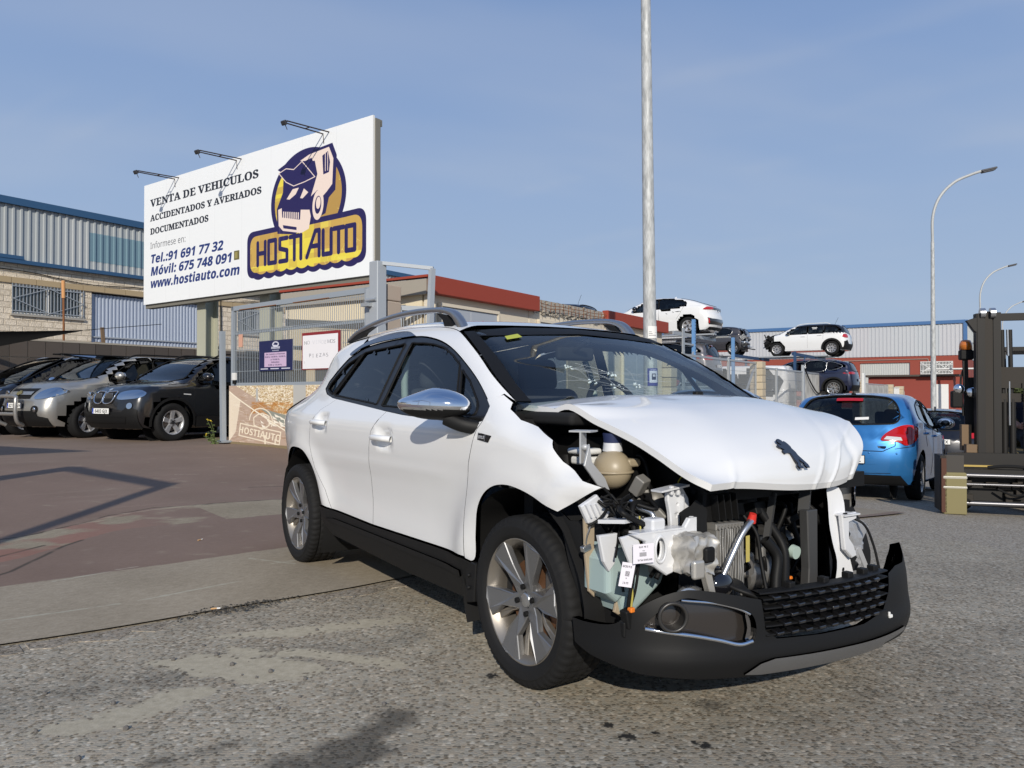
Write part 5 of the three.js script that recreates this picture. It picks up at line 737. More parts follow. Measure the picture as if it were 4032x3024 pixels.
// windscreen
const scr = edge3.filter((p) => p.x > -0.855), so = scr.map((p) => [p.z - 0.006, p.y]);
const scrP = [...so.slice(0, 1).map(([z, y]) => [z, 1.045]), ...so, [0.35, 1.425], [0, 1.435], [-0.35, 1.425], ...[...so].reverse().map(([z, y]) => [-z, y]), [-so[0][0], 1.045]];
const wsm = part('windscreen', drape(HB, 'front', scrP, { cell: 0.06, off: -0.006, hem: false }), glassMat(0.80, 0.87, 0.86), HERO);
{ // black edge band on the glass, wider at the foot
  const band = (P) => drape(HB, 'front', P, { cell: 0.05, off: -0.003, thick: 0.002 });
  const inL = so.map(([z, y], i) => [z - 0.022 - 0.03 * (1 - i / (so.length - 1)), y]);
  for (const s of [1, -1]) part('edge_band', [band([...so.map(([z, y]) => [s * z, y]), ...[...inL].reverse().map(([z, y]) => [s * z, y])])], M.black, wsm);
  const tl = so[so.length - 1]; part('edge_band', [band([[tl[0], tl[1]], [0.35, 1.423], [0, 1.433], [-0.35, 1.423], [-tl[0], tl[1]], [-tl[0], tl[1] - 0.03], [0, 1.40], [tl[0], tl[1] - 0.03]])], M.black, wsm);
  // cracks: bright splits in the glass with small shattered knots
  const r = rng(21), cr = [], knots = [];
  const knot = [[0.19, 1.13], [0.30, 1.15], [0.06, 1.135], [0.34, 1.21], [0.15, 1.185]];
  const pt = (z, y) => { const p = HB.map.front(z, y); return p.addScaledVector(gN(p), -0.002).toArray(); };
  for (const [z, y] of knot) { for (let i = 0; i < 6; i++) { let a = r() * 6.283, L = 0.05 + r() * 0.2, pz = z, py = y, P = [pt(pz, py)]; for (let k = 0; k < 4; k++) { pz += Math.cos(a) * L / 4; py += Math.sin(a) * L / 9; a += (r() - 0.5) * 0.9; P.push(pt(pz, clamp(py, 1.07, 1.4))); } cr.push(tube(P, 0.0003 + r() * 0.0004, 10, 3)); } for (let i = 0; i < 9; i++) { const p = pt(z + (r() - 0.5) * 0.05, y + (r() - 0.5) * 0.025); const g = new THREE.IcosahedronGeometry(0.002 + r() * 0.004, 0); g.translate(...p); knots.push(g); } }
  for (let i = 0; i < 7; i++) { const z0 = 0.42 - r() * 0.2, y0 = 1.1 + r() * 0.12, P = []; for (let k = 0; k < 7; k++) P.push(pt(z0 - k * (0.05 + r() * 0.04), clamp(y0 - k * 0.005 + (r() - 0.5) * 0.012, 1.06, 1.4))); cr.push(tube(P, 0.0005, 16, 3)); }
  part('glass_crack', cr, phys(C(0.5, 0.55, 0.55), 0.2, 0.2), wsm); part('shattered_glass', knots, phys(C(0.65, 0.75, 0.74), 0.15, 0.2), wsm);
  const st = drape(HB, 'front', [[0.50, 1.345], [0.40, 1.362], [0.40, 1.38], [0.49, 1.363]], { cell: 0.1, off: 0.001, thick: 0.001 }); part('inspection_sticker', st, std(C(0.42, 0.45, 0.06), 0.6), wsm);
  const mr = HB.map.front(0, 1.36); part('interior_mirror', [rbox(0.04, 0.07, 0.24, 0.02, mr.x - 0.16, mr.y - 0.06, -0.02), rod([mr.x - 0.03, mr.y, 0], [mr.x - 0.15, mr.y - 0.05, 0], 0.012)], CM.dash, wsm);
}
// cabin
part('dashboard', [rbox(0.5, 0.22, 1.36, 0.08, -0.34, 0.93, 0), rbox(0.3, 0.1, 0.4, 0.05, -0.5, 1.03, -0.34), rbox(0.4, 0.05, 1.4, 0.02, -0.05, 1.0, 0)], CM.dash, HERO);
{ const sw = new THREE.TorusGeometry(0.175, 0.016, 10, 32); sw.rotateY(Math.PI / 2); sw.rotateZ(0.42); sw.translate(-0.78, 1.0, -0.34); part('steering_wheel', [sw, rbox(0.06, 0.12, 0.14, 0.03, -0.76, 0.99, -0.34)], CM.dash, HERO); }
const heroSeat = (x, z) => part('seat', [rbox(0.5, 0.16, 0.5, 0.06, x, 0.5, z), rbox(0.15, 0.62, 0.5, 0.07, x - 0.29, 0.82, z, 0, 0, 0.2, 3), rbox(0.1, 0.2, 0.27, 0.05, x - 0.4, 1.21, z, 0, 0, 0.12, 3), rod([x - 0.37, 1.08, z - 0.06], [x - 0.4, 1.2, z - 0.06], 0.008), rod([x - 0.37, 1.08, z + 0.06], [x - 0.4, 1.2, z + 0.06], 0.008)], std(C(0.035, 0.038, 0.045), 0.9), HERO);
heroSeat(-1.1, 0.34); heroSeat(-1.1, -0.34);
part('rear_bench', [rbox(0.5, 0.16, 1.25, 0.06, -1.95, 0.52, 0), rbox(0.16, 0.6, 1.25, 0.07, -2.25, 0.82, 0, 0, 0, 0.2), rbox(0.09, 0.16, 0.24, 0.04, -2.35, 1.18, 0.34), rbox(0.09, 0.16, 0.24, 0.04, -2.35, 1.18, -0.34)], std(C(0.035, 0.038, 0.045), 0.9), HERO);
for (const s of [1, -1]) part('seat_belt', [tube([[-1.38, 1.3, s * 0.62], [-1.34, 1.15, s * 0.65], [-1.3, 0.9, s * 0.66], [-1.28, 0.6, s * 0.68]], 0.02, 20, 5)], std(C(0.34, 0.4, 0.37), 0.8), HERO);
part('cabin_floor', [box(2.7, 0.06, 1.5, -1.5, 0.33, 0), box(0.06, 0.7, 1.4, -0.12, 0.65, 0), box(0.5, 0.3, 1.3, -2.85, 0.6, 0)], CM.floor, HERO);
part('underbody', [box(2.2, 0.1, 1.45, -1.27, 0.26, 0), box(0.9, 0.1, 1.1, -2.7, 0.28, 0), box(0.9, 0.06, 1.0, 0.1, 0.25, 0)], CM.under, HERO);
// handles
for (const s of [1, -1]) handlesAt.forEach(([hx, hy], i) => {
  const p = HB.map[s > 0 ? 'right' : 'left'](hx + 0.13, hy), q = HB.map[s > 0 ? 'right' : 'left'](hx - 0.13, hy), z = (p.z + q.z) / 2;
  part('handle', [tube([[hx + 0.1, hy - 0.003, z - s * 0.004], [hx + 0.06, hy, z + s * 0.022], [hx, hy + 0.002, z + s * 0.03], [hx - 0.06, hy, z + s * 0.025], [hx - 0.1, hy - 0.002, z]], 0.0155, 30, 8), sph(0.014, hx + 0.06, hy, z + s * 0.02, 1.5, 1, 1)], WHITE, (i ? doorsF : doorsR)[s > 0 ? 0 : 1]);
});
// fine white edge line badge
{ const tx = canvasTex(256, 96, (c, w, h) => { c.fillStyle = '#15161a'; c.fillRect(0, 0, w, h); c.strokeStyle = '#b8bcc2'; c.lineWidth = 5; c.strokeRect(5, 5, 140, 86); c.fillStyle = '#d8dade'; c.font = 'bold 44px sans-serif'; c.fillText('STYLE', 12, 64, 128); });
  const P = [[-0.245, 0.913], [-0.165, 0.905], [-0.148, 0.931], [-0.247, 0.94]]; for (const v of ['right', 'left']) part('style_badge', drape(HB, v, v === 'right' ? P : P, { cell: 0.05, off: 0.003, thick: 0.003 }), std(C(1, 1, 1), 0.3, 0.1, { map: tx }), HERO); }
// sweep of a rectangular section
function sweep(pts, w, h, n = 40, up = V(0, 1, 0), taper) {
  const c = new THREE.CatmullRomCurve3(pts.map((p) => V(...p)), false, 'centripetal'), pos = [], idx = []; let k = 0;
  const sec = []; for (let i = 0; i < 12; i++) { const a = i / 12 * 2 * Math.PI, q = (v) => Math.sign(v) * Math.pow(Math.abs(v), 0.55); sec.push([q(Math.cos(a)) * w / 2, q(Math.sin(a)) * h / 2]); }
  for (let i = 0; i <= n; i++) { const p = c.getPointAt(i / n), t = c.getTangentAt(i / n), s = t.clone().cross(up).normalize(), u = s.clone().cross(t).normalize(), f = taper ? taper(i / n) : 1; for (const [a, b] of sec) { const v = p.clone().addScaledVector(s, a).addScaledVector(u, b * f); pos.push(v.x, v.y, v.z); } if (i) for (let j = 0; j < 12; j++) { const a0 = k - 12 + j, a1 = k - 12 + (j + 1) % 12, b0 = k + j, b1 = k + (j + 1) % 12; idx.push(a0, b0, a1, a1, b0, b1); } k += 12; }
  const g = new THREE.BufferGeometry(); g.setAttribute('position', new THREE.Float32BufferAttribute(pos, 3)); g.setIndex(idx); g.computeVertexNormals(); return clean(g);
}
const railM = std(C(0.40, 0.41, 0.43), 0.28, 0.9);
for (const s of [1, -1]) {
  const rl = part('roof_rail', [sweep([[-2.34, 1.435, s * 0.55], [-2.2, 1.475, s * 0.555], [-2.0, 1.505, s * 0.56], [-1.75, 1.53, s * 0.56], [-1.5, 1.54, s * 0.56], [-1.25, 1.535, s * 0.56], [-1.05, 1.518, s * 0.558], [-0.96, 1.49, s * 0.557], [-0.91, 1.45, s * 0.556], [-0.875, 1.405, s * 0.555]], 0.042, 0.03, 60, V(0, 1, 0), (t) => 1 + 0.9 * smooth(0.86, 1, t))], railM, HERO);
  for (const F of [[[-0.93, 1.40], [-1.02, 1.49], [-1.12, 1.508], [-1.06, 1.47], [-1.03, 1.42]], [[-2.34, 1.425], [-2.1, 1.48], [-1.9, 1.505], [-2.05, 1.47], [-2.1, 1.44]]]) part('rail_foot', extr(F, 0.024, 0.002).translate(0, 0, s * 0.56 - 0.012), CM.plastic, rl);
  // door mirror
  const cx = -0.44, cy = 1.048, cz = s * 0.955, u = V(-0.28, 0.012, s * 0.22).normalize(), g = new THREE.SphereGeometry(1, 40, 28), p = g.attributes.position, top = [], low = [];
  const w = V(0, 1, 0), f = u.clone().cross(w).normalize().multiplyScalar(s > 0 ? 1 : -1);
  const shape = (a, b, c) => { const k = 1 - 0.28 * smooth(-0.2, 1, a); return V(cx, cy, cz).addScaledVector(u, a * 0.165).addScaledVector(w, b * 0.074 * (b > 0 ? k : 0.82) * (1 - 0.25 * Math.max(0, a) * Math.max(0, b))).addScaledVector(f, c * 0.085 * k); };
  for (let i = 0; i < p.count; i++) { const v = shape(p.getX(i), p.getY(i), p.getZ(i)); p.setXYZ(i, v.x, v.y, v.z); } g.computeVertexNormals();
  const T = toTris(clean(g)); for (const t of T) ((t[0].y + t[1].y + t[2].y) / 3 > cy - 0.018 ? top : low).push(t);
  const mm = part('wing_mirror', trisGeo(top), M.chrome, HERO, 'chrome capped door mirror'); part('mirror_base', [trisGeo(low), sweep([[-0.31, 0.955, s * 0.815], [-0.34, 0.965, s * 0.86], [-0.40, 0.995, s * 0.91]], 0.10, 0.06, 12), rbox(0.16, 0.07, 0.04, 0.015, -0.34, 0.97, s * 0.81)], CM.plastic, mm);
  part('mirror_lens', [sph(0.1, cx - 0.06, cy, cz - s * 0.02, 0.2, 0.6, 1.1, 20, 12)], M.chrome, mm);
}
{ const p = HB.map.top(-2.85, 0); part('aerial', [rod([p.x, p.y, 0], [p.x - 0.12, p.y + 0.3, 0.02], 0.004, 6, 0.002)], M.black, HERO); }
part('wiper_nozzle', [rbox(0.03, 0.022, 0.045, 0.008, -0.02, 1.095, -0.16)], CM.plastic, HERO);
// ---------- wheels ----------
function heroTyre() {
  const R = 0.318, rr = 0.232, h = 0.104, na = 220, prof = [[rr - 0.004, -h * 0.78], [rr + 0.004, -h * 0.9], [rr + 0.025, -h * 1.0], [rr + 0.05, -h * 1.02], [R - 0.022, -h * 0.97], [R - 0.012, -h * 0.92], [R - 0.005, -h * 0.84], [R, -h * 0.72], [R, -h * 0.5], [R - 0.007, -h * 0.47], [R - 0.007, -h * 0.39], [R, -h * 0.36], [R, -h * 0.08], [R - 0.007, -h * 0.05], [R - 0.007, h * 0.05], [R, h * 0.08], [R, h * 0.36], [R - 0.007, h * 0.39], [R - 0.007, h * 0.47], [R, h * 0.5], [R, h * 0.72], [R - 0.005, h * 0.84], [R - 0.012, h * 0.92], [R - 0.022, h * 0.97], [R - 0.036, h * 1.0], [rr + 0.05, h * 1.025], [rr + 0.044, h * 1.035], [rr + 0.02, h * 1.0], [rr + 0.012, h * 0.96], [rr + 0.004, h * 0.9], [rr - 0.004, h * 0.78]];
  return grid(prof.length - 1, na, (u, v) => { const k = Math.round(u * (prof.length - 1)), [r0, z] = prof[k], a = v * 2 * Math.PI; let r = r0; const lug = Math.floor(v * na) % 4 === 0; if (k >= 4 && k <= 8 && lug) r -= 0.006; if (k >= 20 && k <= 23 && lug) r -= 0.006; if ((k === 16 || k === 15 || k === 11 || k === 12) && Math.floor(v * na) % 5 === 0) r -= 0.004; const txt = k === 25 ? 0.0012 * (Math.sin(a * 46) > 0.2 && (Math.floor(v * 8) % 2) ? 1 : 0) : 0; return [r * Math.cos(a), r * Math.sin(a), z + txt, v * 8, u]; });
}
const tyreG = heroTyre();
function heroRim() {
  const rr = 0.228, z0 = 0.088, barrel = lathe([[rr + 0.004, -0.08], [rr - 0.02, -0.06], [rr - 0.03, 0.03], [rr - 0.022, 0.06], [rr - 0.01, 0.076], [rr - 0.001, 0.088], [rr + 0.004, 0.092], [rr + 0.007, 0.086]], 64); barrel.rotateX(Math.PI / 2);
  const face = [], side = [], n = 6;
  const dish = (r) => z0 - 0.030 + 0.028 * smooth(0.03, 0.21, r);
  for (let i = 0; i < n; i++) { // wide twisted spokes with a machined face and a stepped shoulder
    const a0 = i / n * 2 * Math.PI + 0.28;
    const P = [[0.03, -0.03], [0.075, -0.028], [0.13, -0.05], [0.220, -0.072], [0.224, -0.03], [0.224, 0.012], [0.220, 0.04], [0.14, 0.004], [0.08, 0.018], [0.03, 0.03]];
    const g = extr(P, 0.022, 0.003, [], 1), p = g.attributes.position; for (let k = 0; k < p.count; k++) { const x = p.getX(k), y = p.getY(k), r = Math.hypot(x, y); const ridge = 0.010 * smooth(0.06, 0.14, r) * clamp(1 - Math.abs(y + 0.02 + 0.1 * (r - 0.1)) / 0.05, -0.6, 1); p.setZ(k, p.getZ(k) - 0.022 + dish(r) + ridge); } g.computeVertexNormals(); g.rotateZ(a0); face.push(g);
    const Q = [[0.05, 0.015], [0.12, 0.012], [0.222, 0.036], [0.216, 0.062], [0.12, 0.03], [0.06, 0.03]]; const q = extr(Q, 0.018, 0.002), pq2 = q.attributes.position; for (let k = 0; k < pq2.count; k++) { const r = Math.hypot(pq2.getX(k), pq2.getY(k)); pq2.setZ(k, pq2.getZ(k) - 0.044 + dish(r)); } q.computeVertexNormals(); q.rotateZ(a0); side.push(q);
  }
  const hub = lathe([[0, z0 - 0.034], [0.06, z0 - 0.034], [0.066, z0 - 0.045], [0.07, z0 - 0.07]], 32); hub.rotateX(Math.PI / 2);
  const cap = lathe([[0, z0 - 0.018], [0.024, z0 - 0.019], [0.028, z0 - 0.024], [0.029, z0 - 0.036]], 32); cap.rotateX(Math.PI / 2);
  return { face: merge([...face, hub]), barrel: merge([barrel, ...side]), cap: merge([cap]) };
}
const HR = heroRim(), rimFace = std(C(0.27, 0.272, 0.278), 0.42, 0.8), rimIn = std(C(0.34, 0.31, 0.27), 0.42, 0.8), rustDisc = std(C(0.17, 0.085, 0.045), 0.6, 0.4), tyreM = matte(0.013, 0.75);
for (const [x, s, steer] of [[0, 1, 0.0], [0, -1, 0.0], [-2.55, 1, 0], [-2.55, -1, 0]]) {
  const g = new THREE.Group(); g.name = 'wheel'; g.position.set(x, 0.318, s * 0.735); g.rotation.y = (s > 0 ? 0 : Math.PI) + steer; HERO.add(g);
  part('tyre', tyreG, tyreM, g); part('rim', HR.face, rimFace, g); part('rim_barrel', HR.barrel, rimIn, g); part('hub_cap', HR.cap, M.silver, g);
  const d = new THREE.CylinderGeometry(0.15, 0.15, 0.024, 48); d.rotateX(Math.PI / 2); d.translate(0, 0, 0.01); part('brake_disc', [d], rustDisc, g); part('brake_caliper', [rbox(0.07, 0.17, 0.07, 0.02, 0.13, 0.05, 0.015)], std(C(0.10, 0.09, 0.085), 0.6, 0.4), g); const bk = new THREE.CylinderGeometry(0.19, 0.19, 0.02, 32); bk.rotateX(Math.PI / 2); bk.translate(0, 0, -0.05); part('brake_shield', [bk], M.black, g);
  for (let i = 0; i < 4; i++) { const a = i / 4 * 6.283 + 0.2; const b = new THREE.CylinderGeometry(0.011, 0.011, 0.03, 6); b.rotateX(Math.PI / 2); b.translate(0.05 * Math.cos(a), 0.05 * Math.sin(a), 0.06); part('wheel_bolt', b, M.black, g); }
}
{ // arch liners, front mud guard and torn front half of the near liner
  const linG = (cx, a0, a1, r, z0, z1, wob) => grid(40, 6, (u, v) => { const a = mix(a0, a1, u), rr = r + fbm(a * 3, v * 2, wob, 2) * 0.02; return [cx + rr * Math.cos(a), 0.33 + rr * 1.02 * Math.sin(a), mix(z0, z1, v)]; });
  const lm = matte(0.011, 0.75);
  for (const s of [1, -1]) { part('arch_liner', [linG(-0.01, -0.05, 3.6, 0.40, s * 0.45, s * 0.835, 1)], lm, HERO); part('arch_liner', [linG(-2.46, -0.5, 3.6, 0.40, s * 0.45, s * 0.83, 2)], lm, HERO); for (const x of [-0.02, -2.47]) part('inner_arch', [sheet([[x - 0.48, 0.2, s * 0.46], [x + 0.47, 0.2, s * 0.46], [x + 0.47, 0.88, s * 0.46], [x - 0.48, 0.88, s * 0.46]])], M.black, HERO);
    part('mud_guard', [extr([[-0.37, 0.235], [-0.315, 0.25], [-0.30, 0.40], [-0.375, 0.40]], 0.02, 0.004).translate(0, 0, s * 0.815), sph(0.008, -0.345, 0.35, s * 0.842), sph(0.008, -0.345, 0.30, s * 0.842)], CM.plastic, HERO); }
  const P = [[0.15, 0.69], [0.20, 0.685], [0.27, 0.655], [0.38, 0.665], [0.42, 0.60], [0.425, 0.50], [0.42, 0.44], [0.45, 0.37], [0.52, 0.335], [0.40, 0.235], [0.345, 0.29], [0.32, 0.36], [0.29, 0.47], [0.255, 0.58], [0.21, 0.655]];
  part('torn_liner', [panel(P, (x, y) => V(x, y, 0.775 + 0.03 * Math.sin((y - 0.3) * 6) - 0.10 * smooth(0.3, 0.5, x) + fbm(x * 5, y * 5, 3, 2) * 0.02), () => V(0.2, 0.05, 0.98).normalize(), { cell: 0.04, thick: 0.006 })], matte(0.011, 0.5), HERO, 'torn black plastic wheel arch liner');
}
// ---------- crumpled bonnet ----------
function patch(ctrl, nu, nv, bump) { // Catmull-Rom surface through rows of control points
  const cr = (a, b, c, d, t) => 0.5 * ((2 * b) + (c - a) * t + (2 * a - 5 * b + 4 * c - d) * t * t + (3 * b - a - 3 * c + d) * t * t * t);
  const R = ctrl.length, Cn = ctrl[0].length, get = (i, j) => ctrl[clamp(i, 0, R - 1)][clamp(j, 0, Cn - 1)];
  const P = (u, v) => { const fi = Math.min(v * (R - 1), R - 1.0001), fj = Math.min(u * (Cn - 1), Cn - 1.0001), i = Math.floor(fi), j = Math.floor(fj), s = fi - i, t = fj - j, q = []; for (let k = 0; k < 3; k++) { const row = []; for (let a = -1; a <= 2; a++) row.push(cr(get(i + a, j - 1)[k], get(i + a, j)[k], get(i + a, j + 1)[k], get(i + a, j + 2)[k], t)); q.push(cr(...row, s)); } return V(...q); };
  const N = (u, v) => { const e = 0.004, a = P(clamp(u + e), v).sub(P(clamp(u - e), v)), b = P(u, clamp(v + e)).sub(P(u, clamp(v - e))); const n = a.cross(b).normalize(); return n.dot(P(u, v).sub(V(0.1, 0.5, 0))) < 0 ? n.negate() : n; };
  return { P, N, geo: grid(nu, nv, (u, v) => { const p = P(u, v), d = bump ? bump(u, v) : 0; p.addScaledVector(N(u, v), d); return [p.x, p.y, p.z, u, v]; }) };
}
const hoodRows = [
  [[-0.25, 1.035, 0.67], [-0.13, 1.07, 0.35], [-0.05, 1.082, 0], [-0.13, 1.07, -0.35], [-0.25, 1.045, -0.66]],
  [[-0.22, 1.052, 0.675], [-0.10, 1.082, 0.35], [-0.02, 1.09, 0], [-0.10, 1.08, -0.35], [-0.20, 1.055, -0.66]],
  [[-0.04, 1.045, 0.68], [0.04, 1.082, 0.35], [0.08, 1.092, 0], [0.02, 1.08, -0.35], [-0.06, 1.045, -0.66]],
  [[0.11, 1.045, 0.672], [0.16, 1.07, 0.36], [0.19, 1.08, 0], [0.14, 1.072, -0.35], [0.06, 1.04, -0.66]],
  [[0.28, 0.995, 0.655], [0.31, 1.045, 0.37], [0.33, 1.058, 0.01], [0.28, 1.053, -0.34], [0.20, 1.025, -0.64]],
  [[0.42, 0.95, 0.645], [0.45, 1.003, 0.38], [0.45, 1.015, 0.02], [0.39, 1.018, -0.33], [0.31, 1.01, -0.62]],
  [[0.53, 0.906, 0.64], [0.575, 0.945, 0.39], [0.56, 0.955, 0.04], [0.50, 0.965, -0.31], [0.41, 0.985, -0.60]],
  [[0.62, 0.862, 0.632], [0.665, 0.882, 0.40], [0.635, 0.885, 0.06], [0.575, 0.895, -0.29], [0.485, 0.945, -0.575]],
  [[0.69, 0.832, 0.625], [0.70, 0.828, 0.415], [0.665, 0.822, 0.07], [0.61, 0.822, -0.26], [0.545, 0.875, -0.53]],
  [[0.735, 0.812, 0.60], [0.712, 0.806, 0.43], [0.672, 0.772, 0.08], [0.62, 0.760, -0.23], [0.575, 0.775, -0.42]],
];
const crease = (u, v) => {
  const f = smooth(0.45, 0.75, v), ln = (a, b, w) => Math.max(0, 1 - Math.abs(a - b) / w);
  let d = 0;
  d += 0.004 * smooth(0.66, 0.85, v) * ln(u, 0.60 + 0.3 * (1 - v), 0.016) - 0.003 * f * ln(u, 0.66 + 0.2 * (1 - v), 0.05);
  d += 0.006 * smooth(0.7, 0.88, v) * ln(u, 0.79 - 0.35 * (v - 0.75), 0.014) - 0.008 * smooth(0.66, 0.85, v) * ln(u, 0.88 + 0.04 * Math.sin(v * 14), 0.035) + 0.006 * f * ln(v, 0.80 - 0.3 * (u - 0.7), 0.03) * smooth(0.66, 0.8, u);
  d += 0.005 * smooth(0.7, 0.95, v) * ln(u, 0.20 + 0.1 * (1 - v), 0.02) + 0.003 * fbm(u * 4, v * 4, 4, 2) * (0.3 + f);
  d += 0.014 * ln(v, 0.34 + 0.5 * u, 0.07) * smooth(0.3, 0.0, u) - 0.010 * ln(v, 0.27 + 0.3 * u, 0.04) * smooth(0.22, 0.0, u);   // fold near the torn edge
  d += 0.004 * Math.exp(-Math.pow((u - 0.28) / 0.06, 2)) * (1 - f) + 0.004 * Math.exp(-Math.pow((u - 0.72) / 0.06, 2)) * (1 - f);
  return d;
};
const hood = patch(hoodRows, 90, 80, crease);
{
  const g = clean(hood.geo), under = clean(grid(60, 60, (u, v) => { const p = hood.P(mix(0.015, 0.985, u), mix(0.01, 0.99, v)).addScaledVector(hood.N(mix(0.015, 0.985, u), mix(0.01, 0.99, v)), crease(u, v) - 0.022); return [p.x, p.y, p.z]; }));
  const hm = part('bonnet', [g], WHITE, HERO, 'crumpled white bonnet bent up from the wing');
  // turned edge along the border
  const rim = []; const edgeStrip = (pts) => { const p = []; for (let i = 0; i < pts.length - 1; i++) { const a = pts[i], b = pts[i + 1], A = a.clone().add(V(-0.008, -0.022, 0)), B = b.clone().add(V(-0.008, -0.022, 0)); for (const v of [a, b, B, a, B, A]) p.push(v.x, v.y, v.z); } const q = new THREE.BufferGeometry(); q.setAttribute('position', new THREE.Float32BufferAttribute(p, 3)); q.computeVertexNormals(); return clean(q); };
  const border = (f) => Array.from({ length: 61 }, (_, i) => { const [u, v] = f(i / 60); return hood.P(u, v).addScaledVector(hood.N(u, v), crease(u, v)); });
  rim.push(edgeStrip(border((t) => [t, 1])), edgeStrip(border((t) => [0, t])), edgeStrip(border((t) => [1, t])), edgeStrip(border((t) => [t, 0])));
  part('turned_edge', rim, WHITE, hm);
  part('bonnet_lining', [under], std(C(0.012, 0.012, 0.013), 0.9), hm);
  const ribs = []; for (let i = 0; i < 14; i++) { const a = hood.P(0.05 + i * 0.012, 0.25 + i * 0.006), b = hood.P(0.2 + i * 0.012, 0.2 + i * 0.006); ribs.push(rod([a.x, a.y - 0.034, a.z], [b.x, b.y - 0.034, b.z], 0.003, 5)); } part('lining_rib', ribs, CM.plastic, hm);
  // rampant lion emblem, dark chrome
  const lion = [305, 250, 320, 220, 350, 205, 400, 210, 450, 235, 470, 260, 510, 250, 545, 270, 590, 315, 620, 360, 612, 378, 645, 420, 675, 460, 685, 510, 740, 580, 790, 640, 830, 690, 830, 740, 745, 740, 715, 690, 735, 655, 700, 640, 625, 575, 612, 640, 612, 690, 640, 738, 530, 738, 500, 685, 530, 660, 545, 650, 520, 590, 510, 520, 500, 470, 450, 455, 370, 460, 335, 465, 310, 430, 325, 405, 390, 400, 345, 375, 285, 350, 258, 325, 275, 302, 340, 310, 375, 320, 365, 295, 330, 275].reduce((l, v, i, a) => (i % 2 ? [...l, [(a[i - 1] - 545) * 0.00022, (475 - v) * 0.00023]] : l), []);
  const lg = extr(lion, 0.004, 0.0012, [], 2); const em = part('lion_emblem', lg, phys(C(0.02, 0.022, 0.035), 0.12, 0.9, { clearcoat: 1 }), hm, 'dark rampant lion emblem');
  const u = 0.485, v = 0.79, p = hood.P(u, v), n = hood.N(u, v); if (n.x < 0) n.negate(); const across = hood.P(0.6, v).sub(hood.P(0.4, v)).normalize().negate(); const upv = V(0, 1, 0).addScaledVector(n, -n.y).normalize();
  const mt = new THREE.Matrix4().makeBasis(upv.clone().cross(n).normalize(), upv, n); em.quaternion.setFromRotationMatrix(mt); em.position.copy(p).addScaledVector(n, crease(u, v) + 0.002);
}
// ---------- front bumper, torn down ----------
const bplan = new THREE.CatmullRomCurve3([[0.33, 0.86], [0.45, 0.85], [0.58, 0.80], [0.68, 0.70], [0.75, 0.56], [0.80, 0.40], [0.84, 0.2], [0.855, 0], [0.84, -0.2], [0.80, -0.38], [0.73, -0.53], [0.62, -0.64], [0.50, -0.68]].map(([x, z]) => V(x, 0, z)), false, 'centripetal');
const bLen = bplan.getLength();
const uByX = (x) => { let a = 0, b = 0.45; for (let i = 0; i < 30; i++) { const m = (a + b) / 2; if (bplan.getPointAt(m).x < x) a = m; else b = m; } return a * bLen; };
const uByZ = (z) => { let a = 0, b = 1; for (let i = 0; i < 30; i++) { const m = (a + b) / 2; if (bplan.getPointAt(m).z > z) a = m; else b = m; } return a * bLen; };
const bProf = curve([[0.12, -0.075], [0.17, -0.03], [0.215, 0.0], [0.26, 0.012], [0.32, 0.0], [0.40, -0.01], [0.47, -0.03], [0.55, -0.07]]);
const bMap = (off) => (u, y) => { const t = clamp(u / bLen), p = bplan.getPointAt(t), tg = bplan.getTangentAt(t), n = V(-tg.z, 0, tg.x); if (n.x * 1 + n.z * 0.3 < 0 && t < 0.75) n.negate(); const nn = V(p.x > 0.3 ? tg.z * -1 : 1, 0, tg.x); nn.normalize(); const o = nn.x < -0.2 ? nn.negate() : nn; const f = smooth(0.52, 0.1, Math.abs(t - 0.5)); return V(p.x, y, p.z).addScaledVector(o, (bProf(y) + off) * (0.4 + 0.6 * f)); };
const bNor = (map) => (p, u, v) => { const e = 0.006, a = map(clamp(u + e, 0, bLen), v).sub(map(clamp(u - e, 0, bLen), v)), b = map(u, v + e).sub(map(u, v - e)), n = a.cross(b).normalize(); const c = V(0.3, 0.35, 0.05); return n.dot(p.clone().sub(c)) < 0 ? n.negate() : n; };
const bpanel = (P, off, o) => { const m = bMap(off); return panel(P, m, bNor(m), { cell: 0.03, ...o }); };
const withHole = (outer, hole) => { const O = area2(outer) < 0 ? [...outer].reverse() : outer, H = area2(hole) > 0 ? [...hole].reverse() : hole; let bi = 0, bj = 0, bd = 1e9; O.forEach((a, i) => H.forEach((b, j) => { const d = Math.hypot(a[0] - b[0], a[1] - b[1]); if (d < bd) { bd = d; bi = i; bj = j; } })); return [...O.slice(0, bi + 1), ...H.slice(bj), ...H.slice(0, bj + 1), ...O.slice(bi)]; };
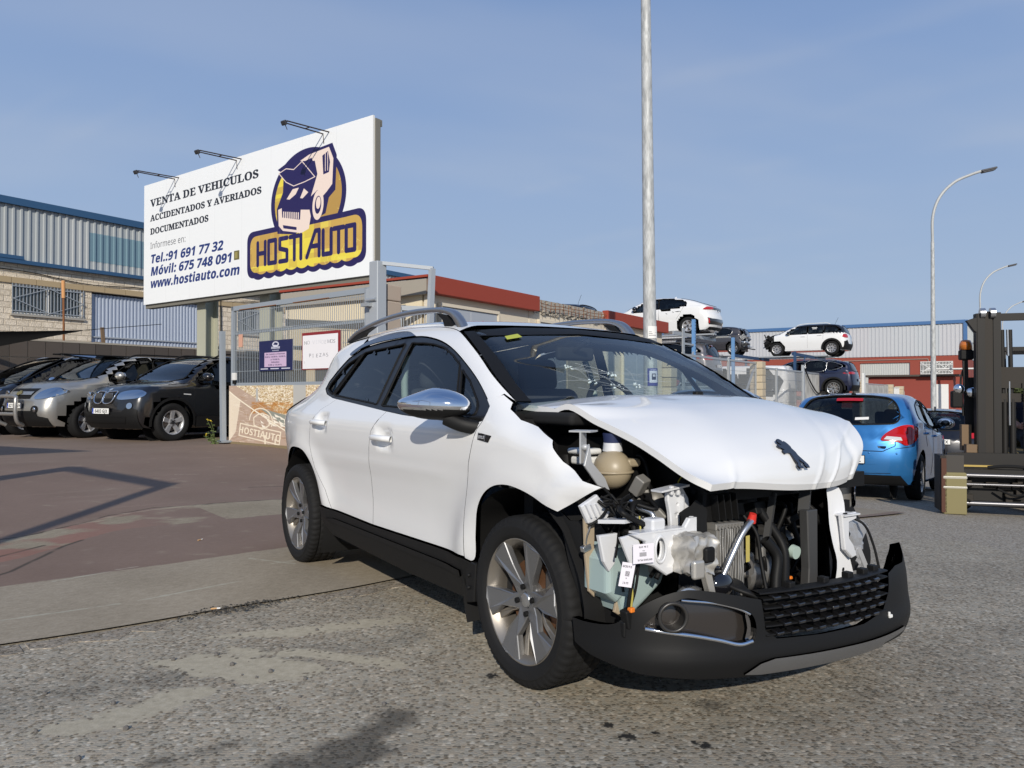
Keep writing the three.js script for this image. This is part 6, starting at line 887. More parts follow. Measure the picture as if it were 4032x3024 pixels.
{
  const bm = matte(0.009, 0.5), X = uByX, Zu = uByZ;
  const outer = [...sm2([[X(0.355), 0.35], [X(0.42), 0.35], [X(0.53), 0.365], [X(0.60), 0.425], [X(0.655), 0.462], [X(0.70), 0.478], [Zu(0.60), 0.472], [Zu(0.5), 0.452], [Zu(0.425), 0.435]]), [Zu(0.42), 0.34], [Zu(0.38), 0.312], [Zu(0.2), 0.305], [Zu(-0.02), 0.305], [Zu(-0.16), 0.325], [Zu(-0.22), 0.38], [Zu(-0.25), 0.44], [Zu(-0.33), 0.455], [Zu(-0.44), 0.45], [Zu(-0.50), 0.47], [Zu(-0.545), 0.505], [Zu(-0.60), 0.49], [Zu(-0.645), 0.42], [Zu(-0.67), 0.28], [Zu(-0.66), 0.165], [Zu(-0.5), 0.18], [Zu(-0.25), 0.20], [Zu(0), 0.20], [Zu(0.3), 0.205], [Zu(0.5), 0.20], [X(0.72), 0.205], [X(0.6), 0.22], [X(0.45), 0.25], [X(0.375), 0.275]];
  const pocket = spline2([[X(0.61), 0.36], [X(0.655), 0.425], [X(0.69), 0.452], [Zu(0.665), 0.455], [Zu(0.58), 0.435], [Zu(0.50), 0.412], [Zu(0.465), 0.395], [Zu(0.452), 0.36], [Zu(0.462), 0.315], [Zu(0.50), 0.305], [Zu(0.58), 0.325], [Zu(0.66), 0.345]], 4);
  const bp = part('front_bumper', bpanel(withHole(dense(outer, 0.06), pocket), 0, { cell: 0.028, thick: 0.03 }), bm, HERO, 'black lower bumper torn loose and hanging low');
  part('fog_recess', bpanel(pocket.map(([a, b]) => [a, b]), -0.045, { cell: 0.03, thick: 0.004 }), phys(C(0.035, 0.03, 0.027), 0.22, 0.2, { clearcoat: 0.6 }), bp);
  part('recess_wall', [(() => { const m0 = bMap(0.0), m1 = bMap(-0.045), p = []; const D = dense(pocket, 0.02); for (let i = 0; i < D.length; i++) { const a = m0(...D[i]), b = m0(...D[(i + 1) % D.length]), c = m1(...D[(i + 1) % D.length]), e = m1(...D[i]); for (const v of [a, b, c, a, c, e]) p.push(v.x, v.y, v.z); } const g = new THREE.BufferGeometry(); g.setAttribute('position', new THREE.Float32BufferAttribute(p, 3)); g.computeVertexNormals(); return g; })()], bm, bp);
  const along = (P, off) => P.map(([u, y]) => bMap(off)(u, y).toArray());
  part('chrome_strip', [tube(along(sm2([[X(0.615), 0.36], [X(0.66), 0.352], [Zu(0.66), 0.342], [Zu(0.58), 0.324], [Zu(0.51), 0.306], [Zu(0.468), 0.312]]), -0.004), 0.0075, 50, 8), tube(along(sm2([[Zu(0.685), 0.448], [Zu(0.58), 0.434], [Zu(0.50), 0.411], [Zu(0.468), 0.394]]), -0.006), 0.005, 40, 8)], M.chrome, bp);
  part('chrome_corner', [bpanel(spline2([[Zu(0.478), 0.397], [Zu(0.456), 0.385], [Zu(0.452), 0.35], [Zu(0.462), 0.318], [Zu(0.485), 0.312], [Zu(0.475), 0.35]], 4), -0.016, { cell: 0.02, thick: 0.006 })], std(C(0.35, 0.33, 0.31), 0.12, 1), bp);
  const fc = bMap(-0.03)(X(0.667), 0.405), fo = V(0.88, 0, 0.47); const cyl = new THREE.CylinderGeometry(0.042, 0.036, 0.09, 32, 1, true); cyl.applyQuaternion(new THREE.Quaternion().setFromUnitVectors(UP, fo)); cyl.translate(fc.x, fc.y, fc.z); const ring = new THREE.TorusGeometry(0.043, 0.006, 10, 36); ring.applyQuaternion(new THREE.Quaternion().setFromUnitVectors(V(0, 0, 1), fo)); ring.translate(fc.x + fo.x * 0.045, fc.y, fc.z + fo.z * 0.045); part('fog_lamp_tube', [cyl, ring], std(C(0.03, 0.028, 0.026), 0.35), bp);
  const plug = new THREE.CircleGeometry(0.036, 28); plug.applyQuaternion(new THREE.Quaternion().setFromUnitVectors(V(0, 0, 1), fo)); plug.translate(fc.x - fo.x * 0.035, fc.y, fc.z - fo.z * 0.035); part('fog_lamp_opening', [plug], M.black, bp);
  // lower grille: stacked ribs with raised teeth
  for (let k = 0; k < 5; k++) { const y = 0.325 + k * 0.027, zA = 0.42, zB = -0.18 - k * 0.012, pts = [], teeth = []; for (let i = 0; i <= 24; i++) pts.push(bMap(-0.016)(mix(Zu(zA), Zu(zB), i / 24), y).toArray()); const sl = part('grille_slat', [sweep(pts, 0.04, 0.007, 40)], CM.plastic, bp); for (let i = 0; i < 9; i++) { const q = bMap(-0.004)(mix(Zu(zA - 0.02), Zu(zB + 0.02), (i + 0.5 + (k % 2) * 0.5) / 9.6), y + 0.006); teeth.push(rbox(0.03, 0.012, 0.034, 0.004, q.x, q.y, q.z, 0, 0, -0.3)); } part('grille_teeth', teeth, CM.gloss, sl); }
  part('grille_backing', bpanel([[Zu(0.42), 0.305], [Zu(-0.2), 0.305], [Zu(-0.25), 0.44], [Zu(0.43), 0.445]], -0.045, { cell: 0.06, thick: 0.004 }), M.black, bp);
  part('grille_top_edge', [sweep(Array.from({ length: 12 }, (_, i) => bMap(-0.02)(mix(Zu(0.43), Zu(-0.24), i / 11), 0.452).toArray()), 0.05, 0.008, 30)], CM.plastic, bp);
  const clips = []; for (const z of [0.28, 0.12, -0.02, -0.12, -0.2]) { const q = bMap(-0.03)(Zu(z), 0.462); clips.push(rbox(0.03, 0.022, 0.03, 0.004, q.x, q.y, q.z)); } part('grille_clip', clips, CM.plastic, bp);
  part('skid_plate', bpanel([[Zu(0.50), 0.212], [Zu(0.45), 0.245], [Zu(0.40), 0.256], [Zu(0.1), 0.252], [Zu(-0.15), 0.245], [Zu(-0.32), 0.24], [Zu(-0.34), 0.222], [Zu(-0.16), 0.216], [Zu(-0.14), 0.203], [Zu(0.2), 0.205], [Zu(0.44), 0.205]], 0.008, { cell: 0.03, thick: 0.02 }), std(C(0.33, 0.335, 0.345), 0.3, 0.85), bp, 'silver skid strip under the bumper');
  const q = bMap(0.004)(Zu(-0.2), 0.30); part('broken_clip', [rbox(0.008, 0.012, 0.02, 0.003, q.x, q.y, q.z), rbox(0.008, 0.018, 0.008, 0.003, q.x, q.y + 0.008, q.z + 0.008)], M.whitePaint, bp);
  part('tow_eye', [new THREE.TorusGeometry(0.03, 0.006, 8, 24).rotateX(Math.PI / 2).translate(0.5, 0.19, 0.55)], M.silver, HERO);
}
// ---------- engine bay and torn front structure ----------
const yz = (P, x, depth, bevel, holes) => { // plate drawn in (z, y), thickness along x
  const g = extr(P.map(([y, z]) => [-z, y]), depth, bevel, (holes || []).map((h) => h.map(([y, z]) => [-z, y]))); g.rotateY(Math.PI / 2); g.translate(x - depth, 0, 0); return g; };
{
  const wm = phys(C(0.66, 0.67, 0.69), 0.45, 0, { clearcoat: 0.5 }), alu = std(C(0.42, 0.41, 0.39), 0.45, 0.8), dirtyAlu = std(C(0.28, 0.27, 0.25), 0.6, 0.5), bl = CM.plastic, blk2 = matte(0.008, 0.55);
  const eng = (n, g, m, l) => part(n, g, m, HERO, l);
  eng('bulkhead', [box(0.04, 0.8, 1.3, -0.1, 0.65, 0), box(0.3, 0.04, 1.3, -0.1, 1.0, 0)], M.black);
  eng('inner_wing', [box(0.5, 0.34, 0.03, 0.08, 0.76, 0.56, 0, 0.06)], blk2); eng('inner_wing', [box(0.5, 0.34, 0.03, 0.08, 0.76, -0.56)], blk2);
  eng('engine_block', [rbox(0.36, 0.34, 0.5, 0.05, 0.12, 0.52, 0.05), rbox(0.3, 0.14, 0.46, 0.04, 0.14, 0.74, 0.05), rbox(0.26, 0.2, 0.3, 0.05, 0.16, 0.48, -0.28), ...Array.from({ length: 12 }, (_, i) => rbox(0.06 + hash2(i, 1) * 0.08, 0.05 + hash2(i, 2) * 0.08, 0.05 + hash2(i, 3) * 0.1, 0.012, 0.31 + hash2(i, 4) * 0.05, 0.4 + hash2(i, 5) * 0.34, -0.3 + hash2(i, 6) * 0.62))], std(C(0.07, 0.068, 0.066), 0.6, 0.4));
  eng('gearbox', [rbox(0.28, 0.2, 0.26, 0.08, 0.2, 0.55, 0.42), rbox(0.14, 0.1, 0.1, 0.03, 0.36, 0.70, 0.5), new THREE.CylinderGeometry(0.05, 0.05, 0.1, 20).rotateZ(1.57).translate(0.38, 0.69, 0.42), new THREE.CylinderGeometry(0.035, 0.035, 0.12, 20).rotateZ(1.57).translate(0.38, 0.7, 0.33)], dirtyAlu);
  eng('alternator', [new THREE.CylinderGeometry(0.075, 0.07, 0.13, 28).rotateX(1.57).translate(0.34, 0.47, -0.24), ...Array.from({ length: 14 }, (_, i) => { const a = i / 14 * 6.283; return box(0.012, 0.02, 0.11, 0.34 + Math.cos(a) * 0.075, 0.47 + Math.sin(a) * 0.072, -0.24, 0, 0, a); }), rbox(0.12, 0.08, 0.1, 0.03, 0.36, 0.4, -0.08)], alu);
  eng('compressor', [new THREE.CylinderGeometry(0.06, 0.065, 0.16, 24).rotateX(1.57).translate(0.42, 0.40, 0.02), rbox(0.08, 0.1, 0.06, 0.02, 0.44, 0.45, 0.1), new THREE.CylinderGeometry(0.02, 0.02, 0.1, 12).translate(0.46, 0.5, 0.02)], alu);
  // coolant tank with cap
  eng('coolant_tank', [sph(0.074, 0.30, 0.825, 0.63, 1, 0.95, 0.9, 28, 20), (() => { const g = new THREE.TorusGeometry(0.072, 0.005, 8, 36); g.rotateX(1.57); g.translate(0.30, 0.818, 0.63); return g; })(), rbox(0.05, 0.03, 0.06, 0.01, 0.34, 0.85, 0.58)], phys(C(0.40, 0.33, 0.22), 0.4, 0, { transmission: 0.15 }));
  eng('coolant_cap', [new THREE.CylinderGeometry(0.036, 0.032, 0.034, 24).translate(0.29, 0.937, 0.62)], std(C(0.02, 0.03, 0.09), 0.5)); eng('cap_skirt', [new THREE.CylinderGeometry(0.033, 0.036, 0.03, 24).translate(0.29, 0.905, 0.62)], wm);
  eng('fluid_reservoir', [rbox(0.1, 0.022, 0.09, 0.01, 0.18, 0.885, 0.66), rbox(0.09, 0.03, 0.085, 0.01, 0.18, 0.85, 0.65)], M.whitePaint);
  // washer tank
  eng('washer_tank', [extr([[0.80, 0.545], [0.775, 0.575], [0.70, 0.56], [0.61, 0.55], [0.565, 0.52], [0.595, 0.465], [0.655, 0.425], [0.705, 0.395], [0.735, 0.398], [0.75, 0.45], [0.775, 0.44], [0.80, 0.46]].map(([z, y]) => [-z, y]), 0.09, 0.022, [], 4).rotateY(Math.PI / 2).translate(0.385, 0.0, 0)], phys(C(0.42, 0.54, 0.53), 0.35, 0, { transmission: 0.2 }), 'pale green washer fluid tank');
  eng('torn_felt', [yz([[0.68, 0.84], [0.66, 0.80], [0.5, 0.80], [0.42, 0.80], [0.44, 0.82], [0.56, 0.835]], 0.40, 0.008, 0.002), yz([[0.42, 0.76], [0.40, 0.66], [0.335, 0.70], [0.38, 0.77]], 0.47, 0.008, 0.002)], std(C(0.36, 0.29, 0.2), 0.95));
  // near side bracket plate with oval opening, folded trays and upright
  const oval = Array.from({ length: 24 }, (_, i) => { const a = i / 24 * 6.283; return [0.603 + Math.sin(a) * 0.038, 0.712 + Math.cos(a) * 0.020]; });
  eng('headlamp_bracket', [yz([[0.66, 0.83], [0.655, 0.70], [0.655, 0.60], [0.685, 0.575], [0.685, 0.545], [0.64, 0.545], [0.62, 0.60], [0.575, 0.62], [0.525, 0.655], [0.52, 0.68], [0.555, 0.735], [0.575, 0.80], [0.60, 0.80], [0.605, 0.755], [0.635, 0.77]], 0.615, 0.012, 0.004, [oval]), (() => { const g = new THREE.TorusGeometry(0.028, 0.004, 8, 30); g.scale(0.8, 1.45, 1); g.rotateY(Math.PI / 2); g.translate(0.622, 0.603, 0.712); return g; })(), box(0.05, 0.006, 0.2, 0.595, 0.66, 0.70), rbox(0.05, 0.04, 0.06, 0.01, 0.585, 0.678, 0.705), yz([[0.65, 0.86], [0.655, 0.80], [0.60, 0.77], [0.57, 0.80], [0.57, 0.82], [0.59, 0.83]], 0.60, 0.008, 0.003, [circ(0.62, 0.81, 0.006, 8), circ(0.585, 0.808, 0.006, 8)])], wm, 'bare white metal headlamp bracket with oval hole');
  eng('bracket_upright', [yz([[0.775, 0.60], [0.775, 0.535], [0.74, 0.51], [0.68, 0.50], [0.645, 0.475], [0.64, 0.585], [0.70, 0.59], [0.74, 0.60]], 0.545, 0.012, 0.004, [circ(0.725, 0.56, 0.007, 12), circ(0.69, 0.565, 0.011, 6)]), box(0.02, 0.12, 0.006, 0.555, 0.70, 0.548, 0, 0.2), box(0.05, 0.006, 0.13, 0.55, 0.782, 0.595, 0.1), rbox(0.014, 0.03, 0.014, 0.004, 0.56, 0.775, 0.60), rbox(0.014, 0.03, 0.014, 0.004, 0.56, 0.772, 0.57), rbox(0.05, 0.012, 0.07, 0.004, 0.58, 0.685, 0.52)], wm, 'white folded metal upright with punched holes');
  eng('lamp_carrier', [yz([[0.725, 0.865], [0.755, 0.80], [0.70, 0.745], [0.665, 0.77], [0.672, 0.835]], 0.415, 0.012, 0.004), ...[0, 1, 2].map((i) => box(0.012, 0.05, 0.004, 0.424, 0.71, 0.80 + i * 0.022, 0.5)), box(0.10, 0.012, 0.12, 0.50, 0.685, 0.77, 0, 0.3, 0.1), yz([[0.64, 0.86], [0.64, 0.79], [0.55, 0.80], [0.53, 0.82], [0.56, 0.84]], 0.50, 0.012, 0.004)], wm);
  eng('wing_bracket', [box(0.006, 0.11, 0.05, 0.30, 0.91, 0.765, 0, 0.5), box(0.08, 0.006, 0.07, 0.29, 0.965, 0.755, 0, 0.5), yz([[0.92, 0.77], [0.86, 0.76], [0.80, 0.70], [0.76, 0.68], [0.78, 0.73], [0.85, 0.79]], 0.34, 0.006, 0.002), sph(0.012, 0.312, 0.91, 0.765)], std(C(0.48, 0.49, 0.5), 0.45, 0.3));
  // crushed crash can
  const can = new THREE.BoxGeometry(0.11, 0.115, 0.10, 12, 12, 12).translate(0.655, 0.588, 0.607), cpp = can.attributes.position; for (let k = 0; k < cpp.count; k++) { const x = cpp.getX(k), y = cpp.getY(k), z = cpp.getZ(k); cpp.setXYZ(k, x + fbm(y * 26, z * 26, x * 9, 3) * 0.035, y + fbm(x * 24, z * 24, 3, 3) * 0.03, z + fbm(x * 24, y * 24, 6, 3) * 0.03); } can.computeVertexNormals();
  eng('crash_can', [can, yz([[0.54, 0.60], [0.53, 0.57], [0.44, 0.545], [0.44, 0.565]], 0.70, 0.02, 0.003), rbox(0.02, 0.06, 0.05, 0.01, 0.72, 0.55, 0.65)], std(C(0.55, 0.53, 0.49), 0.38, 0.6), 'crushed bare metal crash box'); eng('crash_can_opening', [rbox(0.02, 0.05, 0.045, 0.012, 0.72, 0.59, 0.60)], M.black);
  // cooler with tubes
  eng('cooler_frame', [yz([[0.655, 0.452], [0.65, 0.315], [0.635, 0.315], [0.64, 0.452]], 0.62, 0.05, 0.003), ...Array.from({ length: 8 }, (_, i) => new THREE.CylinderGeometry(0.006, 0.006, 0.012, 10).rotateZ(1.57).translate(0.624, 0.6445, 0.445 - i * 0.0165)), box(0.05, 0.24, 0.012, 0.595, 0.53, 0.447), box(0.05, 0.24, 0.012, 0.595, 0.53, 0.318)], dirtyAlu);
  for (let i = 0; i < 10; i++) { const z = 0.438 - i * 0.0125, pts = Array.from({ length: 7 }, (_, k) => [0.618 + fbm(k * 0.7, i * 0.3, 2, 2) * 0.012, 0.64 - k * 0.04, z + fbm(k * 0.5, i * 0.2, 5, 2) * 0.006]); part('cooler_tube', [sweep(pts, 0.007, 0.02, 16, V(1, 0, 0))], alu, HERO); }
  eng('cooler_core', [box(0.03, 0.25, 0.125, 0.59, 0.525, 0.382)], std(C(0.10, 0.095, 0.09), 0.8, 0.3));
  eng('cooler_label', [box(0.003, 0.09, 0.022, 0.627, 0.56, 0.30, 0, 0.2)], std(C(0.55, 0.45, 0.12), 0.7));
  eng('coolant_pipe', [tube([[0.67, 0.665, 0.335], [0.675, 0.652, 0.36], [0.672, 0.62, 0.39], [0.668, 0.56, 0.43], [0.665, 0.5, 0.47]], 0.0115, 40, 12), tube([[0.46, 0.74, 0.70], [0.5, 0.715, 0.68], [0.535, 0.70, 0.665], [0.55, 0.66, 0.665], [0.555, 0.63, 0.668]], 0.010, 40, 10), tube([[0.60, 0.42, 0.62], [0.61, 0.45, 0.60], [0.63, 0.46, 0.585], [0.66, 0.455, 0.575]], 0.016, 24, 10)], std(C(0.62, 0.63, 0.65), 0.25, 0.9)); eng('pipe_cap', [new THREE.CylinderGeometry(0.012, 0.016, 0.03, 14).rotateZ(-0.3).translate(0.67, 0.675, 0.33)], std(C(0.62, 0.03, 0.02), 0.5));
  // black ducts and torn shrouds
  eng('air_duct', [panel([[0.44, -0.58], [0.70, -0.575], [0.725, -0.545], [0.745, -0.535], [0.715, -0.505], [0.70, -0.495], [0.685, -0.47], [0.67, -0.478], [0.655, -0.46], [0.5, -0.45], [0.43, -0.47]].map(([y, z]) => [-z, y]), (z, y) => V(0.60 + 0.03 * Math.sin(z * 40) + fbm(y * 9, z * 9, 2, 2) * 0.03, y, z), () => V(0.95, 0.1, 0.2).normalize(), { cell: 0.02, thick: 0.006 })], blk2, 'torn black plastic air duct');
  eng('upper_shroud', [yz([[0.76, 0.46], [0.765, 0.39], [0.74, 0.33], [0.70, 0.31], [0.66, 0.31], [0.665, 0.45], [0.70, 0.47]], 0.58, 0.05, 0.008), ...[0, 1, 2, 3].map((i) => box(0.03, 0.09, 0.004, 0.605, 0.71, 0.44 - i * 0.032, 0.15)), rbox(0.1, 0.05, 0.1, 0.012, 0.53, 0.755, 0.42)], bl);
  eng('heat_shield', [panel([[-0.42, 0.80], [-0.33, 0.80], [-0.325, 0.73], [-0.335, 0.69], [-0.35, 0.67], [-0.37, 0.69], [-0.40, 0.735]], (a, y) => V(0.50 + fbm(a * 20, y * 20, 1, 3) * 0.05, y, -a), () => V(1, 0.1, 0.2).normalize(), { cell: 0.015, thick: 0.004 })], std(C(0.24, 0.245, 0.26), 0.35, 0.8));
  const hoseC = tube([[0.30, 0.81, 0.40], [0.40, 0.80, 0.42], [0.48, 0.775, 0.435], [0.55, 0.74, 0.45]], 0.034, 30, 16); eng('intake_hose', [hoseC], blk2); eng('hose_band', [0.15, 0.4, 0.65].map((t) => { const c = new THREE.CatmullRomCurve3([[0.30, 0.81, 0.40], [0.40, 0.80, 0.42], [0.48, 0.775, 0.435], [0.55, 0.74, 0.45]].map((p) => V(...p))), p = c.getPointAt(t), g = new THREE.TorusGeometry(0.0352, 0.002, 6, 28); g.applyQuaternion(new THREE.Quaternion().setFromUnitVectors(V(0, 0, 1), c.getTangentAt(t))); g.translate(p.x, p.y, p.z); return g; }), std(C(0.5, 0.42, 0.05), 0.6));
  eng('horn', [sph(0.058, 0.645, 0.465, 0.475, 0.8, 0.85, 1, 26, 18), (() => { const g = new THREE.TorusGeometry(0.055, 0.008, 8, 30); g.rotateY(1.0); g.translate(0.63, 0.465, 0.48); return g; })()], phys(C(0.008, 0.008, 0.01), 0.1, 0, { clearcoat: 1 }));
  eng('lower_scoop', [sweep([[0.66, 0.47, 0.43], [0.70, 0.45, 0.41], [0.72, 0.41, 0.36], [0.73, 0.37, 0.32]], 0.09, 0.02, 20)], bl); eng('torn_foil', [yz([[0.42, 0.315], [0.40, 0.30], [0.35, 0.305], [0.345, 0.325]], 0.75, 0.003, 0.001)], M.silver);
  eng('radiator_stay', [yz([[0.66, -0.03], [0.66, -0.085], [0.47, -0.085], [0.33, -0.085], [0.33, -0.03], [0.45, -0.04]], 0.63, 0.03, 0.004), bar([0.56, 0.74, -0.12], [0.60, 0.64, -0.05], 0.04, 0.03), bar([0.52, 0.72, 0.02], [0.55, 0.56, 0.10], 0.022, 0.022)], std(C(0.05, 0.05, 0.05), 0.5));
  eng('front_rail', [panel(spline2([[0.26, 0.73], [0.335, 0.72], [0.345, 0.66], [0.33, 0.57], [0.35, 0.47], [0.40, 0.36], [0.425, 0.30], [0.38, 0.285], [0.335, 0.30], [0.28, 0.285], [0.30, 0.34], [0.285, 0.44], [0.235, 0.52], [0.212, 0.59], [0.235, 0.67]], 3), (a, y) => V(0.55 + 0.04 * Math.sin((y - 0.3) * 7) + 0.05 * clamp((a - 0.3) * 6, -1, 1) ** 2, y, -a), () => V(0.92, 0.05, 0.35).normalize(), { cell: 0.02, thick: 0.03 }), box(0.05, 0.42, 0.006, 0.535, 0.5, -0.345, 0.06)], wm, 'tall white front rail on the far side'); eng('rail_holes', [rbox(0.01, 0.016, 0.013, 0.003, 0.575, 0.40, -0.335), sph(0.008, 0.57, 0.37, -0.355, 0.5, 1, 1), sph(0.008, 0.57, 0.325, -0.385, 0.5, 1, 1), rbox(0.012, 0.02, 0.018, 0.004, 0.61, 0.62, -0.30)], M.black);
  eng('far_bracket', [yz([[0.62, -0.27], [0.625, -0.36], [0.605, -0.36], [0.595, -0.31], [0.53, -0.31], [0.50, -0.34], [0.46, -0.36], [0.455, -0.335], [0.49, -0.29]], 0.615, 0.012, 0.004), box(0.06, 0.006, 0.1, 0.60, 0.622, -0.32)], wm);
  eng('broken_lamp_housing', [panel([[0.33, 0.60], [0.37, 0.61], [0.43, 0.585], [0.45, 0.56], [0.445, 0.51], [0.42, 0.475], [0.39, 0.46], [0.355, 0.47], [0.34, 0.53]], (a, y) => V(0.60 + fbm(a * 15, y * 15, 3, 3) * 0.06, y, -a), () => V(0.9, 0.2, -0.3).normalize(), { cell: 0.015, thick: 0.01 }), ...[0, 1, 2, 3, 4].map((i) => bar([0.60, 0.47 - i * 0.03, -0.385 - i * 0.012], [0.60, 0.44 - i * 0.03, -0.42 - i * 0.012], 0.006, 0.03)), bar([0.60, 0.48, -0.40], [0.62, 0.31, -0.48], 0.012, 0.02)], phys(C(0.62, 0.63, 0.65), 0.2, 0.3, { transmission: 0.3 }));
  const lens = panel([[0.585, 0.70], [0.655, 0.80], [0.69, 0.78], [0.685, 0.66], [0.655, 0.60], [0.62, 0.62], [0.59, 0.645]], (a, y) => V(0.47 - 1.6 * Math.pow(a - 0.57, 2) * 4, y, -a), () => V(0.8, 0.2, -0.5).normalize(), { cell: 0.02, thick: 0.006 }); eng('headlamp', [lens], phys(C(0.60, 0.63, 0.66), 0.08, 0.4, { clearcoat: 1 }), 'loose far headlamp hanging from the wing'); eng('headlamp_inner', [sph(0.05, 0.42, 0.71, -0.60, 0.7, 1, 1), rbox(0.1, 0.12, 0.1, 0.02, 0.40, 0.66, -0.56)], std(C(0.35, 0.33, 0.3), 0.3, 0.6));
  eng('far_wing_liner', [box(0.02, 0.3, 0.14, 0.48, 0.5, -0.45), box(0.02, 0.2, 0.06, 0.5, 0.42, -0.44)], bl);
  // labels
  const lab = canvasTex(256, 160, (c, w, h) => { c.fillStyle = '#e6e2ea'; c.fillRect(0, 0, w, h); c.fillStyle = '#222'; c.font = 'bold 22px sans-serif'; c.fillText('6B472RHD PPL 05', 18, 34); for (let i = 0; i < 22; i++) c.fillRect(90 + i * 4, 56, 1 + (i * 7) % 3, 34); c.font = '14px sans-serif'; c.fillText('0004', 110, 108); c.font = 'bold 22px sans-serif'; c.fillText('2  Ne  0770', 70, 142); });
  const l1 = new THREE.PlaneGeometry(0.075, 0.06); l1.rotateZ(Math.PI); l1.rotateY(Math.PI / 2 - 0.2); l1.translate(0.626, 0.60, 0.79); eng('parts_label', [l1], std(C(1, 1, 1), 0.7, 0, { map: lab }), 'printed barcode label on the bracket'); const l2 = new THREE.PlaneGeometry(0.045, 0.075); l2.rotateZ(-0.2); l2.rotateY(Math.PI / 2 - 0.3); l2.translate(0.60, 0.535, 0.835); eng('parts_label', [l2], std(C(1, 1, 1), 0.7, 0, { map: lab }));
  // wiring
  const r = rng(91), wires = [], wy = [], bits = [];
  const W = (P, rad, l = wires) => l.push(tube(P, rad, 30, 6));
  W([[0.30, 0.86, 0.56], [0.34, 0.87, 0.53], [0.38, 0.80, 0.53], [0.40, 0.72, 0.56], [0.43, 0.66, 0.60]], 0.008); W([[0.42, 0.74, 0.80], [0.46, 0.70, 0.76], [0.52, 0.66, 0.72], [0.57, 0.62, 0.74], [0.58, 0.52, 0.79], [0.57, 0.44, 0.80], [0.56, 0.40, 0.795]], 0.006); W([[0.44, 0.76, 0.76], [0.5, 0.70, 0.74], [0.56, 0.655, 0.745], [0.58, 0.58, 0.765], [0.575, 0.48, 0.775], [0.56, 0.41, 0.79]], 0.005); W([[0.36, 0.77, 0.72], [0.42, 0.74, 0.74], [0.44, 0.69, 0.80], [0.42, 0.66, 0.84]], 0.005); W([[0.62, 0.58, 0.20], [0.64, 0.52, 0.16], [0.65, 0.44, 0.18], [0.67, 0.36, 0.21]], 0.020); W([[0.50, 0.68, 0.10], [0.54, 0.60, 0.06], [0.58, 0.52, 0.04], [0.62, 0.42, 0.09], [0.66, 0.34, 0.15]], 0.017); W([[0.46, 0.66, -0.16], [0.5, 0.6, -0.12], [0.52, 0.5, -0.14], [0.54, 0.42, -0.16]], 0.012); W([[0.60, 0.61, -0.34], [0.64, 0.58, -0.38], [0.66, 0.5, -0.41], [0.68, 0.4, -0.42], [0.70, 0.31, -0.44]], 0.005); W([[0.56, 0.66, 0.24], [0.6, 0.6, 0.22], [0.62, 0.5, 0.22], [0.66, 0.4, 0.24]], 0.007); W([[0.5, 0.68, 0.65], [0.45, 0.66, 0.5], [0.42, 0.65, 0.36], [0.4, 0.66, 0.2]], 0.006);
  for (let i = 0; i < 26; i++) { const x = 0.34 + r() * 0.2, y = 0.58 + r() * 0.2, z = 0.48 + r() * 0.3; W([[x, y, z], [x + (r() - 0.5) * 0.1, y - 0.03, z + (r() - 0.5) * 0.14], [x + (r() - 0.5) * 0.1, y - 0.08 * r(), z + (r() - 0.5) * 0.2], [x + 0.05, y - 0.12, z + (r() - 0.5) * 0.2]], 0.003 + r() * 0.007); }
  for (let i = 0; i < 46; i++) { const g = rbox(0.02 + r() * 0.05, 0.02 + r() * 0.05, 0.02 + r() * 0.06, 0.006, 0.36 + r() * 0.16, 0.44 + r() * 0.34, i % 2 ? -0.28 + r() * 0.62 : 0.44 + r() * 0.3, r(), r(), r()); (i % 6 ? wires : bits).push(g); }
  for (let i = 0; i < 22; i++) { const z = -0.3 + r() * 0.6, y = 0.42 + r() * 0.32, x = 0.34 + r() * 0.14; W([[x, y, z], [x + 0.05, y - 0.05 * r(), z + (r() - 0.5) * 0.14], [x + 0.03, y - 0.1 - r() * 0.1, z + (r() - 0.5) * 0.2], [x, y - 0.18, z + (r() - 0.5) * 0.2]], 0.003 + r() * 0.008); }
  for (let i = 0; i < 8; i++) W([[0.42 + r() * 0.1, 0.72 + r() * 0.04, 0.78 + r() * 0.04], [0.46 + r() * 0.06, 0.69 + r() * 0.05, 0.74 + r() * 0.06], [0.5 + r() * 0.06, 0.66 + r() * 0.05, 0.72 + r() * 0.08]], 0.0035);
  eng('wiring', wires, blk2).userData.kind = 'stuff'; eng('small_fittings', bits, dirtyAlu).userData.kind = 'stuff'; W([[0.57, 0.52, 0.80], [0.575, 0.47, 0.79], [0.57, 0.42, 0.79]], 0.004, wy); W([[0.55, 0.70, 0.735], [0.57, 0.66, 0.75], [0.575, 0.62, 0.76]], 0.003, wy); for (const g of wy) eng('coloured_wire', [g], std(C(0.42, 0.36, 0.08), 0.6));
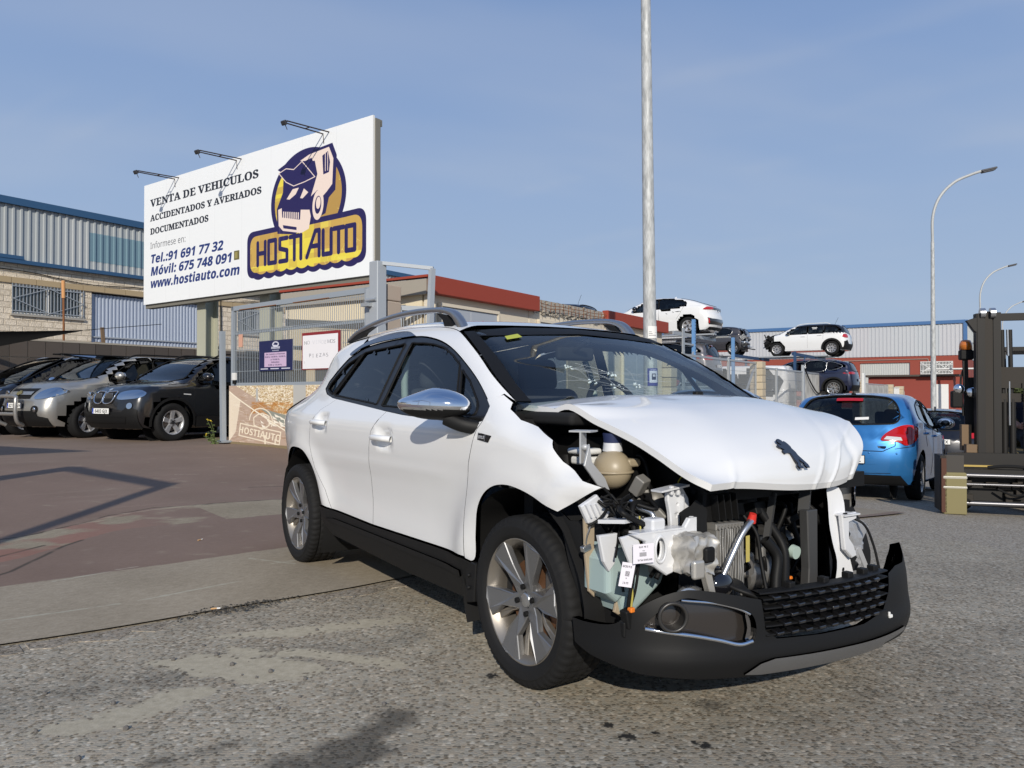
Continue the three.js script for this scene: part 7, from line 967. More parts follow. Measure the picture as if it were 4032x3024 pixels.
  eng('plug', [rbox(0.035, 0.06, 0.035, 0.006, 0.56, 0.385, 0.795, 0.2), rbox(0.03, 0.05, 0.03, 0.006, 0.55, 0.35, 0.80)], M.black); eng('plug_clip', [rbox(0.02, 0.016, 0.018, 0.004, 0.575, 0.415, 0.795), rbox(0.02, 0.012, 0.016, 0.004, 0.56, 0.405, -0.02)], std(C(0.75, 0.2, 0.02), 0.5)); eng('loose_connector', [rbox(0.02, 0.02, 0.035, 0.004, 0.40, 0.585, 0.835, 0.3), tube([[0.43, 0.66, 0.84], [0.42, 0.63, 0.845], [0.405, 0.60, 0.838]], 0.003, 14, 6)], M.silver); eng('round_connector', [new THREE.CylinderGeometry(0.026, 0.024, 0.02, 20).rotateZ(1.45).translate(0.60, 0.51, 0.005)], std(C(0.4, 0.5, 0.44), 0.5)); eng('battery_cover', [box(0.01, 0.14, 0.09, 0.24, 0.80, 0.50, 0, 0.3)], std(C(0.30, 0.28, 0.22), 0.8)); eng('suspension_arm', [tube([[0.1, 0.24, 0.35], [0.2, 0.25, 0.45], [0.15, 0.28, 0.62]], 0.03, 20, 8)], M.black); for (const z of [0.6, -0.6]) eng('suspension_strut', [rod([0.0, 0.3, z], [-0.05, 0.85, z * 0.93], 0.04)], M.black); eng('drive_shaft', [rod([0, 0.318, 0.2], [0, 0.318, 0.64], 0.02)], M.black); eng('rear_axle', [rod([-2.55, 0.318, -0.64], [-2.55, 0.318, 0.64], 0.04)], M.black);
  eng('cross_member', [box(0.1, 0.07, 1.0, 0.42, 0.3, 0), box(0.05, 0.06, 1.1, 0.5, 0.74, -0.02)], blk2);
}
// ---------- parked and stacked cars ----------
const PT = { black: paint(0.006, 0.006, 0.007, 0, 0.3), silver: paint(0.42, 0.41, 0.38, 0.75, 0.38), white: paint(0.78, 0.78, 0.77, 0, 0.4), blue: paint(0.035, 0.20, 0.50, 0.5, 0.36), navy: paint(0.008, 0.012, 0.04, 0.3, 0.35), grey: paint(0.16, 0.155, 0.165, 0.6, 0.4), darkGrey: paint(0.05, 0.048, 0.055, 0.5, 0.4), inkBlack: paint(0.008, 0.008, 0.012, 0.2, 0.3) };
const carAt = (x, d, hx, hd, lift = 0) => { const yaw = Math.atan2(hd, hx); return { pos: V(x, gh(x, d) + lift, -d), yaw }; };
function slopeTilt(o, x, d, hx, hd) { const e = 1.2, L = Math.hypot(hx, hd); hx /= L; hd /= L; const f = (gh(x + hx * e, d + hd * e) - gh(x - hx * e, d - hd * e)) / (2 * e), r = (gh(x + hd * e, d - hx * e) - gh(x - hd * e, d + hx * e)) / (2 * e); o.tilt = [Math.atan(f), -Math.atan(r)]; return o; }
const HATCH = { // supermini
  wb: 2.51, fo: 0.82, ro: 0.69, w: 0.868, gc: 0.2, R: 0.312, rr: 0.2, tum: 0.36, crown: 0.07, noseR: 0.3, tailR: 0.24,
  top: [[0.84, 0.62], [0.66, 0.80], [0.3, 0.92], [-0.02, 1.0], [-0.45, 1.22], [-0.85, 1.40], [-1.3, 1.47], [-1.8, 1.48], [-2.4, 1.44], [-2.8, 1.385], [-2.92, 1.3], [-3.05, 1.1], [-3.2, 0.95]], belt: [[0.8, 0.9], [-0.4, 0.93], [-2.2, 1.02], [-2.9, 1.08]],
  nose: [[0.2, 0.14], [0.35, 0.03], [0.5, 0], [0.65, 0.06], [0.8, 0.22]], tail: [[0.2, 0.12], [0.35, 0.03], [0.55, 0], [0.78, 0.02], [0.88, 0.07], [0.98, 0.11], [1.15, 0.20], [1.32, 0.31], [1.45, 0.42]],
  windows: [[[-0.45, 1.0], [-0.62, 1.18], [-0.98, 1.33], [-1.42, 1.355], [-1.46, 1.02]], [[-1.53, 1.02], [-1.5, 1.355], [-1.95, 1.335], [-2.26, 1.26], [-2.36, 1.12], [-2.2, 1.05]]], screen: [[0.5, 1.4], [0.62, 1.2], [0.70, 1.03]], rearScreen: [[0.44, 1.37], [0.56, 1.3], [0.63, 1.12], [0.6, 1.03], [0.4, 1.0]],
  seams: [[[-1.5, 1.02], [-1.52, 0.7], [-1.5, 0.3]], [[-0.4, 0.98], [-0.32, 0.7], [-0.38, 0.3]], [[-2.32, 1.06], [-2.2, 0.85], [-2.12, 0.72]]], handles: [[-1.28, 0.87], [-2.1, 0.9]], mirror: [-0.52, 1.02],
};
{ // blue supermini on the road
  const X = 6.27, Dd = 12.91, ang = 35 * Math.PI / 180, hx = Math.sin(ang), hd = Math.cos(ang);
  const o = slopeTilt({ ...HATCH, ...carAt(X, Dd, hx, hd), name: 'blue_hatchback', label: 'metallic blue hatchback seen from behind, right of the wrecked bonnet', mat: PT.blue, glass: glassMat(0.20, 0.23, 0.24), rimStyle: 'seven', tw: 0.2, mirrorMat: CM.gloss }, X, Dd, hx, hd);
  o.decals = [
    { name: 'tail_lamp', view: 'rear', smooth: true, mirror: true, off: 0.008, P: [[0.44, 0.79], [0.46, 0.85], [0.58, 0.95], [0.72, 1.0], [0.82, 0.97], [0.835, 0.86], [0.80, 0.77], [0.72, 0.73], [0.66, 0.76], [0.56, 0.78]], mat: CM.redLamp, sub: (m, B) => { part('reversing_lamp', drape(B, 'rear', (m.geometry.boundingSphere || m.geometry.computeBoundingSphere(), m.geometry.boundingSphere.center.z > 0) ? [[0.47, 0.80], [0.5, 0.84], [0.66, 0.83], [0.68, 0.79], [0.58, 0.795]] : [[-0.47, 0.80], [-0.5, 0.84], [-0.66, 0.83], [-0.68, 0.79], [-0.58, 0.795]], { off: 0.013, thick: 0.012 }), CM.whiteLamp, m); } },
    { name: 'high_brake_lamp', view: 'top', P: [[-2.83, -0.17], [-2.83, 0.17], [-2.87, 0.17], [-2.87, -0.17]], off: 0.012, mat: CM.redLamp },
    { name: 'lower_valance', view: 'rear', P: [[-0.74, 0.2], [0.74, 0.2], [0.66, 0.33], [-0.66, 0.33]], mat: CM.plastic },
    { name: 'plate_recess', view: 'rear', P: [[-0.4, 0.47], [0.4, 0.47], [0.43, 0.60], [-0.43, 0.60]], mat: PT.blue, off: 0.003 },
    { name: 'window_sticker', view: 'rear', P: [[0.1, 1.055], [0.27, 1.065], [0.27, 1.10], [0.1, 1.09]], mat: M.whitePaint, off: -0.004, thick: 0.002 },
  ];
  const { root, B } = makeCar(o); addPlate(B, root, 'rear', 0.53, '8149 BRZ');
  part('panel_gap', [seam(B, 'rear', [[-0.62, 0.93], [-0.60, 0.72], [-0.46, 0.645], [0.46, 0.645], [0.60, 0.72], [0.62, 0.93]], 0.006), seam(B, 'rear', [[-0.8, 0.72], [-0.6, 0.68]], 0.004), seam(B, 'rear', [[0.8, 0.72], [0.6, 0.68]], 0.004), seam(B, 'rear', [[-0.55, 0.36], [0, 0.34], [0.55, 0.36]], 0.004)], M.black, root);
  const p = B.map.top(-2.6, 0); part('aerial', [rod([p.x, p.y - 0.01, 0], [p.x - 0.2, p.y + 0.3, 0], 0.004), rbox(0.09, 0.03, 0.05, 0.012, p.x, p.y + 0.005, 0)], M.black, root);
  const tx = canvasTex(256, 48, (c, w, h) => { c.clearRect(0, 0, w, h); c.fillStyle = '#10243f'; c.fillRect(0, 0, w, h); c.fillStyle = '#9db4cc'; c.font = 'bold 34px sans-serif'; c.fillText('ECOTEC', 30, 36); });
  const q = B.map.rear(0.42, 0.70), lb = new THREE.PlaneGeometry(0.17, 0.028); const lm = part('badge', lb, std(C(1, 1, 1), 0.4, 0.2, { map: tx }), root); const nn = B.grad(q); lm.position.copy(q).addScaledVector(nn, 0.005); lm.lookAt(lm.position.clone().add(nn));
  for (const z of [-0.3, 0.3, 0.62, -0.62]) { const s = B.map.rear(z, 0.62); part('parking_sensor', [sph(0.013, s.x, s.y, s.z, 0.5, 1, 1, 10, 8)], PT.blue, root); }
  part('wiper', [seam(B, 'rear', [[-0.28, 1.06], [0.05, 1.03]], 0.01, 0.02)], M.black, root);
}
const SUVP = {
  wb: 2.8, fo: 0.83, ro: 0.94, w: 0.925, gc: 0.24, R: 0.358, rr: 0.222, tum: 0.3, crown: 0.05, noseR: 0.22, tailR: 0.2, round: 0.11, seatX: -1.3, dashX: -0.5, dashY: 0.95, seatY: 0.12,
};
{ // black SUV, front left of it towards the yard
  const X = -7.07, Dd = 14.75, hx = -0.50, hd = -0.866;
  const o = { ...SUVP, ...carAt(X, Dd, hx, hd), name: 'black_suv', label: 'black SUV with double kidney grille parked next to the mesh gate', mat: PT.black, glass: CM.darkGlass, rimStyle: 'round5', tw: 0.24, screenGlass: glassMat(0.30, 0.34, 0.37),
    top: [[0.83, 0.86], [0.7, 0.98], [0.3, 1.08], [-0.15, 1.13], [-0.22, 1.15], [-0.65, 1.42], [-1.05, 1.6], [-1.5, 1.665], [-2.3, 1.67], [-3.1, 1.62], [-3.45, 1.55], [-3.6, 1.3], [-3.74, 1.05]], belt: [[0.8, 1.0], [-0.4, 1.05], [-3, 1.13]],
    nose: [[0.24, 0.15], [0.4, 0.03], [0.55, 0], [0.72, 0.02], [0.85, 0.06], [1.0, 0.2]], tail: [[0.24, 0.1], [0.5, 0], [0.9, 0.03], [1.1, 0.1], [1.5, 0.3], [1.65, 0.45]],
    windows: [[[-0.55, 1.13], [-0.8, 1.33], [-1.1, 1.5], [-1.55, 1.55], [-1.58, 1.13]], [[-1.66, 1.13], [-1.63, 1.55], [-2.4, 1.54], [-2.55, 1.3], [-2.6, 1.16]], [[-2.68, 1.18], [-2.55, 1.53], [-3.1, 1.5], [-3.25, 1.35], [-3.2, 1.2]]], screen: [[0.54, 1.58], [0.64, 1.38], [0.73, 1.18]], rearScreen: [[0.5, 1.52], [0.62, 1.3], [0.64, 1.15]],
    seams: [[[-0.5, 1.1], [-0.42, 0.8], [-0.47, 0.4]], [[-1.62, 1.1], [-1.62, 0.4]], [[0.05, 1.06], [-0.3, 1.09], [-0.5, 1.1]]], handles: [[-1.4, 0.98], [-2.5, 1.0]], mirror: [-0.62, 1.16], rails: [-1.1, -3.1, 0.6] };
  o.decals = [
    { name: 'bumper_cladding', view: 'front', P: [[-0.78, 0.26], [0.78, 0.26], [0.79, 0.60], [0.62, 0.66], [0.5, 0.56], [-0.5, 0.56], [-0.62, 0.66], [-0.79, 0.60]], mat: CM.plastic, off: 0.012 },
    { name: 'lower_intake', view: 'front', P: [[-0.55, 0.36], [0.55, 0.36], [0.6, 0.47], [-0.6, 0.47]], mat: M.black, off: 0.018 },
    { name: 'headlight', view: 'front', smooth: true, mirror: true, off: 0.006, P: [[0.36, 0.80], [0.36, 0.90], [0.55, 0.95], [0.74, 0.95], [0.84, 0.9], [0.82, 0.83], [0.62, 0.79]], mat: CM.clearLamp, sub: (m, B) => { m.geometry.computeBoundingSphere(); const s = Math.sign(m.geometry.boundingSphere.center.z); for (const z of [0.48, 0.66]) { const p = B.map.front(s * z, 0.87); part('reflector', [sph(0.055, p.x, p.y, p.z, 0.3, 1, 1, 16, 10)], z < 0.5 ? CM.gloss : M.chrome, m); } } },
    { name: 'wheel_trim', view: 'right', mirror: true, off: 0.01, P: [...Array.from({ length: 15 }, (_, i) => { const a = Math.PI * (-0.05 + 1.1 * i / 14); return [0.42 * Math.cos(a), 0.358 + 0.42 * Math.sin(a)]; }), ...Array.from({ length: 15 }, (_, i) => { const a = Math.PI * (1.05 - 1.1 * i / 14); return [0.47 * Math.cos(a), 0.358 + 0.47 * Math.sin(a)]; })], mat: CM.plastic },
    { name: 'wheel_trim', view: 'right', mirror: true, off: 0.01, P: [...Array.from({ length: 15 }, (_, i) => { const a = Math.PI * (-0.05 + 1.1 * i / 14); return [-2.8 + 0.42 * Math.cos(a), 0.358 + 0.42 * Math.sin(a)]; }), ...Array.from({ length: 15 }, (_, i) => { const a = Math.PI * (1.05 - 1.1 * i / 14); return [-2.8 + 0.47 * Math.cos(a), 0.358 + 0.47 * Math.sin(a)]; })], mat: CM.plastic },
    { name: 'sill_cladding', view: 'right', mirror: true, off: 0.012, P: [[-0.48, 0.26], [-2.32, 0.26], [-2.32, 0.46], [-0.48, 0.46]], mat: CM.plastic },
    { name: 'side_repeater', view: 'right', mirror: true, P: [[-0.36, 0.865], [-0.2, 0.875], [-0.2, 0.895], [-0.36, 0.885]], mat: CM.whiteLamp },
  ];
  for (const s of [1, -1]) o.decals.push({ name: 'kidney_grille', view: 'front', smooth: true, off: 0.012, P: [[s * 0.03, 0.73], [s * 0.03, 0.91], [s * 0.12, 0.93], [s * 0.29, 0.92], [s * 0.30, 0.83], [s * 0.24, 0.73]], mat: M.black, sub: (m, B) => { const rim = dense(spline2([[s * 0.03, 0.73], [s * 0.03, 0.91], [s * 0.12, 0.93], [s * 0.29, 0.92], [s * 0.30, 0.83], [s * 0.24, 0.73]], 4), 0.03).map(([a, b]) => { const p = B.map.front(a, b); return [p.x + 0.016, p.y, p.z]; }); part('chrome_surround', [tube(rim, 0.013, 60, 6, true)], M.chrome, m); const bars = []; for (let i = 1; i < 8; i++) { const z = s * (0.03 + i * 0.031), p = B.map.front(z, 0.83); bars.push(box(0.012, 0.15, 0.006, p.x + 0.016, 0.83, z)); } part('slats', bars, M.silver, m); } });
  for (const s of [1, -1]) o.decals.push({ name: 'fog_lamp', view: 'front', P: circ(s * 0.66, 0.67, 0.055, 16), mat: CM.clearLamp, off: 0.02 });
  const { root, B } = makeCar(o); addPlate(B, root, 'front', 0.575, '6403 GJX');
  const e = B.map.front(0, 0.965); const bd = part('badge', new THREE.CylinderGeometry(0.04, 0.04, 0.008, 24), std(C(0.5, 0.55, 0.6), 0.2, 0.6), root); bd.position.copy(e).addScaledVector(B.grad(e), 0.004); bd.quaternion.setFromUnitVectors(UP, B.grad(e));
}
{ // silver SUV with bull bar
  const X = -9.2, Dd = 15.7, hx = -0.50, hd = -0.866;
  const o = { ...SUVP, wb: 2.71, fo: 0.9, ro: 1.02, w: 0.925, ...carAt(X, Dd, hx, hd), name: 'silver_suv', label: 'silver SUV with a tubular bull bar between the two black cars', mat: PT.silver, rimStyle: 'five', tw: 0.23, screenGlass: glassMat(0.34, 0.38, 0.41), steer: 0.22, R: 0.355,
    top: [[0.9, 0.84], [0.75, 1.0], [0.4, 1.12], [-0.05, 1.18], [-0.15, 1.2], [-0.6, 1.46], [-1.0, 1.64], [-1.45, 1.7], [-2.3, 1.7], [-3.1, 1.66], [-3.4, 1.58], [-3.55, 1.3], [-3.73, 1.05]], belt: [[0.8, 1.0], [-0.4, 1.08], [-3, 1.15]],
    nose: [[0.24, 0.16], [0.4, 0.03], [0.55, 0], [0.72, 0.03], [0.88, 0.1], [1.05, 0.28]], tail: [[0.24, 0.1], [0.5, 0], [0.9, 0.03], [1.1, 0.1], [1.5, 0.3], [1.65, 0.45]],
    windows: [[[-0.5, 1.16], [-0.75, 1.38], [-1.05, 1.55], [-1.5, 1.6], [-1.53, 1.16]], [[-1.6, 1.16], [-1.57, 1.6], [-2.35, 1.58], [-2.5, 1.35], [-2.52, 1.18]], [[-2.62, 1.2], [-2.5, 1.57], [-3.05, 1.53], [-3.2, 1.38], [-3.1, 1.24]]], screen: [[0.55, 1.63], [0.65, 1.42], [0.74, 1.23]], rearScreen: [[0.5, 1.55], [0.62, 1.35], [0.64, 1.2]],
    seams: [[[-0.45, 1.12], [-0.38, 0.8], [-0.43, 0.4]], [[-1.57, 1.12], [-1.57, 0.4]]], handles: [[-1.35, 1.0], [-2.4, 1.02]], mirror: [-0.58, 1.2], rails: [-1.0, -3.0, 0.6] };
  o.decals = [
    { name: 'grille', view: 'front', P: [[-0.38, 0.79], [0.38, 0.79], [0.44, 0.99], [-0.44, 0.99]], mat: M.black, off: 0.006 },
    { name: 'grille_bar', view: 'front', P: [[-0.39, 0.86], [0.39, 0.86], [0.41, 0.92], [-0.41, 0.92]], mat: PT.silver, off: 0.02, thick: 0.03 },
    { name: 'badge', view: 'front', P: [[-0.09, 0.87], [-0.04, 0.87], [-0.04, 0.85], [0.04, 0.85], [0.04, 0.87], [0.09, 0.87], [0.09, 0.91], [0.04, 0.91], [0.04, 0.93], [-0.04, 0.93], [-0.04, 0.91], [-0.09, 0.91]], mat: std(C(0.5, 0.4, 0.15), 0.3, 0.8), off: 0.03 },
    { name: 'headlight', view: 'front', smooth: true, mirror: true, off: 0.008, P: [[0.48, 0.80], [0.54, 0.92], [0.66, 0.99], [0.82, 1.0], [0.88, 0.94], [0.84, 0.84], [0.68, 0.79]], mat: CM.clearLamp, sub: (m, B) => { m.geometry.computeBoundingSphere(); const s = Math.sign(m.geometry.boundingSphere.center.z); for (const z of [0.6, 0.74]) { const p = B.map.front(s * z, 0.89); part('reflector', [sph(0.06, p.x, p.y, p.z, 0.25, 1, 1, 16, 10)], M.chrome, m); } } },
    { name: 'lower_bumper', view: 'front', P: [[-0.78, 0.26], [0.78, 0.26], [0.79, 0.42], [0.62, 0.46], [0.6, 0.56], [-0.6, 0.56], [-0.62, 0.46], [-0.79, 0.42]], mat: CM.plastic, off: 0.01 },
    { name: 'sill_cladding', view: 'right', mirror: true, off: 0.01, P: [[-0.46, 0.26], [-2.25, 0.26], [-2.25, 0.44], [-0.46, 0.44]], mat: CM.plastic },
  ];
  for (const s of [1, -1]) o.decals.push({ name: 'fog_lamp', view: 'front', P: circ(s * 0.56, 0.585, 0.075, 18), mat: M.black, off: 0.016, sub: (m, B) => { const p = B.map.front(s * 0.56, 0.585); part('reflector', [sph(0.05, p.x + 0.01, p.y, p.z, 0.4, 1, 1, 14, 9)], CM.clearLamp, m); } });
  const { root, B } = makeCar(o); addPlate(B, root, 'front', 0.66, '4215 FWH');
  const bb = []; bb.push(tube([[0.9, 0.28, 0.3], [1.02, 0.36, 0.33], [1.06, 0.55, 0.34], [1.05, 0.76, 0.33], [1.03, 0.83, 0.28], [1.03, 0.84, 0], [1.03, 0.83, -0.28], [1.05, 0.76, -0.33], [1.06, 0.55, -0.34], [1.02, 0.36, -0.33], [0.9, 0.28, -0.3]], 0.038, 80, 10), rod([1.05, 0.5, -0.33], [1.05, 0.5, 0.33], 0.032));
  part('bull_bar', bb, std(C(0.38, 0.37, 0.35), 0.35, 0.7), root, 'grey tubular bull bar');
}
{ // black people carrier
  const X = -11.2, Dd = 16.85, hx = -0.50, hd = -0.866;
  const o = { ...SUVP, wb: 2.85, fo: 0.95, ro: 1.0, w: 0.93, gc: 0.2, R: 0.34, rr: 0.21, ...carAt(X, Dd, hx, hd), name: 'black_minivan', label: 'black minivan with long sloping windscreen left of the silver SUV', mat: PT.black, rimStyle: 'five', screenGlass: glassMat(0.34, 0.38, 0.41), steer: 0.22, noseR: 0.3,
    top: [[0.95, 0.72], [0.75, 0.92], [0.4, 1.04], [0.2, 1.1], [-0.3, 1.38], [-0.8, 1.62], [-1.2, 1.73], [-2, 1.76], [-3, 1.74], [-3.5, 1.66], [-3.7, 1.3], [-3.82, 1.0]], belt: [[0.8, 0.95], [-0.4, 1.02], [-3, 1.08]],
    nose: [[0.2, 0.14], [0.4, 0.02], [0.55, 0], [0.7, 0.05], [0.9, 0.24]], tail: [[0.2, 0.1], [0.5, 0], [0.9, 0.02], [1.2, 0.1], [1.6, 0.28]],
    windows: [[[0.0, 1.1], [-0.3, 1.3], [-0.7, 1.5], [-1.0, 1.62], [-1.55, 1.65], [-1.58, 1.1]], [[-1.68, 1.1], [-1.65, 1.65], [-2.7, 1.65], [-2.72, 1.12]], [[-2.8, 1.14], [-2.78, 1.64], [-3.35, 1.6], [-3.5, 1.3], [-3.4, 1.18]]], screen: [[0.56, 1.66], [0.68, 1.4], [0.78, 1.14]], rearScreen: [[0.55, 1.6], [0.68, 1.3], [0.68, 1.15]], seams: [[[-0.3, 1.05], [-0.35, 0.4]], [[-1.63, 1.05], [-1.63, 0.4]]], handles: [[-1.4, 0.95], [-1.9, 0.95]], mirror: [-0.5, 1.12], mirrorMat: M.chrome, rails: [-1.0, -3.2, 0.66], railMat: M.silver, dashX: -0.2, dashY: 0.9 };
  o.decals = [{ name: 'headlight', view: 'front', smooth: true, mirror: true, off: 0.006, P: [[0.46, 0.74], [0.5, 0.84], [0.68, 0.93], [0.84, 0.98], [0.8, 0.88], [0.7, 0.77]], mat: CM.clearLamp }, { name: 'lower_trim', view: 'front', P: [[-0.75, 0.28], [0.75, 0.28], [0.75, 0.31], [-0.75, 0.31]], mat: M.chrome, off: 0.012 }, { name: 'grille', view: 'front', P: [[-0.36, 0.5], [0.36, 0.5], [0.4, 0.68], [-0.4, 0.68]], mat: CM.plastic }];
  makeCar(o);
}
{ // dark hatchback at the left edge, mostly out of frame
  const X = -13.4, Dd = 18.0, hx = -0.50, hd = -0.866;
  makeCar({ ...HATCH, ...carAt(X, Dd, hx, hd), name: 'dark_hatchback', label: 'dark hatchback at the far left edge under the shade sail', mat: PT.darkGrey, rimStyle: 'seven', screenGlass: CM.glass });
}
// ---------- more cars: on the racks, behind the fence, along the road ----------
const NX = -SD, ND = SX; // direction into the lots
const rackCar = (s, n, y) => { const [x, d] = st(s, n); return { pos: V(x, y, -d), yaw: Math.atan2(ND, NX) }; };
const archTrim = (cx, R, r0, r1) => [...Array.from({ length: 15 }, (_, i) => { const a = Math.PI * (-0.05 + 1.1 * i / 14); return [cx + r0 * Math.cos(a), R + r0 * Math.sin(a)]; }), ...Array.from({ length: 15 }, (_, i) => { const a = Math.PI * (1.05 - 1.1 * i / 14); return [cx + r1 * Math.cos(a), R + r1 * Math.sin(a)]; })];
const flipP = (P) => P.map(([a, b]) => [-a, b]);
const tailPair = (P, extra = {}) => ({ name: 'tail_lamp', view: 'rear', smooth: true, mirror: true, off: 0.008, P, mat: CM.redLamp, ...extra });
{ // white liftback on the upper rack; rear axle at the measured place
  const o = { wb: 2.7, fo: 0.87, ro: 0.9, w: 0.91, gc: 0.16, R: 0.325, rr: 0.2, tum: 0.38, crown: 0.06, noseR: 0.26, tailR: 0.26, ...rackCar(27.6, 12.7, 3.22), name: 'white_liftback', label: 'white liftback car with dented doors on the top rack beside the lamp post', mat: PT.white, rimStyle: 'turbine', glass: CM.darkGlass, group: undefined,
    top: [[0.87, 0.62], [0.7, 0.78], [0.3, 0.9], [-0.1, 0.99], [-0.6, 1.24], [-1.0, 1.39], [-1.5, 1.45], [-2.1, 1.42], [-2.7, 1.31], [-3.1, 1.18], [-3.35, 1.08], [-3.5, 1.03], [-3.6, 0.9]], belt: [[0.8, 0.85], [-0.4, 0.92], [-2.4, 1.0], [-3.3, 1.03]],
    nose: [[0.16, 0.14], [0.35, 0.02], [0.5, 0], [0.7, 0.1]], tail: [[0.16, 0.16], [0.3, 0.05], [0.5, 0], [0.7, 0.03], [0.85, 0.10], [0.98, 0.08], [1.05, 0.13]],
    windows: [[[-0.55, 0.97], [-0.8, 1.15], [-1.1, 1.3], [-1.5, 1.355], [-1.53, 0.99]], [[-1.6, 0.99], [-1.57, 1.355], [-2.1, 1.33], [-2.55, 1.22], [-2.62, 1.12], [-2.4, 1.04]]], screen: [[0.5, 1.37], [0.62, 1.2], [0.7, 1.0]], rearScreen: [[0.45, 1.36], [0.55, 1.22], [0.58, 1.12]],
    seams: [[[-1.57, 0.98], [-1.6, 0.6], [-1.58, 0.25]], [[-2.55, 1.05], [-2.42, 0.8], [-2.28, 0.6]], [[-0.5, 0.95], [-0.42, 0.6], [-0.46, 0.25]]], handles: [[-1.4, 0.84], [-2.35, 0.88]], mirror: [-0.62, 0.99], mirrorMat: CM.gloss };
  o.decals = [tailPair([[0.40, 0.93], [0.42, 0.99], [0.6, 1.0], [0.76, 0.98], [0.84, 0.90], [0.70, 0.89]]), { name: 'rear_glass_band', view: 'rear', P: [[-0.46, 0.9], [0.46, 0.9], [0.42, 1.0], [-0.42, 1.0]], mat: CM.gloss }, { name: 'rear_diffuser', view: 'rear', mirror: false, P: [[-0.72, 0.36], [0.72, 0.36], [0.78, 0.6], [0.6, 0.57], [-0.6, 0.57], [-0.78, 0.6]], mat: CM.gloss, off: 0.008 }, { name: 'rear_reflector', view: 'rear', mirror: true, P: [[0.70, 0.40], [0.75, 0.40], [0.77, 0.57], [0.73, 0.57]], mat: CM.redLamp, off: 0.014 }, { name: 'bumper_lip', view: 'rear', P: [[-0.7, 0.17], [0.7, 0.17], [0.66, 0.27], [-0.66, 0.27]], mat: CM.plastic, off: 0.006 }];
  o.dent = (p) => { if (Math.abs(p.z) > 0.6 && p.z < 0) { const k = Math.exp(-Math.pow((p.x + 1.75) / 0.5, 2) - Math.pow((p.y - 0.55) / 0.14, 2)); p.z += 0.04 * k * (1 + fbm(p.x * 7, p.y * 9, 1, 3) * 1.6); } return p; };
  const { root, B } = makeCar(o); const f = B.map.top(-1.75, 0); part('shark_fin', extr([[0, 0], [0.16, 0], [0.02, 0.09]], 0.02, 0.004).translate(f.x - 0.2, f.y - 0.02, -0.01), PT.white, root); for (const [x, y] of [[-2.3, 0.86], [-2.15, 0.85], [-1.9, 0.8]]) { const p = B.map.left(x, y); part('scratch', [rbox(0.07, 0.016, 0.01, 0.004, p.x, p.y, p.z - 0.003, 0, 0, 0.4)], M.black, root); }
  const bb = B.map.rear(0, 0.82); part('badge', [(() => { const g = new THREE.TorusGeometry(0.06, 0.008, 8, 24); g.scale(1.5, 1, 1); g.rotateY(-Math.PI / 2); g.translate(bb.x - 0.01, bb.y, 0); return g; })()], M.chrome, root);
}
{ // grey SUV, lower level behind the mesh fence
  const o = { ...SUVP, wb: 2.73, fo: 0.9, ro: 0.87, w: 0.92, R: 0.36, rr: 0.23, ...rackCar(27.5, 12.7, 1.36), name: 'grey_suv', label: 'grey SUV with red lamps behind the mesh fence under the white car', mat: PT.grey, rimStyle: 'five',
    top: [[0.9, 0.85], [0.7, 1.0], [0.3, 1.08], [-0.1, 1.13], [-0.6, 1.42], [-1.0, 1.58], [-1.5, 1.65], [-2.3, 1.64], [-3.0, 1.58], [-3.3, 1.5], [-3.42, 1.3], [-3.55, 1.05]], belt: [[0.8, 0.98], [-0.4, 1.06], [-3, 1.14]], nose: [[0.24, 0.15], [0.45, 0.02], [0.6, 0], [0.9, 0.1]], tail: [[0.24, 0.1], [0.5, 0], [0.85, 0.04], [1.1, 0.12], [1.4, 0.24], [1.6, 0.4]],
    windows: [[[-0.55, 1.1], [-0.8, 1.32], [-1.1, 1.48], [-1.55, 1.53], [-1.58, 1.12]], [[-1.66, 1.12], [-1.63, 1.53], [-2.3, 1.52], [-2.5, 1.42], [-2.45, 1.15]], [[-2.56, 1.17], [-2.56, 1.42], [-2.9, 1.4], [-3.05, 1.28], [-2.95, 1.18]]], screen: [[0.54, 1.55], [0.64, 1.35], [0.73, 1.16]], rearScreen: [[0.5, 1.46], [0.62, 1.28], [0.66, 1.14]], sealR: 0.01, sealMat: M.silver, seams: [[[-1.62, 1.08], [-1.62, 0.4]]], handles: [[-1.4, 0.98], [-2.4, 1.0]], mirror: [-0.62, 1.13], rails: [-1.1, -3.0, 0.6] };
  o.decals = [tailPair([[0.38, 0.96], [0.38, 1.06], [0.7, 1.08], [0.86, 1.04], [0.86, 0.95], [0.7, 0.93]]), { name: 'lower_cladding', view: 'rear', P: [[-0.78, 0.25], [0.78, 0.25], [0.79, 0.56], [-0.79, 0.56]], mat: CM.plastic, off: 0.01 }, { name: 'arch_trim', view: 'right', mirror: true, off: 0.012, P: archTrim(-2.73, 0.36, 0.418, 0.5), mat: CM.plastic }, { name: 'high_brake_lamp', view: 'top', P: [[-3.26, -0.2], [-3.26, 0.2], [-3.31, 0.2], [-3.31, -0.2]], off: 0.01, mat: CM.redLamp }];
  const { root, B } = makeCar(o); addPlate(B, root, 'rear', 0.72, '2211 LKT');
}
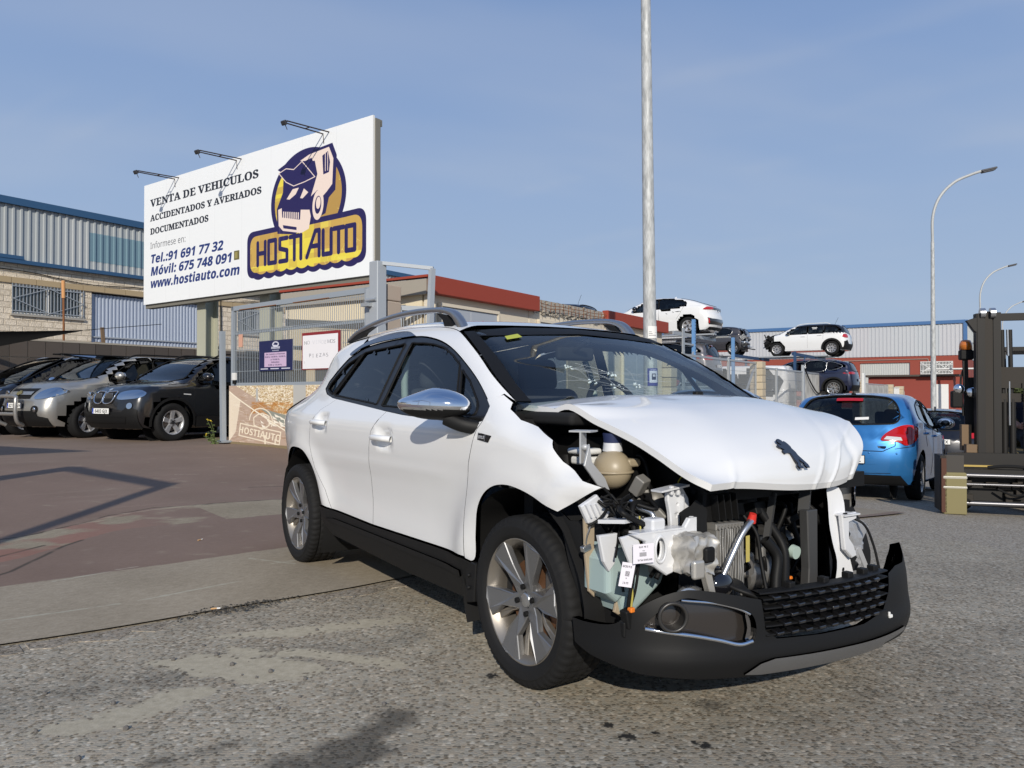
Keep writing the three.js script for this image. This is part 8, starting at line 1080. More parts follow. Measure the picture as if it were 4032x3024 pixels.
{ // dark grey wrecked SUV farther back
  const [x, d] = st(43.7, 16.2);
  const o = { ...SUVP, wb: 2.67, fo: 0.88, ro: 0.85, w: 0.92, R: 0.35, rr: 0.23, pos: V(x, 3.29, -d), yaw: Math.atan2(ND, NX) + 0.1, name: 'dark_suv', label: 'dark grey SUV with crushed tail behind the white liftback', mat: PT.darkGrey, rimStyle: 'ten', rimMat: M.silver,
    top: [[0.88, 0.85], [0.7, 1.0], [0.3, 1.08], [-0.1, 1.13], [-0.6, 1.4], [-1.0, 1.55], [-1.5, 1.63], [-2.3, 1.62], [-2.9, 1.55], [-3.2, 1.45], [-3.35, 1.25], [-3.5, 1.0]], belt: [[0.8, 0.98], [-0.4, 1.05], [-3, 1.13]], nose: [[0.24, 0.15], [0.45, 0.02], [0.6, 0], [0.9, 0.1]], tail: [[0.24, 0.1], [0.5, 0], [0.85, 0.04], [1.1, 0.12], [1.4, 0.24], [1.6, 0.4]],
    windows: [[[-0.55, 1.1], [-0.8, 1.3], [-1.1, 1.46], [-1.55, 1.51], [-1.58, 1.12]], [[-1.66, 1.12], [-1.63, 1.51], [-2.3, 1.5], [-2.6, 1.36], [-2.5, 1.16]]], screen: [[0.54, 1.53], [0.64, 1.33], [0.73, 1.16]], rearScreen: [[0.5, 1.42], [0.62, 1.25], [0.64, 1.1]], handles: [[-1.4, 0.98], [-2.4, 1.0]], mirror: [-0.62, 1.13], sealMat: M.silver };
  o.dent = (p) => { const k = smooth(-2.7, -3.4, p.x); if (k > 0) { p.x += k * (0.22 + 0.35 * fbm(p.y * 3, p.z * 3, 2, 3)); p.z += k * 0.25 * fbm(p.x * 4, p.y * 4, 7, 3); p.y += k * 0.18 * fbm(p.z * 4, p.x * 4, 5, 3); } return p; };
  o.decals = [];
  const { root } = makeCar(o); const r = rng(15), junk = []; for (let i = 0; i < 26; i++) { const g = new THREE.BoxGeometry(0.06 + r() * 0.3, 0.02 + r() * 0.05, 0.06 + r() * 0.3); g.rotateX(r() * 3); g.rotateY(r() * 3); g.rotateZ(r() * 3); g.translate(-3.2 - r() * 0.3, 0.4 + r() * 0.6, -0.9 + r() * 0.9); junk.push(g); } part('torn_metal', junk, M.silver, root); part('hanging_bumper', [sweep([[-3.1, 0.34, -0.95], [-3.4, 0.33, -0.8], [-3.6, 0.30, -0.4], [-3.66, 0.3, 0.1]], 0.12, 0.05, 20)], CM.plastic, root); part('wrinkled_film', [grid(16, 16, (u, v) => [-3.05 - 0.35 * v + fbm(u * 5, v * 5, 2, 3) * 0.12, 1.5 - 0.65 * v + fbm(u * 6, v * 6, 4, 3) * 0.1, mix(-0.75, 0.3, u)])], CM.gloss, root);
}
{ // white and black crossover wreck on the second rack
  const o = { ...SUVP, wb: 2.6, fo: 0.72, ro: 0.75, w: 0.88, R: 0.335, rr: 0.215, tum: 0.26, gc: 0.22, ...rackCar(40.6, 10.2, 2.98), name: 'two_tone_crossover', label: 'white crossover with black roof and wrecked nose on the far rack', mat: PT.white, roofMat: CM.gloss, roofSplit: (x) => (x > -2.1 ? 1.44 : 1.06), rimStyle: 'yfive', glass: glassMat(0.2, 0.23, 0.24), cutFront: 0.22, noWheel: () => false,
    top: [[0.7, 0.85], [0.4, 1.03], [0.0, 1.1], [-0.45, 1.3], [-0.95, 1.5], [-1.5, 1.56], [-2.2, 1.56], [-2.8, 1.5], [-3.05, 1.42], [-3.2, 1.15], [-3.32, 0.95]], belt: [[0.8, 0.95], [-0.4, 1.0], [-3, 1.06]], nose: [[0.24, 0.15], [0.45, 0.02], [0.6, 0], [0.9, 0.1]], tail: [[0.24, 0.08], [0.5, 0], [0.85, 0.02], [1.05, 0.09], [1.3, 0.2], [1.5, 0.36]],
    windows: [[[-0.45, 1.06], [-0.7, 1.25], [-1.0, 1.4], [-1.42, 1.44], [-1.44, 1.07]], [[-1.52, 1.07], [-1.5, 1.44], [-2.15, 1.43], [-2.2, 1.09]], [[-2.3, 1.1], [-2.26, 1.42], [-2.75, 1.38], [-2.9, 1.24], [-2.8, 1.12]]], sharpWin: true, screen: [[0.5, 1.46], [0.62, 1.28], [0.7, 1.1]], rearScreen: [[0.5, 1.38], [0.6, 1.2], [0.62, 1.09]], seams: [[[-1.48, 1.03], [-1.48, 0.35]], [[-2.22, 1.03], [-2.2, 0.8]]], handles: [[-1.28, 0.93], [-2.05, 0.97]], mirror: [-0.55, 1.07], mirrorMat: CM.gloss, rails: [-0.9, -2.5, 0.58], railMat: M.whitePaint };
  o.decals = [tailPair([[0.5, 0.84], [0.52, 0.98], [0.68, 1.0], [0.82, 0.95], [0.8, 0.84], [0.66, 0.81]]), { name: 'rear_bumper', view: 'rear', P: [[-0.78, 0.24], [0.78, 0.24], [0.79, 0.64], [0.62, 0.7], [0.5, 0.52], [-0.5, 0.52], [-0.62, 0.7], [-0.79, 0.64]], mat: CM.plastic, off: 0.03 }, { name: 'arch_trim', view: 'right', mirror: true, off: 0.02, P: archTrim(-2.6, 0.335, 0.39, 0.48), mat: CM.plastic }, { name: 'sill_trim', view: 'right', mirror: true, off: 0.015, P: [[-0.4, 0.24], [-2.15, 0.24], [-2.15, 0.30], [-0.4, 0.30]], mat: PT.white }];
  const { root, B } = makeCar(o); const r = rng(44), dk = [], lt = []; for (let i = 0; i < 90; i++) { const g = i % 3 ? new THREE.BoxGeometry(0.05 + r() * 0.25, 0.02 + r() * 0.14, 0.05 + r() * 0.3) : new THREE.CylinderGeometry(0.01 + r() * 0.05, 0.02 + r() * 0.04, 0.1 + r() * 0.4, 8); g.rotateX(r() * 3); g.rotateY(r() * 3); g.rotateZ(r() * 3); g.translate(0.1 + r() * 0.5, 0.3 + Math.pow(r(), 0.8) * 0.62, -0.75 + r() * 1.5); (i % 5 === 0 ? lt : dk).push(g); } part('exposed_engine', dk, CM.under, root); part('bent_metal', lt, M.silver, root); part('bent_bonnet', [grid(12, 12, (u, v) => { const x = mix(-0.05, 0.62, v); return [x, 1.1 - 0.25 * v * v + fbm(u * 4, v * 4, 3, 3) * 0.06 * v, mix(-0.62, 0.62, u)]; })], PT.white, root);
  const p = B.map.top(-2.6, 0); part('aerial', [rod([p.x, p.y, 0], [p.x - 0.16, p.y + 0.34, 0], 0.006)], M.black, root);
  const tx = B.map.left(-1.8, 1.36); part('chalk_mark', [rbox(0.25, 0.03, 0.004, 0.001, tx.x, tx.y, tx.z - 0.006), rbox(0.2, 0.03, 0.004, 0.001, tx.x, tx.y - 0.06, tx.z - 0.02)], M.whitePaint, root);
}
{ // navy seven seater below it
  const o = { ...SUVP, wb: 2.84, fo: 0.9, ro: 0.9, w: 0.92, R: 0.37, rr: 0.25, ...rackCar(36.6, 9.6, 0.95), name: 'navy_suv', label: 'navy SUV on the low rack beneath the two tone crossover', mat: PT.navy, rimStyle: 'ten', rimMat: M.silver, sealMat: M.silver,
    top: [[0.9, 0.9], [0.6, 1.05], [0.2, 1.12], [-0.1, 1.15], [-0.6, 1.42], [-1.0, 1.58], [-1.5, 1.65], [-2.4, 1.64], [-3.1, 1.58], [-3.45, 1.5], [-3.56, 1.3], [-3.7, 1.05]], belt: [[0.8, 1.0], [-0.4, 1.08], [-3, 1.14]], nose: [[0.24, 0.15], [0.45, 0.02], [0.6, 0], [0.9, 0.1]], tail: [[0.24, 0.1], [0.5, 0], [0.85, 0.03], [1.1, 0.1], [1.4, 0.22], [1.6, 0.38]],
    windows: [[[-0.55, 1.12], [-0.8, 1.33], [-1.1, 1.48], [-1.6, 1.53], [-1.62, 1.14]], [[-1.7, 1.14], [-1.68, 1.53], [-2.5, 1.53], [-2.5, 1.17]], [[-2.58, 1.18], [-2.58, 1.52], [-3.0, 1.46], [-3.2, 1.34], [-3.0, 1.22]]], screen: [[0.54, 1.55], [0.64, 1.35], [0.73, 1.18]], rearScreen: [[0.5, 1.46], [0.62, 1.28], [0.66, 1.16]], handles: [[-1.4, 1.0], [-2.45, 1.02]], mirror: [-0.62, 1.15], rails: [-1.1, -3.0, 0.6], railMat: M.silver };
  o.decals = [tailPair([[0.44, 1.0], [0.44, 1.06], [0.7, 1.08], [0.86, 1.05], [0.86, 1.0], [0.7, 0.98]]), { name: 'lower_cladding', view: 'rear', P: [[-0.78, 0.25], [0.78, 0.25], [0.79, 0.5], [-0.79, 0.5]], mat: CM.plastic, off: 0.01 }, { name: 'arch_trim', view: 'right', mirror: true, off: 0.012, P: archTrim(-2.84, 0.37, 0.428, 0.5), mat: CM.plastic }];
  const { root, B } = makeCar(o); addPlate(B, root, 'rear', 0.72, '5082 LRZ');
}
{ // black hatchback seen over the kiosk roof
  const { root, B } = makeCar({ ...HATCH, ...rackCar(23.2, 15.0, 2.69), name: 'black_hatchback', label: 'black hatchback roof showing above the broken kiosk edge', mat: PT.inkBlack, rimStyle: 'seven', decals: [tailPair([[0.46, 0.9], [0.5, 1.05], [0.62, 1.2], [0.68, 1.2], [0.7, 1.0], [0.72, 0.86]])] }); const p = B.map.top(-2.4, 0); part('aerial', [rod([p.x, p.y, 0], [p.x - 0.14, p.y + 0.34, 0], 0.005)], M.black, root);
}
const SEDAN = { wb: 2.75, fo: 0.85, ro: 1.0, w: 0.9, gc: 0.16, R: 0.32, rr: 0.205, tum: 0.38, crown: 0.07, noseR: 0.28, tailR: 0.24, top: [[0.85, 0.65], [0.65, 0.8], [0.3, 0.92], [-0.1, 0.98], [-0.6, 1.24], [-1.0, 1.38], [-1.5, 1.44], [-2.0, 1.42], [-2.5, 1.3], [-2.9, 1.12], [-3.2, 1.06], [-3.6, 1.03], [-3.75, 0.9]], belt: [[0.8, 0.85], [-0.4, 0.93], [-3, 0.99]], nose: [[0.16, 0.14], [0.35, 0.02], [0.5, 0], [0.7, 0.1]], tail: [[0.16, 0.14], [0.35, 0.02], [0.6, 0], [0.9, 0.05], [1.05, 0.12]], windows: [[[-0.6, 0.99], [-0.82, 1.16], [-1.05, 1.27], [-1.5, 1.32], [-1.52, 1.0]], [[-1.58, 1.0], [-1.56, 1.32], [-2.0, 1.3], [-2.4, 1.18], [-2.5, 1.05]]], screen: [[0.5, 1.35], [0.62, 1.18], [0.7, 1.01]], rearScreen: [[0.48, 1.32], [0.58, 1.2], [0.64, 1.1]], handles: [[-1.35, 0.85], [-2.3, 0.88]], mirror: [-0.62, 0.99], rimStyle: 'five' };
{ // navy saloon behind the bonnet
  const X = 4.62, Dd = 15.6; const sal = makeCar(slopeTilt({ ...SEDAN, ...carAt(X, Dd, SX, SD), name: 'navy_saloon', label: 'dark navy saloon with bright window trim just behind the white bonnet', mat: PT.navy, sealMat: M.silver, sealR: 0.014, decals: [tailPair([[0.44, 0.84], [0.46, 0.96], [0.8, 0.98], [0.84, 0.86]])] }, X, Dd, SX, SD)); sal.root.scale.y = 1.13;
}
{ // black hatchback behind the blue one
  const X = 10.15, Dd = 18.6, hx = 0.46, hd = 0.888;
  const o = slopeTilt({ ...HATCH, wb: 2.6, ...carAt(X, Dd, hx, hd), name: 'black_hatchback', label: 'black hatchback with red lamps between blue car and forklift', mat: PT.inkBlack, rimStyle: 'seven', glass: glassMat(0.2, 0.22, 0.22) }, X, Dd, hx, hd);
  o.decals = [tailPair([[0.42, 0.86], [0.46, 0.93], [0.66, 0.97], [0.84, 0.96], [0.84, 0.88], [0.64, 0.84]]), { name: 'lower_bumper', view: 'rear', P: [[-0.74, 0.2], [0.74, 0.2], [0.75, 0.42], [-0.75, 0.42]], mat: std(C(0.07, 0.07, 0.072), 0.6), off: 0.01 }];
  const { root, B } = makeCar(o); addPlate(B, root, 'rear', 0.76, '4471 KVX'); const p = B.map.top(-2.5, 0); part('shark_fin', extr([[0, 0], [0.16, 0], [0.02, 0.08]], 0.03, 0.004).translate(p.x - 0.15, p.y - 0.02, -0.015), PT.inkBlack, root);
}
for (const [x, d, hx, hd, mat, shp, label] of [[15.1, 27, SX, SD, PT.darkGrey, 'H', 'dark grey car roof just beyond the black hatchback'], [18.2, 31.5, SX, SD, PT.navy, 'S', 'blue black saloon roof left of the far lamp post foot'], [21.6, 31.6, SX, SD, PT.black, 'S', 'black saloon parked beyond the black hatchback near the forklift mast'], [28.4, 42, SX, SD, PT.silver, 'H', 'pale silver car roof farthest down the street']]) makeCar(slopeTilt({ ...(shp === 'H' ? HATCH : SEDAN), ...carAt(x, d, hx, hd), name: 'parked_car', label, mat, rimStyle: 'seven', group: undefined, decals: [tailPair([[0.46, 0.84], [0.46, 0.95], [0.8, 0.97], [0.82, 0.86]])] }, x, d, hx, hd));
{ // white van behind the fence
  const o = { ...SUVP, wb: 3.66, fo: 1.0, ro: 1.1, w: 1.0, gc: 0.25, R: 0.35, rr: 0.2, tum: 0.06, crown: 0.04, round: 0.14, noseR: 0.2, tailR: 0.08, ...(() => { const [x, d] = st(34.4, 12.9); return { pos: V(x, gh(x, d) - 0.05, -d), yaw: Math.atan2(ND, NX) }; })(), name: 'white_van', label: 'white delivery van behind the fence with lilac lettering', category: 'van', mat: PT.white, rimStyle: 'steel', glass: CM.darkGlass,
    top: [[1.0, 0.9], [0.8, 1.1], [0.5, 1.2], [0.1, 1.7], [-0.25, 2.2], [-0.6, 2.4], [-1.5, 2.45], [-3.5, 2.45], [-4.6, 2.42], [-4.75, 2.3]], belt: [[0.9, 1.2], [-4.7, 1.3]], nose: [[0.25, 0.12], [0.5, 0], [0.9, 0.06]], tail: [[0.25, 0.05], [0.6, 0], [2.3, 0.06]], windows: [[[0.1, 1.3], [-0.15, 1.65], [-0.35, 1.9], [-0.9, 1.95], [-0.9, 1.3]], [[-1.15, 1.3], [-1.15, 1.95], [-2.6, 1.95], [-2.6, 1.3]], [[-2.75, 1.3], [-2.75, 1.95], [-4.3, 1.95], [-4.3, 1.3]]], screen: [[0.7, 2.15], [0.78, 1.75], [0.85, 1.32]], seams: [[[-0.95, 2.1], [-0.95, 0.4]]], mirror: [0.0, 1.4], mirrorMat: CM.gloss, dashY: 1.2, seatY: 0.4 };
  const { root, B } = makeCar(o); const lm = std(C(0.18, 0.16, 0.5), 0.6); for (const [x, P] of [[-4.5, [[0, 0], [0.28, 0], [0.28, 0.18], [0.1, 0.18], [0.1, 0.24], [0.28, 0.24], [0.28, 0.3], [0, 0.3], [0, 0.13], [0.18, 0.13], [0.18, 0.07], [0, 0.07]]], [-3.9, [[0, 0.35], [0.1, 0.35], [0.35, 0.05], [0.25, 0.05]]]]) { const m = part('van_letter', extr(P, 0.01), lm, root); m.position.set(x + 2.7, 0.95, -B.w * 0.985 - 0.014); }
}
// ---------- lamp posts ----------
const galvPole = (() => { const N1 = tileNoise(48, 4), N2 = tileNoise(12, 9); const t = dataTex(256, 512, (i, j, o) => { const v = 188 + (N1(i / 256, j / 512) - 0.5) * 34 + (N2(i / 256, j / 512 * 2) - 0.5) * 34; o[0] = v; o[1] = v + 2; o[2] = v + 1; }); t.repeat.set(1, 4); return std(C(0.85, 0.85, 0.85), 0.6, 0.1, { map: t }); })();
{
  const x = 2.07, d = 11.4, t = thing('lamp_post', 'tall thick galvanised lamp post rising out of frame behind the car', 'lamp post', at(x, d), 0); t.rotation.z = 0.0105;
  part('pole', [new THREE.CylinderGeometry(0.058, 0.108, 10, 28, 1, true).translate(0, 5, 0)], galvPole, t); part('base_plate', [rbox(0.4, 0.03, 0.4, 0.01, 0, 0.015, 0)], M.galv, t);
  part('arm', [tube([[0, 9.95, 0], [0.05, 10.5, 0.0], [0.5, 11.0, 0], [1.4, 11.3, 0]], 0.05, 30, 10)], galvPole, t); part('lamp_head', [rbox(0.7, 0.1, 0.3, 0.03, 1.7, 11.36, 0)], M.galv, t);
  const ptex = canvasTex(160, 200, (c, w, h) => { c.fillStyle = '#e4e4e0'; c.fillRect(0, 0, w, h); c.fillStyle = '#5a5a60'; c.fillRect(14, 90, 40, 8); c.fillRect(14, 118, 52, 8); c.fillRect(14, 146, 110, 9); c.fillRect(110, 100, 30, 5); });
  const curved = (w, h, y, r) => { const g = new THREE.CylinderGeometry(r, r, h, 16, 1, true, -w / r / 2 + 0.35, w / r); g.translate(0, y, 0); return g; };
  part('paper_notice', [curved(0.17, 0.18, 2.28, 0.1045)], std(C(1, 1, 1), 0.8, 0, { map: ptex }), t, 'white paper notice taped on the post');
  const p2 = canvasTex(200, 280, (c, w, h) => { c.fillStyle = '#d5d6e6'; c.fillRect(0, 0, w, h); c.fillStyle = '#4a4a8c'; c.fillRect(0, 0, w, 40); c.fillRect(0, 230, w, 50); c.fillRect(0, 40, 30, 190); c.fillRect(170, 40, 30, 190); c.fillStyle = '#3a3c50'; c.fillRect(64, 84, 70, 100); c.fillStyle = '#d5d6e6'; c.fillRect(80, 100, 40, 34); c.font = 'bold 22px sans-serif'; c.fillText('SE VENDE', 44, 30); });
  part('poster', [curved(0.2, 0.26, 1.62, 0.1065)], std(C(1, 1, 1), 0.7, 0, { map: p2 }), t, 'purple and white poster wrapped on the post');
}
for (const [px, d, hTop, label] of [[2016, 30, 365, 'nearest of the three curved street lamps, standing right of the blue car'], [2118, 52.5, 572, 'second curved street lamp behind the forklift mast'], [2166, 73.5, 650, 'farthest small curved street lamp at the right edge']]) {
  const x = (px - 1106) / 1660 * d, y0 = gh(x, d), H = (849.6 - hTop) / 1660 * d + EYE - y0, t = thing('street_lamp', label, 'street lamp', V(x, y0, -d), 0, 'curved street lamps');
  const k = H / 11, cv = [[0, 8.2 * k, 0], [0.02, 9.2 * k, 0], [0.3, 9.95 * k, 0], [0.85, 10.5 * k, 0], [1.5, 10.8 * k, 0], [1.95, 10.95 * k, 0]];
  part('pole', [new THREE.CylinderGeometry(0.065, 0.115, 8.2 * k, 16, 1).translate(0, 4.1 * k, 0)], galvPole, t); part('arm', [tube(cv, 0.055, 40, 10)], galvPole, t); part('lamp_head', [rbox(0.62, 0.08, 0.24, 0.03, 2.2, 11.0 * k, 0, 0, 0, 0.22), rbox(0.5, 0.05, 0.2, 0.02, 2.2, 10.94 * k, 0, 0, 0, 0.22)], std(C(0.1, 0.1, 0.105), 0.5, 0.4), t); part('door', [rbox(0.1, 0.3, 0.02, 0.01, 0, 1.2, 0.108)], M.galv, t);
}
// ---------- fence along the lots ----------
const pilM = [std(C(0.50, 0.42, 0.30), 0.95), std(C(0.46, 0.39, 0.28), 0.95), std(C(0.53, 0.455, 0.34), 0.95)];
function fencePillar(s, n, top, w, label) { const y0 = gh(...st(s, n)) - 0.1, t = stThing('fence_pillar', label, 'pillar', s, n, y0, 'block fence pillars'), H = top - y0, k = Math.round(H / 0.24); for (let i = 0; i < k; i++) { const g = rbox(w, H / k - 0.012, w, 0.015, (hash2(i, s | 0) - 0.5) * 0.012, (i + 0.5) * H / k, (hash2(i, 5) - 0.5) * 0.012); part('block', blk(g), pilM[Math.floor(hash2(i, s | 0, 3) * 3)], t); } }
[[18.15, 7.35, 2.2, 0.4, 'first fence pillar, right beside the tall lamp post'], [26.2, 7.35, 2.17, 0.42, 'second fence pillar, right of the mesh fence in front of the grey SUV'], [37.3, 7.35, 2.02, 0.45, 'third fence pillar, left of the navy SUV wheel'], [45.5, 7.35, 1.85, 0.5, 'fourth fence pillar, right of the navy SUV'], [57.5, 7.35, 1.7, 0.55, 'fifth fence pillar along the pale walls'], [63, 7.35, 1.62, 0.55, 'sixth fence pillar along the pale walls'], [75, 7.35, 1.4, 0.6, 'farthest fence pillar near the street lamp']].forEach((a) => fencePillar(...a));
function meshPanel(label, s0, s1, n, top, bot, cols, cat = 'fence') {
  const t = stThing('mesh_fence', label, cat, s0, n, 0, 'mesh fence panels'), L = s1 - s0, h = top - bot, m = M.galv;
  part('frame', [box(L, 0.06, 0.05, L / 2, top - 0.03, 0), box(L, 0.05, 0.05, L / 2, bot, 0), box(0.06, h, 0.05, 0.03, (top + bot) / 2, 0), box(0.06, h, 0.05, L - 0.03, (top + bot) / 2, 0), ...cols.map((c) => box(0.09, h + 0.04, 0.07, c, (top + bot) / 2, 0.02))], m, t);
  const wv = []; for (let x = 0.06; x < L; x += 0.062) wv.push(box(0.007, h, 0.007, x, (top + bot) / 2, 0)); for (let y = bot + 0.3; y < top; y += 0.42) wv.push(box(L, 0.008, 0.008, L / 2, y, 0.008)); part('wire_mesh', wv, m, t); return t;
}
{ const g1 = meshPanel('grey mesh fence panel in front of the grey SUV', 18.4, 26.0, 7.35, 2.14, -0.6, [4.6]); part('brace', [bar([4.7, -0.4, -0.04], [7.5, 1.9, -0.04], 0.06, 0.05)], M.galv, g1);
  const g2 = meshPanel('grey mesh fence panel in front of the white van', 26.5, 32.6, 7.35, 2.0, -0.8, [2.0]); part('end_post', [box(0.1, 3.1, 0.1, 6.1, 0.7, 0.02)], M.steelPaint, g2);
  const sheetM = (() => { const N1 = tileNoise(20, 2), N2 = tileNoise(7, 6); return std(C(0.92, 0.92, 0.92), 0.9, 0, { map: dataTex(256, 256, (i, j, o) => { const v = 176 + (N1(i / 256 * 3, j / 256 * 0.4) - 0.5) * 46 + (N2(i / 256, j / 256) - 0.5) * 40; o[0] = v + 2; o[1] = v; o[2] = v - 6; }) }); })();
  const wall = (name, label, s0, s1, top, cat = 'wall') => { const t = stThing(name, label, cat, s0, 7.38, 0), y0 = gh(...st(s1, 7.4)) - 0.3, L = s1 - s0, k = Math.max(1, Math.round(L / 1.3)); for (let i = 0; i < k; i++) part('wall_slab', uvBox(box(L / k - 0.03, top - y0 - 0.1, 0.08, (i + 0.5) * L / k, (top + y0) / 2, 0), 2.2, 2.2), sheetM, t); part('top_rail', [box(L, 0.06, 0.06, L / 2, top, 0)], M.galv, t); return t; };
  const w1 = wall('slab_wall', 'stained pale slab wall with a drooping cable left of the third pillar', 32.8, 37.0, 1.95); part('cable', [tube([[-0.1, 2.1, 0.1], [1.0, 1.5, 0.12], [2.3, 1.1, 0.12], [3.4, 1.35, 0.12], [4.3, 1.85, 0.1]], 0.03, 40, 6)], M.black, w1); part('end_post', [box(0.12, 3.1, 0.12, -0.05, 0.5, 0.02)], M.steelPaint, w1);
  wall('slab_wall', 'pale slab wall between the fourth and fifth pillars', 45.9, 57.2, 1.65); wall('slab_wall', 'pale slab wall behind the near street lamp', 63.4, 74.6, 1.25); wall('slab_wall', 'pale slab wall at the far end beside the forklift lamp', 75.5, 80.0, 1.1);
  const gatew = stThing('white_gate', 'thin white railing gate between the fifth and sixth pillars', 'gate', 57.9, 7.35); part('frame', [box(4.8, 0.06, 0.06, 2.4, 1.5, 0), box(4.8, 0.06, 0.06, 2.4, 0.2, 0), ...Array.from({ length: 17 }, (_, i) => box(0.05, 3.6, 0.05, i * 0.3, -0.3, 0))], M.whitePaint, gatew);
  const bin = stThing('waste_bin', 'black bucket fixed on the third fence pillar', 'bin', 37.4, 7.0, 0.55); part('bucket', [lathe([[0.13, 0], [0.16, 0.5], [0.175, 0.52], [0.165, 0.5], [0.13, 0.02], [0, 0.01]], 20)], M.black, bin);
  const pst = stThing('white_post', 'white sign post beside the navy SUV', 'post', 44.4, 6.9, gh(...st(44.4, 6.9))); part('board', [rbox(0.5, 3.3, 0.12, 0.02, 0, 1.65, 0)], M.whitePaint, pst);
}
// ---------- racks ----------
const rackBlue = std(C(0.14, 0.30, 0.55), 0.55, 0.1), rackNavy = std(C(0.02, 0.06, 0.14), 0.6, 0.1);
function rackPost(t, x, z, y0, y1, m, holes) { const u = part('upright', [box(0.1, y1 - y0, 0.012, x, (y0 + y1) / 2, z + 0.05), box(0.012, y1 - y0, 0.1, x - 0.05, (y0 + y1) / 2, z), box(0.012, y1 - y0, 0.1, x + 0.05, (y0 + y1) / 2, z)], m, t); if (holes) { const h = []; for (let y = y0 + 0.1; y < y1; y += 0.1) for (const q of [-0.025, 0.025]) h.push(box(0.014, 0.024, 0.004, x + q, y, z + 0.0585)); part('punched_holes', h, M.darkRoom, u); } }
{ const t = stThing('storage_rack', 'pale blue perforated steel rack carrying the white liftback', 'rack', 25.2, 9.0), y0 = gh(...st(25.2, 9)) - 0.1;
  rackPost(t, -0.6, 0.0, y0, 3.55, rackBlue, true); rackPost(t, 3.6, 0, y0, 3.2, rackBlue, false); rackPost(t, -0.6, -4.4, y0, 3.4, rackBlue, false); rackPost(t, 3.6, -4.4, y0, 3.2, rackBlue, false);
  part('beam', [box(4.3, 0.12, 0.05, 1.5, 1.28, -0.7), box(4.3, 0.12, 0.05, 1.5, 1.28, -3.4), box(4.3, 0.12, 0.05, 1.5, 3.14, -0.7), box(4.3, 0.12, 0.05, 1.5, 3.14, -3.4)], M.galv, t); part('runner', [box(0.3, 0.05, 4.4, 1.15, 1.335, -2.2), box(0.3, 0.05, 4.4, 2.85, 1.335, -2.2), box(0.3, 0.05, 4.4, 1.55, 3.2, -2.2), box(0.3, 0.05, 4.4, 3.2, 3.2, -2.2)], M.galv, t); part('frame_leg', [box(0.14, 3.4, 0.05, -1.6, 1.5, 0.02), bar([-1.5, 1.6, 0], [-0.6, 2.5, 0], 0.05, 0.05), bar([-1.6, 2.7, 0], [-0.6, 2.7, 0], 0.06, 0.06)], M.galv, t);
}
{ const t = stThing('storage_rack', 'dark blue steel rack carrying the two tone crossover and navy SUV', 'rack', 38.6, 7.9), y0 = gh(...st(38.6, 9)) - 0.2;
  for (const [x, z] of [[-3.2, -0.4], [3.0, -0.4], [-3.2, -4.4], [3.0, -4.4]]) rackPost(t, x, z, y0, 2.95, rackNavy, false);
  part('beam', [box(6.3, 0.14, 0.06, -0.1, 2.86, -0.5), box(6.3, 0.14, 0.06, -0.1, 2.86, -3.2), box(6.3, 0.14, 0.06, -0.1, 0.86, -0.5), box(6.3, 0.14, 0.06, -0.1, 0.86, -3.2), bar([-3.2, 1.2, -0.4], [-1.2, 2.8, -0.4], 0.06, 0.06)], rackNavy, t); part('runner', [box(0.3, 0.06, 4.6, 1.2, 2.94, -2.2), box(0.3, 0.06, 4.6, 2.8, 2.94, -2.2), box(0.3, 0.06, 4.6, -2.8, 0.94, -2.2), box(0.3, 0.06, 4.6, -1.2, 0.94, -2.2)], M.galv, t);
}
{ const t = stThing('storage_rack', 'steel rack holding up the crushed dark grey SUV', 'rack', 43.7, 14.2), y0 = gh(...st(43.7, 14)) - 0.2; for (const [x, z] of [[-1.2, 0], [1.2, 0], [-1.2, -4.2], [1.2, -4.2]]) rackPost(t, x, z, y0, 3.2, rackBlue, false); part('beam', [box(2.5, 0.12, 0.06, 0, 3.2, -0.2), box(2.5, 0.12, 0.06, 0, 3.2, -3.0)], M.galv, t); part('runner', [box(0.3, 0.05, 4.4, -0.8, 3.265, -2), box(0.3, 0.05, 4.4, 0.8, 3.265, -2)], M.galv, t); }
{ const t = stThing('storage_rack', 'steel rack hidden behind the kiosk below the black hatchback', 'rack', 23.2, 13.2), y0 = gh(...st(23.2, 14)) - 0.2; for (const [x, z] of [[-1.2, 0], [1.2, 0], [-1.2, -4.2], [1.2, -4.2]]) rackPost(t, x, z, y0, 2.6, rackBlue, false); part('beam', [box(2.5, 0.12, 0.06, 0, 2.52, -0.2), box(2.5, 0.12, 0.06, 0, 2.52, -3.0)], M.galv, t); part('runner', [box(0.3, 0.05, 4.4, -0.8, 2.59, -2), box(0.3, 0.05, 4.4, 0.8, 2.59, -2)], M.galv, t); }
